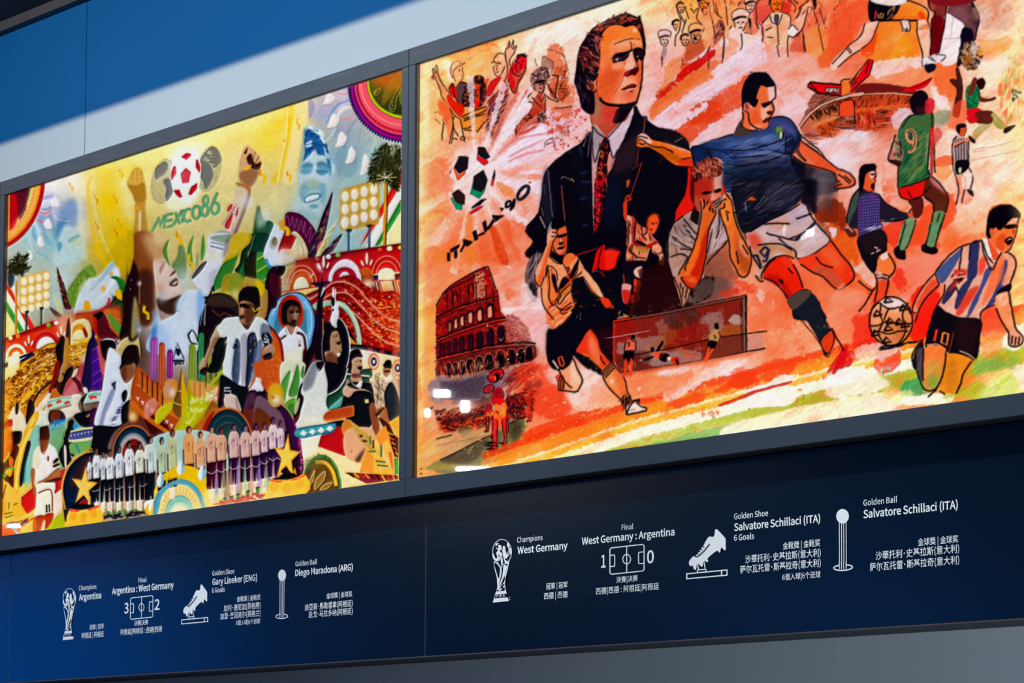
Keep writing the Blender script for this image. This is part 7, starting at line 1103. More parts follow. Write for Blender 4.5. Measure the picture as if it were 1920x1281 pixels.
W('1500,200 1920,200 1920,560 1700,540 1500,560','ec6a40',.5,8,.6);W('1600,140 1680,160 1640,300','f4d8d0',.7,3,.5)
# ---- blue shirt player
tile(1280,120,5.338)
P('1050,880 1200,960 1500,1080 1530,1120 1540,1281 1100,1281','3a3034',1);P('1320,1080 1500,1090 1540,1281 1320,1281','6a6a70',.85,blur=3);P('1100,940 1230,1000 1180,1281 1080,1281','15121a',.95,blur=2)
for k in range(30): L([(1330+k*7,1090),(1330+k*7,1281)],.5,'241c20',.6,sm=0)
P('85,850 250,790 360,750 520,700 590,600 650,650 760,670 850,640 880,550 1000,530 1100,580 1160,680 1190,780 1160,870 1080,920 1080,1000 1140,1100 1160,1281 400,1281 405,1100 390,960 250,950 130,1010','2c3e62',1)
P('420,800 600,760 900,700 1000,760 1030,860 900,900 700,930 500,920','6a7ca8',.75,blur=7);P('420,830 600,860 640,920 470,960 410,920','3a5690',.8,blur=4);P('880,570 1000,550 1080,600 1120,680 1040,700 900,660','4a4c78',.8,blur=3);P('560,960 900,920 1030,900 1020,960 800,980 600,1000','a89ca4',.5,blur=5);P('410,1010 600,1060 900,1100 1000,1000 1040,1050 900,1200 600,1200 420,1120','1d4266',.8,blur=6);P('440,1040 560,1060 600,1110 460,1080','3a8a9a',.6,blur=4);P('900,1100 1060,1050 1140,1120 1160,1281 860,1281','4a4450',.8,blur=4);P('110,880 240,830 300,880 280,940 140,990','1c2234',.8,blur=3);P('1050,740 1180,720 1180,850 1090,910 1040,840','1c2034',.9,blur=2)
dabs('420,780 1030,700 1080,1000 1140,1281 430,1281 400,960',170,120,5,['121826','8a9cc0','1c2a48','4a628c','6a6070'],-12,18,92,.45)
ink('85,850 130,1010;85,850 250,790 360,750 510,705;400,860 600,870 800,830 1000,760;430,1000 600,1020 900,960 1040,880;420,1090 700,1150 900,1080 1050,960;1080,920 1160,870 1190,780 1160,680 1090,570 1000,530 890,545;1040,720 1030,850 1080,920 1100,1000 1160,1120;600,1180 900,1180 1080,1060;250,870 300,950;500,940 780,920 980,860',2.3)
P('520,700 590,560 600,610 690,660 760,665 700,700 560,730','4a4038',1)
P('600,480 610,400 640,380 680,440 700,420 760,230 860,220 925,240 930,330 900,380 915,470 890,540 860,620 800,660 730,655 680,620 690,670 610,650 600,600','e27a4c',1)
P('860,230 925,220 930,330 900,380 870,370 860,300','f0d4cc',.9,blur=1.5);P('780,440 860,400 880,480 840,560 800,560','f0b898',.8,blur=2);P('690,520 760,460 790,580 740,640 690,600','d85c34',.7,blur=3);P('800,400 900,375 880,400 840,430 810,440','2a1414');P('850,480 905,480 880,510 850,500','4a1814');P('800,580 870,540 890,550 830,590','5a1c18');P('720,610 790,610 780,650 740,650','f0b090',.8,blur=2)
P('600,500 595,300 620,190 680,110 760,85 850,100 900,160 930,215 850,235 790,215 760,260 740,350 760,360 730,430 690,420 660,380 620,390 610,440','14121a',1);P('620,400 660,380 680,440 660,490 625,470','d0705a',1);ink('615,400 650,380 670,390;620,470 660,490;640,410 650,450',1.8)
for x in range(6): L([(690+x*28,100),(680+x*30,82)],1.5,K)
ink('610,490 605,560 595,620;660,490 665,560 690,610 750,650 800,660;925,215 932,330 900,380 915,470 880,540 860,600;590,620 640,660 690,670 760,665;790,400 850,400 900,380;830,555 890,540',2.2)
P('940,640 970,630 1000,660 1010,740 960,740 940,700','6a8a3a',1);P('975,690 1000,690 995,745 975,740','f0eef0');P('940,690 970,690 970,740 945,730','2a7a4a');P('1000,690 1020,690 1015,745 1000,740','3a1c20')
P('1190,770 1260,820 1370,900 1450,970 1560,1050 1640,1090 1700,1130 1730,1190 1690,1230 1620,1240 1540,1250 1530,1210 1560,1200 1530,1140 1530,1110 1440,1070 1340,1050 1220,1000 1100,920 1160,870','d8603c',1);P('1200,800 1340,900 1350,980 1230,990 1130,930','e0704a',.8,blur=3);P('1160,880 1220,950 1320,1000 1260,1010 1110,920','f0b090',.7,blur=3);P('1560,1070 1680,1130 1700,1200 1580,1220 1540,1130','e88a64',.8,blur=2)
ink('1160,700 1260,780 1380,880 1440,960 1560,1050 1660,1090 1725,1160 1720,1210 1660,1240 1540,1250 1530,1225 1600,1205;1100,920 1220,1000 1440,1060 1530,1110 1540,1160 1580,1190;1150,860 1200,930 1240,970;1140,880 1180,930 1240,980;1620,1120 1690,1180;1560,1110 1610,1140 1680,1200',2.3)
L('1190,780 1300,850 1440,960',3,K,taper=1)
# forearm over the suit
tile(980,200,5.338)
P('1140,390 1145,310 1190,270 1240,280 1300,330 1360,340 1460,370 1590,410 1690,460 1700,500 1720,600 1640,600 1520,580 1380,480 1260,410 1200,410','e87c38',1);P('1150,310 1200,265 1260,300 1300,360 1260,380 1200,350','e8c4b8',.95,blur=1);P('1400,350 1500,375 1690,450 1690,470 1540,420','e8b8b0',.8,blur=1);P('1300,380 1450,430 1580,510 1540,560 1400,490','b05c18',.8,blur=2);P('1560,540 1710,530 1715,600 1600,595','c83020',.8,blur=1.5)
ink('1145,380 1150,320 1190,300 1250,320;1160,340 1190,330 1220,350;1165,365 1200,380 1230,370;1220,350 1300,400 1400,410 1510,460;1260,410 1380,480 1500,580 1640,605 1720,605;1300,330 1400,350 1500,380 1690,440;1590,530 1690,515;1460,430 1510,465',2)
P('1690,420 1740,400 1815,385 1815,560 1740,610 1720,600','1c2c4c',1)
ink('1690,430 1700,500 1725,610;1690,430 1760,400',2.4)
# small raised fist
P('1010,1090 1020,980 1030,910 1070,880 1095,910 1090,940 1050,960 1048,1060 1050,1120 1020,1110','d04428',1);ink('1035,940 1050,910 1060,940;1060,900 1075,935;1080,890 1092,925',1.5);L('1060,1090 1050,1140',3,'e0b8a0')
# ---- man covering his face
tile(1220,280,5.336)
P('410,320 430,200 520,120 600,100 700,130 720,210 720,340 740,430 700,520 640,600 500,640 440,560 400,440','b0503c',1)
P('430,300 500,290 600,290 600,420 500,480 430,440','a82c24',.8,blur=4);P('640,260 720,230 720,340 700,420 640,400','e8c0ac',.85,blur=2);P('600,440 700,440 700,500 620,520','e89878',.8,blur=2)
P('430,330 420,220 520,110 620,90 700,130 720,200 700,260 640,280 560,270 500,300','5a2420',1);dabs('420,320 440,200 520,110 700,110 720,220 640,280 500,300',150,32,3.4,['c87858','2a1014','e8b090','8a3c2c','a84430'],60,35,89,.9);P('405,330 430,320 440,440 430,560 400,440','3a1414',.9,blur=1)
P('510,440 600,420 600,440 540,460','1a0c10');P('640,420 700,395 705,420 650,440','1a0c10');P('620,440 640,500 600,520','e8b094',.7);P('730,340 760,420 740,440','c01c1c')
P('180,1100 175,900 230,750 330,670 420,620 500,700 490,800 450,900 420,1010 380,1100 300,1260 280,1281 230,1281','b89c8c',1);P('230,780 330,700 400,760 440,860 300,900 200,1000','8a7470',.7,blur=4);P('180,920 300,1000 420,1010 380,1090 280,1200 220,1150 180,1080','b0907c',.7,blur=3)
P('500,740 560,800 640,700 700,700 780,820 770,910 700,1000 600,1100 550,1160 540,1281 480,1281 560,1000','c0a8a0',1);P('830,630 880,650 920,760 960,900 960,960 900,900 840,760','9a8058',1);P('700,990 760,920 800,1060 830,1200 900,1281 740,1281','a86048',.9,blur=2);W('540,1080 700,1000 820,1200 860,1281 540,1281','9a604c',.9,3,.4);P('430,620 500,640 500,720 480,760 400,700','1a1012',.95)
ink('180,1100 175,900 230,750 330,670;330,700 400,780 470,860;340,760 420,880 450,920;220,880 330,960 430,1010;200,1080 300,1050 380,1080;300,1000 420,1010;560,1160 600,1100 690,1010 780,910;620,800 600,900 570,1040;680,620 690,760 660,900;740,760 780,860;830,630 880,660 910,720 960,900;380,1080 320,1180 280,1260',2.2)
dabs('200,780 420,680 440,900 400,1060 240,1100',40,70,3,['5a4a4c','d8c4b4','3a2c30'],50,30,90,.6);dabs('580,800 760,700 760,900 600,1060',26,90,3,['7a6460','e0ccc4'],-75,14,91,.6)
P('640,540 700,480 720,500 690,620 660,600','8a8070',1);ink('620,540 700,490;640,560 700,520;650,590 690,560',1.6)
P('500,520 530,500 540,560 580,520 600,560 640,600 650,660 600,790 580,900 560,1060 530,1200 500,1281 300,1281 340,1170 400,1060 440,960 480,820 500,700','d87038',1);P('500,560 520,520 520,660 500,780 480,760','b8907c',.9,blur=1);P('560,800 580,800 550,1060 500,1281 400,1281 460,1080','b42a1c',.9,blur=2);P('440,940 500,880 480,1080 380,1260 350,1240','f08038',.7,blur=2)
ink('500,520 510,580 500,700 480,820 440,960 400,1060 350,1170 350,1220;650,600 650,660 590,790 570,900 555,1060 510,1281;530,500 545,560 530,600;580,520 560,560;600,560 600,620;620,590 630,640;580,590 600,600',2.3)
P('760,440 800,500 825,560 830,640 860,760 930,920 1000,1020 1005,1160 960,1270 900,1275 850,1200 800,1100 790,960 760,800 700,680 690,600 690,560 740,520','e08040',1);P('850,800 900,960 980,1040 1000,1160 960,1260 880,1160 850,1000','a04828',.75,blur=4);P('720,560 760,520 800,600 800,720 760,760 710,680','f09850',.7,blur=2);P('900,900 980,1020 990,1080 940,1080 890,980','f0b090',.6,blur=2)
ink('750,440 800,500 825,580 840,680 880,800 950,940 1005,1050 1005,1160 960,1270 900,1275 850,1190 800,1080 790,960 760,820 710,700 690,600;690,560 720,520 760,500;700,600 740,580 740,540;750,620 790,640;760,640 780,720;860,1020 880,1150;920,960 980,1060',2.3)
tile(1280,207,2.098)
for q in ['160,262 300,272 425,238','170,330 300,350 445,280','200,402 330,390 455,312','230,442 350,412 462,352','330,150 420,172 444,132','150,215 240,235 330,228','350,260 420,330 400,400','250,300 330,330 360,400','60,150 150,160 210,200']: L(q,3,'0f131e',.6,taper=1,blur=.4)
for q,c in [('215,182 330,168 405,180','93a5cc'),('200,232 330,222 412,214','7a8ab0'),('230,306 345,300 400,280','4a7a90'),('260,372 360,350 430,310','5a5a68'),('60,130 130,120 200,112','5a6a98'),('380,60 430,80 450,120','6a6a98')]: L(q,6,c,.5,taper=1,blur=1.2)
# ---- shorts and legs of blue player
tile(0,0,1)
P('1362,318 1440,300 1500,312 1512,350 1440,365 1368,352','1c1e2a',.75,blur=9)
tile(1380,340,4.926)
W('740,280 920,160 1010,280 1000,500 880,520 780,400','8a3018',.9,4,.4);P('600,0 760,0 760,200 740,300 640,250 590,150','15121a',.95,blur=2);P('760,0 860,0 850,200 760,280','80787c',.6,blur=4);P('860,20 900,40 900,260 830,280 830,150','5a4a44',.6,blur=4)
for k in range(26): L([(770+k*7,0),(770+k*7,480)],.5,'2a1410',.55,sm=0)
W('860,400 1000,460 1120,560 1140,760 1180,860 1080,860 1000,740 880,560','d8642c',.9,4,.5);W('860,440 940,440 920,530 890,520','ecdcdc',.9,1.5,.5);W('1120,800 1260,740 1300,940 1260,1000','eac8b8',.85,3,.5)
P('0,0 580,0 600,160 500,260 300,380 130,470 60,470 0,300','1c1c26',1);P('300,20 560,20 590,130 460,230 280,260','3a3844',.7,blur=5);dabs('20,20 580,10 590,160 300,340 100,440',80,120,4,['4a5064','0e0e14','2a3448','6a6068'],-28,14,93,.5);L('90,200 95,280',3,'8a98b0',.7);L('170,260 270,140',1.6,'a0a4b4',.6);L('190,270 300,150',1.2,'a0a4b4',.6);dabs('100,150 180,150 180,190',5,14,6,['e06828'],0,30,94,.8)
P('90,490 150,460 300,370 480,280 590,210 660,240 700,340 780,430 870,540 800,620 680,690 600,720 560,720 540,640 440,680 340,720 260,800 240,920 190,880 200,800 150,670 130,600','cbb0a8',1)
P('100,490 220,500 240,620 160,640 120,560','d0442c',.8,blur=4);P('300,400 500,330 520,420 380,420','d88a6c',.6,blur=5);P('480,280 640,230 690,330 600,400 500,420','b8a8b0',.7,blur=4);P('600,520 740,380 860,530 700,620 580,600','d8c8c4',.7,blur=5);P('160,650 320,580 540,650 540,690 400,660 300,720 230,830 200,800','c08c5c',.85,blur=2)
P('590,510 700,420 740,400 720,450 640,540','fffdf6',.95,blur=2);P('440,410 462,405 450,530 435,520','fff0e0',.9,blur=.8)  # first shape: white lamp reflection in the glass, painted into the leg
ink('130,470 300,370 480,280 590,210;660,240 700,330 780,430 870,540 800,620 690,690 590,720 560,710;280,480 380,510 550,545 600,500;400,530 480,600 550,650 555,710;200,590 400,580 520,640;550,540 740,390;560,350 700,300;130,600 150,680 230,810;240,900 250,840 340,720 460,690 540,720;250,400 400,390 500,395;490,540 620,480 740,370',2.6)
L('165,690 200,690 235,790',4.4,'1c2a58',sm=0);L('300,630 270,610 225,650 265,700 300,650 310,620 280,740 250,740',4.4,'1c2a58',sm=0);ink('150,680 240,800 320,720',1.5)
P('255,860 300,780 370,710 480,700 530,770 580,860 620,1000 560,1040 480,1100 430,990 350,930 260,900','d83420',1);P('300,860 420,900 520,1040 480,1090 420,980 300,920','a81c1c',.8,blur=3);P('420,720 500,740 540,840 480,820','e85030',.7,blur=3)
P('570,740 680,690 800,640 880,560 950,660 1040,760 1095,830 1090,900 980,1000 900,960 800,880 720,840','e04c2c',1);P('700,830 800,780 960,900 1000,990 940,980 800,880','b86048',.8,blur=3);P('780,660 880,600 980,740 960,820 860,760','f07048',.7,blur=5);P('1000,800 1070,800 1080,900 1000,960','d84028',.7,blur=3)
ink('250,850 300,770 370,710;530,770 580,860 620,990;260,900 350,930 420,1000 500,1100;480,800 530,860;880,550 960,660 1050,770 1090,840 1090,900 1030,960 960,1005 880,960 800,880 720,850 600,770;740,700 800,770 900,800;400,910 430,940',2.8)
P('410,900 440,930 430,950 400,920','1a1010');P('480,1090 620,1000 700,1030 760,1140 830,1281 560,1281 520,1200','1f1a20',1);P('480,1090 560,1040 700,1010 620,1060 540,1160 510,1180','4a3c38',.95);dabs('520,1180 600,1080 720,1030 740,1090',12,60,4,['d84c28','e8a078'],-40,12,95,.9);ink('680,1020 750,1120 800,1240',2)
P('180,870 250,910 250,930 210,920','a07038');ink('180,870 220,925 255,925',2)
tile(1120,520,5.333)
P('770,0 870,0 900,60 940,110 900,240 855,315 820,200','c0886c',1);ink('770,0 830,160 850,310;940,120 900,240 855,315;860,100 850,200;900,110 880,220;830,60 840,120',2);P('840,0 1040,0 1000,80 950,120 890,90','c83c24',1);P('870,10 960,0 1000,60 940,60','e08040',.7,blur=2);ink('840,0 890,90 950,120 1000,90 1040,0',2.4);W('1040,0 1300,0 1340,120 1180,240 1000,200','6a5a50',.7,6,.6);W('1200,140 1400,60 1500,180 1200,260','d83c24',.8,5,.5);W('1280,0 1480,0 1540,160 1420,140','e05030',.7,5,.6)
# lower leg of the blue player
tile(1380,340,4.926)
tile(1120,520,5.333)
tile(1380,520,5)

tile(0,0,1)
P('1481,562 1508,545 1532,560 1546,598 1560,620 1566,632 1550,668 1536,640 1515,605 1494,590','20242c',1);P('1478,560 1505,545 1522,550 1492,580','5a4a44',.9);P('1540,640 1562,620 1568,636 1552,662','d84a28',.95);W('1566,690 1590,640 1578,700 1570,710','d02420',.8,2,.5);L('1495,592 1535,640 1548,668 1556,664 1564,630 1546,598 1536,565',1.4,K);W('1555,700 1570,672 1600,660 1590,690','c82020',.8,2,.6)
# ---- keeper
tile(1560,220,5.333)
W('1000,620 1250,900 1200,1080 1000,1200 1100,1281 640,1281 720,1080 900,1040 900,840','e8502c',.8,5,.6);W('500,1080 720,1040 680,1281 560,1281','e0442c',.8,4,.5);W('560,300 680,200 640,500 600,560','ecc0ae',.6,5,.5);W('620,600 720,820 740,900 620,880','ea9070',.5,5,.6);W('1020,420 1210,390 1210,470 1020,500','e86a44',.85,2,.4);W('1030,490 1200,480 1180,620 1060,620','f09a5c',.7,5,.5);W('1250,740 1380,760 1390,860 1290,870','f0a890',.85,2,.4);W('1240,560 1300,600 1320,740 1260,740','ec8a70',.7,3,.5)
ink('1390,330 1500,310 1600,300 1900,220;1380,440 1520,410 1900,330;1400,350 1540,330',1,'8a6a68',.7)
P('275,600 275,520 340,470 440,485 430,520 440,560 420,640 410,720 370,750 300,710 280,660','d8603c',1);P('275,620 280,520 340,470 440,485 435,520 380,530 350,590 320,600 300,640 300,700 280,700','15131a',1);P('380,540 430,540 440,600 400,640 370,620','f6d8cc',.9,blur=1);ink('430,520 440,590 415,640;390,655 415,665 415,720 370,750;330,640 350,720;395,575 420,570',2.4);P('395,650 418,645 418,690 400,680','2a0f10')
P('280,710 380,750 470,770 540,860 640,920 740,960 780,960 770,1010 640,1040 500,1030 480,1040 510,1110 290,1200 260,1120 200,1110 150,1050 160,960 200,820','2a2430',1);P('200,800 270,730 250,900 200,1000 160,1080 150,1020 170,900','47584c',.95,blur=1);P('290,790 460,780 480,900 480,1050 500,1120 400,1150 290,1200 260,1100 260,960','6a5c94',1)
clip('290,790 460,780 480,900 480,1050 500,1120 400,1150 290,1200 260,1100 260,960')
for k in range(14): L([(240,800+k*30),(520,770+k*30)],1.7,'241c38',.8,sm=0)
for k in range(12): L([(270+k*22,760),(255+k*22,1210)],1.5,'241c38',.8,sm=0)
P('280,860 320,880 300,1020 270,1000','5a2c6a',.6,blur=2);P('380,780 440,780 420,840','7a3c70',.6,blur=2);clip()
dabs('340,1110 440,1080 620,1010 620,1030 460,1130 380,1150',18,60,2,['d8dce8','a8b0c8'],-30,14,96,.9)
P('760,960 830,880 830,940 860,960 840,1020 780,1010','c8644c',1);ink('770,960 830,880 820,950 840,990',1.8)
P('120,1100 180,1100 240,1150 240,1190 180,1200 140,1150','5a2c24',1);L('125,1105 170,1110 210,1150',3,'e0b0a0');ink('280,710 200,820 150,1010 150,1060;470,770 540,860 660,930;260,1200 290,1200 500,1120;480,1040 640,1040 770,1010',2.6);P('280,1200 500,1125 540,1281 280,1281','241a1e',1)
# ---- green shirt nine
P('700,60 780,0 1000,0 990,300 960,500 990,580 900,640 680,700 660,620 670,480 720,380 680,260 660,180','3c6a42',1);P('700,260 800,360 760,500 700,560 720,420','205a44',.8,blur=4);P('800,400 960,200 990,100 980,400 900,500 800,600','6a7a50',.6,blur=6);dabs('700,60 1000,0 980,480 980,580 680,690 680,460 720,380',120,60,5,['2a5a3a','6a8a54','1c4430','8a8c54'],-50,16,97,.55);P('960,200 1000,160 990,300 940,440','a8b098',.7,blur=2)
L('745,150 790,120 830,170 830,260 800,250 770,240 745,190 750,150',6,'d89878');L('830,200 825,300 790,350 760,340',7,'d89878');L('750,160 790,130 830,180 820,290 780,350',1.4,'3a2018');P('775,165 800,160 805,215 785,225','24483a')
P('600,300 640,200 680,260 700,420 680,490 600,460 570,420','a87868',1);dabs('600,280 660,200 700,420 640,450 580,430',30,26,7,['e0a090','7a9a6a','5a3428','c88070'],60,50,98,.8);P('570,430 690,440 680,490 600,465','3a1c18',.95);ink('640,180 600,300 570,430 680,490;680,240 700,390',2.2)
P('680,710 900,640 990,600 990,680 900,800 840,820 760,825 690,790','d02420',1);P('940,630 1000,600 1060,650 1160,800 1150,830 1060,900 1000,860 920,790','5a2c20',1);P('990,600 1060,640 1150,790 1120,760 1000,660','d89090',.8,blur=2);P('770,830 900,800 915,900 900,970 860,1010 820,1000 800,900','5a2420',1);P('1020,880 1160,820 1130,960 1030,960','5c3020',1);P('730,1030 840,1030 780,1200 760,1281 660,1281','8a9a74',1);P('1010,960 1130,960 1060,1180 1020,1281 950,1281 990,1120','6a8a5c',1);L('1080,960 1040,1100',1.6)
ink('660,620 680,780 760,825 840,820 900,790 990,690;760,740 800,810;670,480 660,620;1000,590 1090,680 1165,810 1140,960;920,790 1010,860 1020,960;990,580 960,500 990,100;680,710 900,640 990,590;840,1030 780,1200;730,1040 680,1260;1130,970 1040,1260;1010,960 980,1160 940,1260;1020,180 1030,560',2.4)
P('980,0 1020,0 1010,560 990,560 985,400','b83428',.9);P('1040,0 1170,0 1130,80 1060,120','b8a898',.8,blur=2);W('1010,160 1100,120 1060,280 1000,300','c84848',.7,3,.5)
tile(1560,0,5.333)
P('790,1080 780,1000 830,930 900,905 950,940 970,1040 960,1120 900,1160 830,1150','1a1218',1);P('850,1080 960,1060 950,1130 900,1150 850,1140','4a2424',.7,blur=3);P('790,1150 930,1140 1010,1130 1000,1281 700,1281 740,1200','4c6a44',1);W('950,990 1020,1000 1020,1100 940,1130','c83040',.9,2,.3);P('1040,1120 1190,1110 1160,1230 1060,1240','8a9a7c',.7,blur=2)
ink('1000,1130 1000,1281;700,1281 800,1160 920,1150',2)
# striped small player
tile(1560,220,5.333)
P('1255,100 1290,65 1340,75 1345,140 1320,200 1280,190','c85a34',1);P('1255,150 1250,90 1300,65 1340,75 1335,100 1290,110 1280,160','1a1218');P('1220,240 1250,190 1330,200 1370,240 1360,330 1370,440 1230,440 1210,300','cdb0a8',1)
for k in range(5): P([(1232+k*28,215),(1245+k*28,212),(1250+k*28,440),(1236+k*28,440)],'4a404c',.9,0)
L('1215,300 1250,270 1330,240 1400,200',6,'dc8c68');P('1370,190 1430,230 1430,265 1390,240','20181c');P('1240,445 1365,435 1365,510 1290,570 1240,560','15131a',1);P('1265,510 1300,505 1295,560 1270,560','e8dcb0',.9);ink('1220,240 1205,300 1210,480 1230,570;1370,240 1365,440;1365,500 1410,600 1390,720;1300,580 1340,640 1300,860;1230,560 1270,720 1240,880;1380,740 1410,770;1230,300 1330,245;1250,190 1210,240',1.8)
P('1350,730 1400,730 1420,790 1390,780','20181c',.9);P('1300,590 1400,560 1400,640 1340,720 1310,700','f4e0d8',.7)
P('1420,140 1560,40 1600,70 1480,180 1430,230','b8a878',.95);P('1600,0 1660,0 1750,90 1770,120 1740,130 1640,60','b0a060',1);P('1720,150 1740,110 1820,80 1835,90 1790,130 1740,160','181418',1);P('1440,0 1600,0 1590,60 1500,60','5c2c24',1);P('1350,0 1450,0 1440,50 1380,60','c42028',1)
W('1660,700 1900,760 1900,880 1700,880','ffd080',.5,8,.5);W('1240,940 1560,960 1560,1200 1300,1240','f4ae84',.6,6,.6);W('1300,1200 1560,1160 1500,1281 1280,1281','e87040',.5,6,.5)
# ---- shouting striped player right
P('1560,1281 1560,1000 1600,900 1700,870 1800,880 1860,960 1860,1060 1830,1200 1790,1281','e0784c',1);P('1545,1220 1560,1010 1620,910 1740,880 1850,940 1870,1000 1860,1030 1800,1000 1740,1060 1690,1080 1660,1140 1600,1100 1570,1130 1580,1220','15131a',1);P('1740,1080 1800,1020 1850,1010 1840,1080 1800,1200 1740,1180','f0b08c',.7,blur=4);P('1730,1090 1790,1080 1850,1080 1840,1110 1790,1105 1740,1110','15101a');P('1790,1130 1820,1120 1830,1160 1790,1170','c04020',.8);P('1760,1240 1800,1215 1800,1260 1770,1281','1a0e10');P('1570,1150 1600,1100 1640,1140 1630,1190 1590,1200','e08a6c',1);P('1620,1180 1700,1160 1740,1281 1620,1281','d8502c',.7,blur=4);W('1860,880 1920,820 1920,1281 1800,1281 1850,1100','ffcf80',.6,6,.3)
tile(1560,420,3.767)
W('0,470 240,460 300,640 180,760 0,760','f09878',.6,6,.5);W('420,240 640,220 760,300 600,560 440,520','f0907c',.7,7,.6);W('450,300 560,400 520,520 420,440','e83c28',.8,6,.6);W('560,500 760,380 760,560 700,740 600,840 540,760','e02c20',.9,4,.4);W('140,640 300,640 340,860 160,860','dc3020',.7,6,.5);W('340,880 480,860 480,1000 320,1020','e04030',.75,4,.5);W('0,1050 220,1000 220,1080 0,1150','fdf2ec',.9,3,.4);W('0,1100 340,1100 380,1160 0,1230','fff2ea',.8,4,.4);W('1050,580 1200,560 1240,700 1200,820 1060,800','ea5c44',.8,5,.4);W('1060,800 1240,790 1200,920 1040,1010','e8a060',.8,6,.5);W('1000,960 1280,900 1300,1000 1060,1100','8ab060',.8,8,.5);W('1200,820 1356,700 1356,880 1240,900','fff6e8',.85,4,.3);W('440,1130 620,1090 640,1180 700,1200 560,1240','4a9a64',.85,5,.5);W('640,1060 780,1060 760,1150 660,1180','7ab060',.6,5,.4)
W('380,1160 900,1240 1356,1140 1356,1220 500,1281','f4e8a0',.7,8,.3);W('500,1230 800,1200 860,1250 520,1281','fff8ea',.9,4,.3);W('860,1160 1200,1120 1200,1200 860,1230','a0c840',.6,8,.6);W('1180,1080 1300,1060 1300,1200 1180,1210','c0d850',.8,6,.4);W('200,880 480,820 480,900 220,960','f6dcd4',.7,4,.5);W('80,880 100,900 30,1040 10,1050','c8202c',.9,1.5,.4)
# ball
P(ell(418,688,152,172),'d89068',1,0);P(ell(400,640,110,100),'f0a070',.9,0,6);P(ell(430,560,100,40),'e8dcdc',.9,0,4);P(ell(480,740,70,90),'c06a30',.7,0,8)
for cx,cy,n in [(415,695,0),(400,545,1),(510,600,2),(325,640,3),(310,780,4),(400,745,5),(480,700,6),(520,720,7),(390,830,8)]:
    L([(cx-30,cy+14),(cx-8,cy-26),(cx+30,cy+4),(cx-30,cy+14)],4.2,'1a1418',.95,sm=0)
ink('290,600 330,560 400,600 520,590 560,640;270,720 330,720 380,690 450,700 540,710 570,700;350,560 340,640 360,700 330,780 380,860;400,600 370,680;540,560 500,640 520,760 470,850;290,780 330,760 400,780 470,760 540,760',2.6)
L([tuple(v) for v in ell(418,688,152,172,0,30)],2.6,closed=True);dabs('330,870 460,850 560,835 590,835 380,890',14,60,5,['15121a'],-8,8,99,.9)
P('190,100 350,60 390,180 340,230 300,350 250,300 200,210','1c161c',1);P('200,90 360,60 380,150 260,220','2c2024',.7,blur=3);L('275,215 300,205',2.6,'e0c0b8');L('300,165 325,175 315,200 345,185',3.4,'e0b0b0',sm=0);P('340,220 400,210 445,280 440,350 400,370 350,330 320,280','e8844c',1);P('340,230 390,200 400,240 360,260','f4dcd0',.9);P('320,330 400,370 410,400 380,420 330,400','d8a090',.95);dabs('330,340 410,370 390,420 340,400',10,40,4,['3a2024','f0d8d0'],10,50,100,.9);P('320,410 410,400 390,500 300,560 310,480','d85030',.85,blur=1);ink('400,210 445,290 440,340 405,380 400,410 380,520;300,350 320,400 320,470;290,470 240,560 190,620;190,405 230,440 280,470 310,450;320,470 300,560',2.6)
P('440,180 480,150 515,180 520,250 480,250 450,230','1c1218',1);P('640,150 700,140 750,190 710,215 640,195','1c1218',1);P('510,0 590,0 540,160 490,190 480,150','74906a',1);P('690,0 770,0 740,120 720,165 670,150 680,60','6c9068',1);ink('520,0 480,150;590,0 545,140 515,180;700,0 670,140;770,0 730,160',2)
# body
P('920,160 980,140 1060,120 1100,90 1180,200 1240,200 1280,240 1300,300 1250,420 1220,500 1150,570 1060,620 1050,680 900,660 780,620 740,580 790,500 800,430 760,430 730,350 800,260 860,200','dfa894',1)
for s,c in [('980,145 1040,125 1030,280 1020,370 960,390 970,250','2c3058'),('960,400 1000,380 960,470 900,590 870,590 900,470','2c3058'),('1090,330 1140,310 1080,430 1010,590 950,670 1000,540 1050,440','3a4884'),('1200,290 1240,260 1230,380 1180,520 1080,610 1150,480','3a4070'),('830,440 900,380 880,460 800,560 780,540','2c2c48'),('740,330 830,250 920,170 910,220 850,330 780,420 750,390','44547e')]: P(s,c,.95,blur=.6)
for s,c in [('1150,260 1220,220 1200,380 1130,500 1060,580 1100,430','e8744c'),('860,330 960,330 900,420 820,480 880,380','c03428'),('960,480 1040,440 980,560 900,650 880,620','c83c2c'),('1040,260 1090,230 1080,330 1040,360','d84838')]: P(s,c,.85,blur=1.5)
P('1090,230 1060,110 1100,110 1160,200 1180,240 1140,280 1130,240','f0e4dc',1);P('1100,100 1180,220 1140,260 1120,180','dc5c38',1);dabs('840,370 940,340 900,440 860,420',20,36,5,['14101a','8a2020','e8b0a0'],-30,40,101,.9)
P('1180,470 1260,420 1260,470 1170,505','14131e',1);P('1240,220 1300,260 1300,340 1250,420 1200,430 1240,300','e8a080',.9,blur=1.5);P('1160,510 1250,480 1270,560 1280,660 1310,760 1250,780 1200,680 1160,590','e89468',1);P('1170,510 1240,490 1250,560 1190,580','f6d0b8',.7,blur=2);P('1250,770 1310,750 1350,800 1340,860 1280,870 1250,840','e8a088',1);ink('1240,200 1290,240 1300,310 1260,420 1250,480 1280,640 1300,740 1350,800 1340,850 1290,870 1250,850 1250,780 1200,690 1160,600;1275,790 1270,850;1300,800 1295,860;1325,800 1320,855',2.8)
P('730,350 760,420 700,480 640,550 600,640 570,620 590,540 640,450 700,370','e89a78',1);P('700,400 750,430 620,600 600,560','d04830',.8,blur=2);ink('725,355 650,440 590,540 570,620 600,630;760,430 680,510 620,600 590,700;730,350 760,430;860,200 780,280 730,350',2.4)
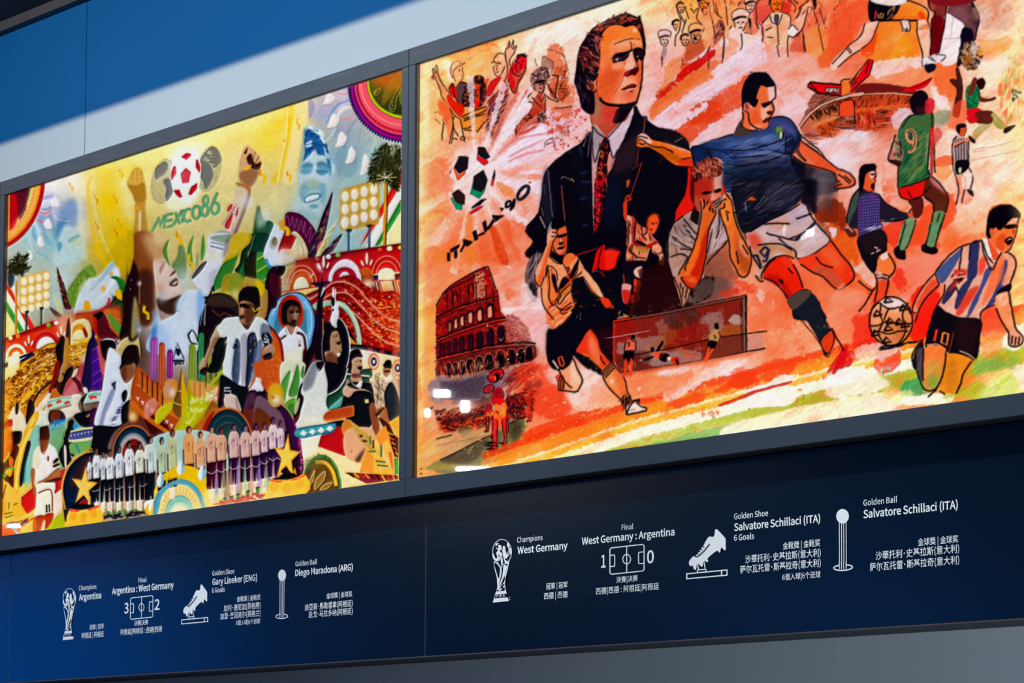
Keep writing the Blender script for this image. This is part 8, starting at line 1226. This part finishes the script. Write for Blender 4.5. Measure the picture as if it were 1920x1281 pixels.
ink('920,160 900,330;980,140 970,260;1060,120 1080,220 1130,330 1170,250 1200,200;1060,115 1100,230 1140,280;1150,570 1060,620 1050,680;740,580 790,500 800,430;880,450 900,500;860,200 920,160 1060,120',2.4)
P('740,580 800,620 900,660 1050,680 1050,780 1020,960 930,930 850,930 810,900 700,850 670,880 660,860 680,750','17131a',1);P('880,690 1040,700 1030,800 1000,930 900,900','30181a',.7,blur=5);L('740,750 725,830',5,'d84430',sm=0);L('730,755 748,752',4,'d84430',sm=0);L('785,770 825,780 812,860 775,840 785,770',4.6,'e8844c',sm=0);L('860,770 830,900 815,930',2,'8a3a2c');L('670,860 740,850 800,885',3,'c89080');L('900,900 960,920 1020,965',3,'b8a090')
P('590,900 640,830 650,890 620,960 600,1030 570,1000','20161c',1);P('655,880 740,860 810,890 800,1000 780,1080 740,1170 680,1180 640,1100 640,990','e8844c',1);P('660,990 780,970 780,1070 740,1160 680,1170','c0a050',.7,blur=4);P('690,1080 750,1080 740,1160 680,1160','70a050',.7,blur=4);P('600,900 650,890 640,1000 640,1110 610,1060','50444c',.95,blur=1);P('810,930 900,920 1000,970 950,1080 890,1190 830,1200 760,1180 790,1060','e09038',1);P('820,980 880,960 880,1160 800,1180','c07a30',.7,blur=4)
ink('575,1000 570,930 620,840 650,820;600,1030 640,1150 690,1180 740,1160 780,1080 800,990 810,900;650,880 640,1000 645,1110;990,970 930,1060 910,1130 880,1200;740,1170 680,1225;760,1180 800,1205',2.8)
ink('0,740 20,790 60,850 85,900',2.8)
tile(1280,207,2.098)
P('1222,455 1270,438 1324,420 1320,452 1312,484 1306,505 1292,542 1268,562 1235,542 1214,500','e2784a',1,blur=.4);P('1284,432 1318,424 1304,452 1278,452','f6ccb0',.8,blur=.8);P('1240,500 1270,490 1262,550 1236,540','c84c2a',.7,blur=1.4);P('1266,456 1300,450 1320,453 1316,463 1290,466 1268,466','120c10');P('1298,466 1312,480 1300,492','b84424',.9);P('1268,512 1292,498 1299,514 1282,532','220c10');P('1274,514 1290,504 1292,509','f4e4dc')
P('1199,500 1198,450 1206,408 1240,380 1292,374 1324,398 1328,425 1302,421 1272,450 1247,472 1228,462 1214,500','120f14',1);P('1208,470 1222,466 1226,492 1214,502','c8684a');L('1324,424 1312,484 1306,505 1292,542 1268,562',1.5)
P('716,264 728,242 757,234 761,256 756,292 750,320 733,322 714,302','d8643c',1);P('736,246 756,240 753,264 741,270','f4d2c2',.9,blur=.5);P('742,250 756,250 755,255 743,256','1c1012');P('744,291 757,288 753,312 743,308','240c0e');L('757,234 762,256 757,270 760,278 754,290 752,318 734,322',1.3)
P('696,320 695,246 714,219 756,212 759,236 731,241 719,262 713,300 704,322','131016',1)
# brighter backlight near the sheet edges, painted over the artwork
tile(0,0,1)
E(1925,190,26,260,'ffe6b0',0,.45,12);E(1945,500,26,260,'ffdc98',0,.5,12);E(1400,800,260,12,'fff4d0',-8,.5,7);E(1000,868,120,9,'ffc850',-8,.5,6);E(1900,730,60,14,'fff8d8',-8,.5,6)
E(860,112,60,9,'fff0c0',-18,.4,6);E(1080,40,120,14,'fffbe8',-18,.6,9);E(790,500,5,330,'ffe7a0',0,.8,3);E(798,300,6,200,'fff2c0',0,.5,5)
CV[:] = np.clip(CV, 0, 1)
# ---------------------------------------------------------------- hand-drawn finish of the right print: wobble, ink, dry brush, deeper inks
def rnoise(su, sv, ang, seed):
    r = np.random.RandomState(seed); g = r.rand(256, 256).astype(np.float32); Y, X = np.mgrid[0:CH, 0:CW].astype(np.float32); t = np.radians(ang)
    u, v = (X*np.cos(t)+Y*np.sin(t))/su+500, (-X*np.sin(t)+Y*np.cos(t))/sv+500
    i, j = u.astype(int), v.astype(int); fu, fv = u-i, v-j; fu = fu*fu*(3-2*fu); fv = fv*fv*(3-2*fv); i &= 255; j &= 255; i2, j2 = (i+1) & 255, (j+1) & 255
    return ((g[j, i]*(1-fu)+g[j, i2]*fu)*(1-fv)+(g[j2, i]*(1-fu)+g[j2, i2]*fu)*fv)*2-1
def warp(sl, amp, st, seed):
    H, Wd = sl[0].stop-sl[0].start, sl[1].stop-sl[1].start
    Y, X = np.mgrid[sl[0].start:sl[0].stop, sl[1].start:sl[1].stop].astype(np.float32)
    X = np.clip(X+amp*vnoise(st, seed)[sl], 0, CW-2); Y = np.clip(Y+amp*vnoise(st, seed+1)[sl], 0, CH-2)
    i, j = X.astype(int), Y.astype(int); a, b = (X-i)[..., None], (Y-j)[..., None]
    return CV[j, i]*(1-a)*(1-b)+CV[j, i+1]*a*(1-b)+CV[j+1, i]*(1-a)*b+CV[j+1, i+1]*a*b
def grade(b, sat, con, piv=.5):
    l = b@np.array([.3, .59, .11], np.float32); b = l[..., None]+(b-l[..., None])*sat
    return np.clip(piv+(b-piv)*con, 0, 1)
SR = (slice(0, 1280), slice(772-OX, CW-2)); b = warp(SR, .6, 8, 31)
l = gblur(b@np.array([.3, .59, .11], np.float32), .8); gx = np.gradient(l, axis=1); gy = np.gradient(l, axis=0); e = np.hypot(gx, gy)
ink_ = np.clip((e-.05)*5, 0, .42)*(.7+.3*rnoise(9, 2.2, 30, 3)[SR]); b = b*(1-ink_[..., None]*.8)
dry = rnoise(26, 3.2, -32, 5)[SR]*.5+rnoise(7, 2, -58, 6)[SR]*.35+vnoise(2, 12)[SR]*.25
b = b*(1+.10*dry[..., None]*np.array([.55, 1., 1.15], np.float32))
pool = rnoise(30, 14, -28, 8)[SR]*.5+NZ[2][SR]*.6; lum = np.clip((l-.5)*3, 0, 1)[..., None]
warm = np.clip((b[..., :1]-b[..., 2:3])*3, 0, 1)*lum
b = b+(hx('ea4a1c')-b)*np.clip(pool[..., None]-.18, 0, .5)*warm*.9; b = b+(hx('fff4f0')-b)*np.clip(-pool[..., None]-.2, 0, .5)*lum*.8
rim = np.exp(-((pool-.2)/.035)**2)[..., None]*warm*.22; b = b*(1-rim*np.array([.15, .75, 1.], np.float32))
CV[SR] = grade(np.clip(b, 0, 1), 1.18, 1.12, .52)
SLF = (slice(300, CH), slice(0, 772-OX)); b = CV[SLF]; l = gblur(b@np.array([.3, .59, .11], np.float32), .7)
e = np.hypot(np.gradient(l, axis=1), np.gradient(l, axis=0)); b = b*(1-np.clip((e-.12)*2, 0, .2)[..., None])
b = b*(1+.045*(vnoise(2.2, 14)[SLF]*.8+vnoise(9, 15)[SLF]*.5)[..., None]); q = gblur(l, 1.6); b = b+np.clip(np.roll(q, (2, 2), (0, 1))-np.roll(q, (-2, -2), (0, 1)), -.25, .25)[..., None]*-.28; CV[SLF] = grade(b, 1.08, 1.12, .55)
YY, XX = np.mgrid[0:CH, 0:CW].astype(np.float32); XX += OX; YY += OY      # painted-in backlight falloff: each sheet dimmer and greyer in the middle
m1 = np.exp(-((XX-1290)/470)**4-((YY-330+.16*(XX-1290))/330)**4)[..., None]; m2 = np.exp(-((XX-400)/330)**4-((YY-590+.2*(XX-400))/260)**4)[..., None]
CV *= 1-m1*np.array([.045, .085, .03], np.float32)-m2*np.array([.12, .10, .07], np.float32)
# ---------------------------------------------------------------- light boxes
def frame_mat():
    m = mat('frame_paint', (.028, .039, .058, 1), .55, 0, .22); n = m.node_tree; b = n.nodes['Principled BSDF']
    tc = n.nodes.new('ShaderNodeTexCoord'); mp = n.nodes.new('ShaderNodeMapping'); mp.inputs['Rotation'].default_value = (0, math.radians(8), 0); mp.inputs['Scale'].default_value = (1.6, 1, 26)
    nz = n.nodes.new('ShaderNodeTexNoise'); nz.inputs['Scale'].default_value = 3.2; nz.inputs['Detail'].default_value = 7; nz.inputs['Roughness'].default_value = .62
    mr = n.nodes.new('ShaderNodeMapRange'); mr.inputs[1].default_value = .52; mr.inputs[2].default_value = .78
    sx = n.nodes.new('ShaderNodeSeparateXYZ'); m2 = n.nodes.new('ShaderNodeMapRange'); m2.inputs[1].default_value = 1.10; m2.inputs[2].default_value = 1.165
    mu = n.nodes.new('ShaderNodeMath'); mu.operation = 'MULTIPLY'; mx = n.nodes.new('ShaderNodeMix'); mx.data_type = 'RGBA'
    mx.inputs[6].default_value = (.028, .039, .058, 1); mx.inputs[7].default_value = (.065, .08, .095, 1)
    n.links.new(tc.outputs['Object'], mp.inputs[0]); n.links.new(mp.outputs[0], nz.inputs['Vector']); n.links.new(nz.outputs[0], mr.inputs[0])
    n.links.new(tc.outputs['Object'], sx.inputs[0]); n.links.new(sx.outputs[2], m2.inputs[0]); n.links.new(mr.outputs[0], mu.inputs[0]); n.links.new(m2.outputs[0], mu.inputs[1])
    n.links.new(mu.outputs[0], mx.inputs[0])
    f = n.nodes.new('ShaderNodeTexNoise'); f.inputs['Scale'].default_value = 500; mv = n.nodes.new('ShaderNodeMapRange'); mv.inputs[3].default_value = .8; mv.inputs[4].default_value = 1.2
    hv = n.nodes.new('ShaderNodeHueSaturation'); n.links.new(tc.outputs['Object'], f.inputs['Vector']); n.links.new(f.outputs[0], mv.inputs[0]); n.links.new(mv.outputs[0], hv.inputs['Value'])
    n.links.new(mx.outputs[2], hv.inputs['Color']); n.links.new(hv.outputs[0], b.inputs['Base Color'])
    return m
m_frame = frame_mat(); m_case = mat('box_casing', (.012, .010, .010, 1), .6); m_lip = mat('inner_lip', (.16, .13, .11, 1), .35, .4)
m_glass = bpy.data.materials.new('clear_acrylic'); m_glass.use_nodes = True; n = m_glass.node_tree; n.nodes.clear()
out = n.nodes.new('ShaderNodeOutputMaterial'); ms = n.nodes.new('ShaderNodeMixShader'); tr = n.nodes.new('ShaderNodeBsdfTransparent'); gl = n.nodes.new('ShaderNodeBsdfGlossy'); fr = n.nodes.new('ShaderNodeFresnel')
fr.inputs[0].default_value = 1.38; gl.inputs['Roughness'].default_value = .02; tr.inputs[0].default_value = (.985, .985, .985, 1)
n.links.new(fr.outputs[0], ms.inputs[0]); n.links.new(tr.outputs[0], ms.inputs[1]); n.links.new(gl.outputs[0], ms.inputs[2]); n.links.new(ms.outputs[0], out.inputs[0])
m_print = bpy.data.materials.new('backlit_print'); m_print.use_nodes = True; n = m_print.node_tree; n.nodes.clear()
out = n.nodes.new('ShaderNodeOutputMaterial'); em = n.nodes.new('ShaderNodeEmission'); at = n.nodes.new('ShaderNodeVertexColor'); at.layer_name = 'ink'
n.links.new(at.outputs[0], em.inputs[0]); em.inputs[1].default_value = 1.0; n.links.new(em.outputs[0], out.inputs[0])

def print_sheet(parent, x0, x1, z0, z1, step_x, step_z):
    # the print: one flat sheet, inks sampled from the painted artwork at each point of the sheet
    nx, nz_ = int((x1-x0)/step_x)+1, int((z1-z0)/step_z)+1
    X, Z = np.meshgrid(np.linspace(x0, x1, nx), np.linspace(z0, z1, nz_))
    a, b_ = px(X, Z, DP); a = np.clip(a-OX, 0, CW-1.01); b_ = np.clip(b_-OY, 0, CH-1.01)
    i, j = a.astype(int), b_.astype(int); fa, fb = (a-i)[..., None], (b_-j)[..., None]
    c = CV[j, i]*(1-fa)*(1-fb)+CV[j, i+1]*fa*(1-fb)+CV[j+1, i]*(1-fa)*fb+CV[j+1, i+1]*fa*fb
    me = bpy.data.meshes.new('printed_sheet'); N = nx*nz_; F = (nx-1)*(nz_-1)
    me.vertices.add(N); co = np.empty((N, 3), np.float32); L0 = parent.location
    co[:, 0] = X.ravel()-L0.x; co[:, 1] = DP-L0.y; co[:, 2] = Z.ravel()-L0.z; me.vertices.foreach_set('co', co.ravel())
    k = (np.arange(nz_-1)[:, None]*nx+np.arange(nx-1)[None, :]).ravel()
    q = np.stack([k, k+1, k+nx+1, k+nx], 1).astype(np.int32)
    me.loops.add(F*4); me.loops.foreach_set('vertex_index', q.ravel()); me.polygons.add(F)
    me.polygons.foreach_set('loop_start', np.arange(0, F*4, 4, dtype=np.int32)); me.polygons.foreach_set('loop_total', np.full(F, 4, np.int32))
    me.update(calc_edges=True)
    ca = me.color_attributes.new('ink', 'BYTE_COLOR', 'POINT'); cc = np.ones((N, 4), np.float32); cc[:, :3] = np.clip(c, 0, 1).reshape(-1, 3)
    ca.data.foreach_set('color_srgb', cc.ravel())
    return link('printed_sheet', me, m_print, parent)
def light_box(x0, label, art=True, res=(.0036, .0016)):
    x1 = x0+BW; g = .0016
    r = empty('light_box', (x0+BW/2, 0, 0), label, 'light box', 'row of light boxes along the wall')
    box('frame_rail', (x0+g, 0, BH-RT), (x1-g, .030, BH), m_frame, r); box('frame_rail', (x0+g, 0, 0), (x1-g, .030, RB), m_frame, r)
    box('frame_stile', (x0+g, 0, RB+.0006), (x0+ST, .030, BH-RT-.0006), m_frame, r); box('frame_stile', (x1-ST, 0, RB+.0006), (x1-g, .030, BH-RT-.0006), m_frame, r)
    box('casing', (x0+g, .031, .0006), (x1-g, DW-.002, BH-.0006), m_case, r, .001)
    # slim return lip round the opening
    for a, b_ in (((x0+ST-.0005, .006, RB), (x0+ST+.0012, .0300, BH-RT)), ((x1-ST-.0012, .006, RB), (x1-ST+.0005, .0300, BH-RT)), ((x0+ST, .006, BH-RT-.0012), (x1-ST, .0300, BH-RT+.0005))):
        box('inner_lip', a, b_, m_lip, r, 0)
    gm = box('glass_pane', (x0+ST-.004, .0040, RB-.004), (x1-ST+.004, .0046, BH-RT+.004), m_glass, r, 0)
    bm = bmesh.new(); bm.from_mesh(gm.data)      # one sheet thick: keep the room-side face only
    bmesh.ops.delete(bm, geom=[f_ for f_ in bm.faces if f_.normal.y > -.9], context='FACES'); bm.to_mesh(gm.data); bm.free()
    print_sheet(r, x0+ST-.003, x1-ST+.003, RB-.003, BH-RT+.003, *(res if art else (.02, .02)))
    return r
B2 = light_box(-BW, 'dark framed light box with yellow collage print lettered MEXICO86, left of the red print')
B3 = light_box(0, "dark framed light box with red watercolour print lettered ITALIA '90, man in dark suit", res=(.0024, .0014))
B1 = light_box(-2*BW, 'slim dark frame end of the light box cut off at the left picture edge', False)

# ---------------------------------------------------------------- caption panels
m_navy = mat('navy_acrylic', (.0004, .0046, .0125, 1), .24, 0, .16, noise=.08, nscale=300)
m_core = mat('navy_core', (.003, .012, .030, 1), .6); m_edge = mat('cut_edge', (.085, .060, .050, 1), .5)
m_white = mat('white_vinyl', (.92, .93, .94, 1), .5, 0, .3)
FNT = None
try:
    fp = os.path.join(bpy.utils.system_resource('DATAFILES'), 'fonts', 'Noto Sans CJK Regular.woff2'); FNT = bpy.data.fonts.load(fp)
except Exception: FNT = None
def glyphs(s, bold):
    c = bpy.data.curves.new('t', 'FONT'); c.body = s; c.resolution_u = 3; c.offset = bold*.36; c.space_word = .92
    if FNT: c.font = FNT
    o = bpy.data.objects.new('t', c); COL.objects.link(o)
    me = bpy.data.meshes.new_from_object(o.evaluated_get(bpy.context.evaluated_depsgraph_get()))
    bpy.data.objects.remove(o); bpy.data.curves.remove(c); return me
REF = glyphs('H', 0); CAPH = max(v.co.y for v in REF.vertices)
def letter(parent, s, x0, y0, x1, h, bold=.012, cjk=False, y=None, wpad=0):
    # lettering laid on the caption face: baseline start (x0,y0) and end x1 read off the photograph, h = height there
    y = DC-.0006 if y is None else y
    me = glyphs(s, bold); X0, Z0 = inv(x0, y0, y); X1 = inv(x1, y0-(x1-x0)*.1, y)[0]; Zt = inv(x0, y0-h, y)[1]
    xs_ = [v.co.x for v in me.vertices]; a, b_ = min(xs_), max(xs_); sx_ = (X1-X0)/(b_-a); L0 = parent.location
    sz = (Zt-Z0)/(CAPH*1.2 if cjk else CAPH); dz = .11*CAPH*sz if cjk else 0
    for v in me.vertices: v.co = Vector((X0+(v.co.x-a)*sx_-L0.x, y-L0.y, Z0+v.co.y*sz+dz-L0.z))
    me.name = 'lettering'; me.materials.clear(); return link('lettering', me, m_white, parent)
def decal(name, parent, shapes, dx=0, dz=0):
    # flat vinyl mark cut from outlines; shapes = (kind, points, width, ink) in the current measuring tile
    vs, fs, mi = [], [], []; L0 = parent.location
    def add(q, m_, lay):
        if len(q) < 3: return
        bm = bmesh.new(); vv = [bm.verts.new((a, b_, 0)) for a, b_ in q]
        try: bm.faces.new(vv)
        except Exception: bm.free(); return
        bmesh.ops.triangulate(bm, faces=bm.faces[:]); bm.verts.index_update(); o_ = len(vs)
        for v in bm.verts:
            X, Z = inv(v.co.x, v.co.y, DC); vs.append((X+dx-L0.x, DC-.0005-.00008*lay-L0.y, Z+dz-L0.z))
        for f_ in bm.faces: fs.append([w.index+o_ for w in f_.verts]); mi.append(m_)
        bm.free()
    for lay, (k, s, w, m_) in enumerate(shapes):
        q = pp(s)+[OX, OY]
        if k == 'P': add(smooth(q, True, 4), m_, lay)
        elif k == 'p': add(q, m_, lay)
        else:
            closed = k in 'oO'
            if k in 'LO': q = smooth(q, closed, 5)
            if closed: q = np.concatenate([q, q[:1]])
            keep = [0]+[i for i in range(1, len(q)) if np.hypot(*(q[i]-q[i-1])) > 1e-3]; q = q[keep]
            d = np.diff(q, axis=0); d /= np.hypot(d[:, 0], d[:, 1])[:, None]; nn = np.stack([-d[:, 1], d[:, 0]], 1)
            n0, n1 = np.concatenate([nn[-1:] if closed else nn[:1], nn]), np.concatenate([nn, nn[:1] if closed else nn[-1:]])
            mt = n0+n1; mt /= np.maximum((mt*n0).sum(1), .5)[:, None]
            A, B_ = q+mt*w/2, q-mt*w/2; o_ = len(vs)
            for u, v in zip(A, B_):
                for p_ in (u, v):
                    X, Z = inv(p_[0], p_[1], DC); vs.append((X+dx-L0.x, DC-.0005-.00008*lay-L0.y, Z+dz-L0.z))
            for i in range(len(q)-1): fs.append([o_+2*i, o_+2*i+2, o_+2*i+3, o_+2*i+1]); mi.append(m_)
    me = bpy.data.meshes.new(name); me.from_pydata(vs, [], fs); me.update(); o = link(name, me, [m_white, m_navy], parent)
    me.polygons.foreach_set('material_index', mi); return o
def caption(x0, label):
    x1 = x0+BW; g = .0022
    r = empty('caption_panel', (x0+BW/2, DC, CB), label, 'caption panel', 'row of navy caption panels under the light boxes')
    box('backing', (x0+g+.002, DC+.006, CB+.001), (x1-g-.002, DW-.002, -.003), m_core, r, .001)
    box('face_sheet', (x0+g, DC, CB+.0032), (x1-g, DC+.005, -.003), m_navy, r, .0004, 1)
    box('edge_strip', (x0+g, DC-.0004, CB+.0006), (x1-g, DC+.0055, CB+.0030), m_edge, r, 0)
    box('edge_strip', (x1-g+.0001, DC-.0004, CB+.0006), (x1-g+.0018, DC+.0055, -.004), m_edge, r, 0)
    return r
C2 = caption(-BW, 'navy caption panel with white text, Champions Argentina, under the yellow print')
C3 = caption(0, 'navy caption panel with white text, Champions West Germany, under the red print')
C1 = caption(-2*BW, 'blank navy caption panel cut off at the left picture edge')
for a in [('Champions', 969.6, 1017.8, 1017.4, 9.6, .004), ('West Germany', 970, 1038.9, 1064.2, 12.6, .022), ('Final', 1165.6, 994.4, 1187.2, 9.8, .006), ('West Germany : Argentina', 1090.7, 1021.8, 1264.7, 12.9, .022),
          ('1', 1127.3, 1064.6, 1135.6, 23, .02), ('0', 1213, 1056.4, 1226, 23, .02), ('Golden Shoe', 1376.3, 974.2, 1440.2, 10.6, .006), ('Salvatore Schillaci (ITA)', 1376.3, 995.8, 1537.9, 13.6, .022),
          ('6 Goals', 1376.3, 1014.3, 1414, 10.8, .012), ('Golden Ball', 1618.8, 948.7, 1682, 11, .006), ('Salvatore Schillaci (ITA)', 1618.8, 971.8, 1796, 14.6, .022)]: letter(C3, *a)
for a in [('決賽|决赛', 1155.6, 1093.5, 1195.6, 11.2, .004), ('西德|西德 : 阿根廷|阿根廷', 1117.1, 1115.5, 1235.4, 12.4, .004), ('冠軍 | 冠军', 1024, 1106, 1064.2, 11.6, .004), ('西德 | 西德', 1019.7, 1124.4, 1064.2, 12.2, .004),
          ('金靴獎 | 金靴奖', 1467.7, 1031, 1537.9, 13, .004), ('沙華托利･史基拉斯(意大利)', 1397.2, 1056.6, 1538.9, 14.4, .004), ('萨尔瓦托雷･斯基拉奇(意大利)', 1387.8, 1076, 1538.9, 14.4, .004), ('6個入球|6个进球', 1467, 1089, 1538.6, 12, .004),
          ('金球獎 | 金球奖', 1721, 1024.3, 1796.8, 13.6, .004), ('沙華托利･史基拉斯(意大利)', 1641.8, 1050.4, 1798.5, 15.2, .004), ('萨尔瓦托雷･斯基拉奇(意大利)', 1631, 1071.8, 1798.5, 15.2, .004)]: letter(C3, *a, True)
for a in [('Champions', 147.8, 1107.6, 180.7, 8.6, .004), ('Argentina', 147.8, 1126.2, 190, 11.3, .022), ('Final', 259.5, 1092.9, 274.6, 8.6, .006), ('Argentina : West Germany', 209.8, 1114.8, 325.6, 11.6, .022),
          ('3', 232.6, 1150.5, 241, 19, .02), ('2', 289.6, 1143.9, 299, 19, .02), ('Golden Shoe', 398.1, 1079.9, 439.2, 8.8, .006), ('Gary Lineker (ENG)', 398.1, 1097.2, 482, 11.2, .022),
          ('6 Goals', 397.3, 1112, 421.3, 8.8, .012), ('Golden Ball', 553.9, 1062.4, 593.9, 9.2, .006), ('Diego Maradona (ARG)', 553.6, 1080.5, 661.3, 11.6, .022)]: letter(C2, *a)
for a in [('決賽|决赛', 251.7, 1173.8, 277.7, 9.2, .004), ('阿根廷|阿根廷 : 西德|西德', 226, 1191.4, 303.7, 10.6, .004), ('冠軍 | 冠军', 168.1, 1181.6, 194.7, 9.4, .004), ('阿根廷 | 阿根廷', 153.1, 1197.9, 194.7, 10.6, .004),
          ('金靴獎 | 金靴奖', 444, 1129.2, 488.5, 10, .004), ('加利･連尼加(英格蘭)', 419.3, 1147.2, 488.5, 11.6, .004), ('加里･莱因克尔(英格兰)', 412.8, 1162.2, 488.5, 11.6, .004), ('6個入球|6个进球', 442.5, 1173.2, 487.7, 9.4, .004),
          ('金球獎 | 金球奖', 612, 1123.4, 660.5, 10.4, .004), ('迪亞高･馬勒當拿(阿根廷)', 571.2, 1145.4, 661, 12, .004), ('迭戈･马拉多纳(阿根廷)', 578.4, 1159.1, 661, 12, .004)]: letter(C2, *a, True)
for cap, dx, dt in ((C3, 0, 0), (C2, -2.7235, -2.6575)):
    tile(915, 1000, 9.15)
    decal('trophy_mark', cap, [('O', ell(245, 320, 162, 212, -2, 26), 1.1, 0), ('P', '80,330 95,350 130,430 160,470 200,455 245,390 240,440 195,480 150,485 100,450 82,400', 0, 0),
        ('P', '145,235 165,265 185,250 175,215 205,200 235,225 232,265 250,290 255,320 250,400 200,460 150,470 135,440 160,430 155,370 145,340 175,290 150,270', 0, 0), ('P', '258,240 280,215 298,240 305,300 330,330 365,345 395,300 405,330 380,400 345,450 330,500 345,480 350,470 340,520 310,530 290,490 270,430 255,340', 0, 0),
        ('P', '330,180 345,165 370,200 375,250 405,270 410,330 380,340 350,330 355,260 330,210', 0, 0), ('P', '130,205 150,175 185,165 180,185 150,215', 0, 0),
        ('P', '110,470 130,480 190,530 230,580 240,640 230,720 205,830 180,940 160,980 150,990 165,920 160,800 150,730 120,620 108,540', 0, 0), ('P', '235,420 255,430 258,520 245,600 232,560 225,480', 0, 0),
        ('P', '275,545 330,570 320,620 300,690 285,800 240,880 180,975 185,930 230,800 262,680', 0, 0), ('P', '385,430 370,500 340,640 315,740 300,850 310,990 285,985 290,870 250,890 185,985 200,940 290,820 300,720 330,600 350,500', 0, 0),
        ('P', '185,975 250,945 285,880 280,940 240,985', 0, 0), ('p', '145,1000 315,985 365,1165 90,1192', 0, 0),
        ('P', '190,370 200,365 202,405 190,410', 0, 1), ('P', '215,285 245,290 248,330 220,325', 0, 1), ('O', ell(345, 315, 26, 42, 0, 12), .9, 1), ('P', '300,435 335,440 345,460 310,465', 0, 1), ('P', '185,500 225,470 235,580', 0, 1),
        ('P', '125,510 150,515 205,580 212,640 190,780 150,650 120,560', 0, 1), ('L', '95,450 150,485 200,465 245,400 262,330', .9, 1), ('P', '175,975 290,930 290,980 240,990', 0, 1), ('P', '185,975 255,945 225,985', 0, 0),
        ('P', '375,370 395,345 385,400 345,450 330,440', 0, 1), ('p', '143,1052 335,1038 352,1096 125,1114', 0, 1),
        ('l', '158,1100 165,1060 190,1058', .8, 0), ('l', '160,1080 182,1078', .8, 0), ('l', '208,1096 208,1054', .9, 0), ('l', '232,1092 232,1052 258,1050', .8, 0), ('l', '232,1072 252,1070', .8, 0), ('l', '270,1090 285,1048 305,1086', .8, 0), ('l', '276,1076 298,1074', .8, 0),
        ('l', '375,1095 395,1092', .35, 0), ('l', '385,1095 385,1115', .35, 0), ('l', '375,1150 375,1125 385,1135 396,1122 396,1148', .35, 0)], dt if dx else 0, -.0045 if dx else 0)
    tile(860, 900, 4.27)
    decal('pitch_mark', cap, [('o', '1222,545 1474,517 1486,530 1486,718 1474,730 1224,756 1212,744 1212,557', 1.9, 0), ('l', '1347,532 1347,742', 1.7, 0), ('O', ell(1347, 635, 31, 38, 0, 16), 1.7, 0),
        ('L', '1212,606 1240,602 1250,610 1250,685 1240,692 1214,695', 1.8, 0), ('L', '1486,577 1452,580 1443,590 1443,662 1452,671 1486,668', 1.8, 0)], dx-.009 if dx else 0, -.0035 if dx else 0)
    tile(1280, 980, 11.14)
    decal('shoe_mark', cap, [('P', '135,850 150,790 235,695 290,680 430,490 470,420 530,320 575,292 640,300 670,250 682,160 708,138 740,160 880,310 902,370 900,470 905,550 880,580 850,560 825,520 795,560 790,610 770,630 740,595 700,600 620,660 525,750 535,800 510,832 470,800 430,830 425,900 400,925 350,880 310,870 295,900 285,970 258,990 230,950 215,900 180,912 150,900', 0, 0),
        ('o', '90,1072 930,992 930,1100 90,1176', 2.1, 0), ('l', '818,1005 818,1108', 2.3, 0), ('l', '318,880 340,1000', 1.8, 0), ('l', '450,815 480,985', 1.8, 0), ('l', '322,990 490,978', 1.8, 0), ('l', '322,990 312,1045', 1.8, 0), ('l', '490,980 498,1030', 1.8, 0),
        ('L', '240,690 290,715 350,690 430,620 500,540 570,445', 1.9, 1), ('l', '310,635 340,668', 1.8, 1), ('l', '345,590 380,622', 1.8, 1), ('l', '385,548 420,582', 1.8, 1), ('l', '425,488 462,520', 1.8, 1)], dx, -.0035 if dx else 0)
    tile(1250, 880, 2.866)
    decal('ball_trophy_mark', cap, [('P', ell(946, 253, 34, 39, 0, 20), 0, 0)]+[('l', f'{a},285 {b_},{536-k}', 1.35, 0) for k, (a, b_) in enumerate(((929, 930), (941, 942), (953, 954), (966, 967)))] +
        [('O', ell(950, 529, 50, 15, -3, 22), 2.3, 0), ('p', '932,500 966,498 966,535 932,537', 0, 1)]+[('l', f'{a},498 {a+1},536', 1.35, 0) for a in (929, 941, 953, 966)], dx, -.001 if dx else 0)

# hall lamps, seen only as reflections in the acrylic
def mirror_lamp(pxx, pyy, dist, sx_, sy_, power, col):
    X, Z = inv(pxx, pyy, .004); P_ = Vector((X, .004, Z)); d = P_-Vector(CAM); d.normalize(); r = Vector((d.x, -d.y, d.z))
    area('hall_lamp', P_+r*dist, P_, sx_, sy_, power, col)
for a_ in ((828, 738, 7, .055, .026, 1.0), (872, 762, 7, .022, .045, .6), (888, 880, 7, .14, .016, 1.2), (801, 775, 7, .012, .03, .2), (1518, 437, 7, .02, .02, .15), (26, 986, 7, .05, .012, .3)):
    mirror_lamp(*a_, (.86, .93, 1))
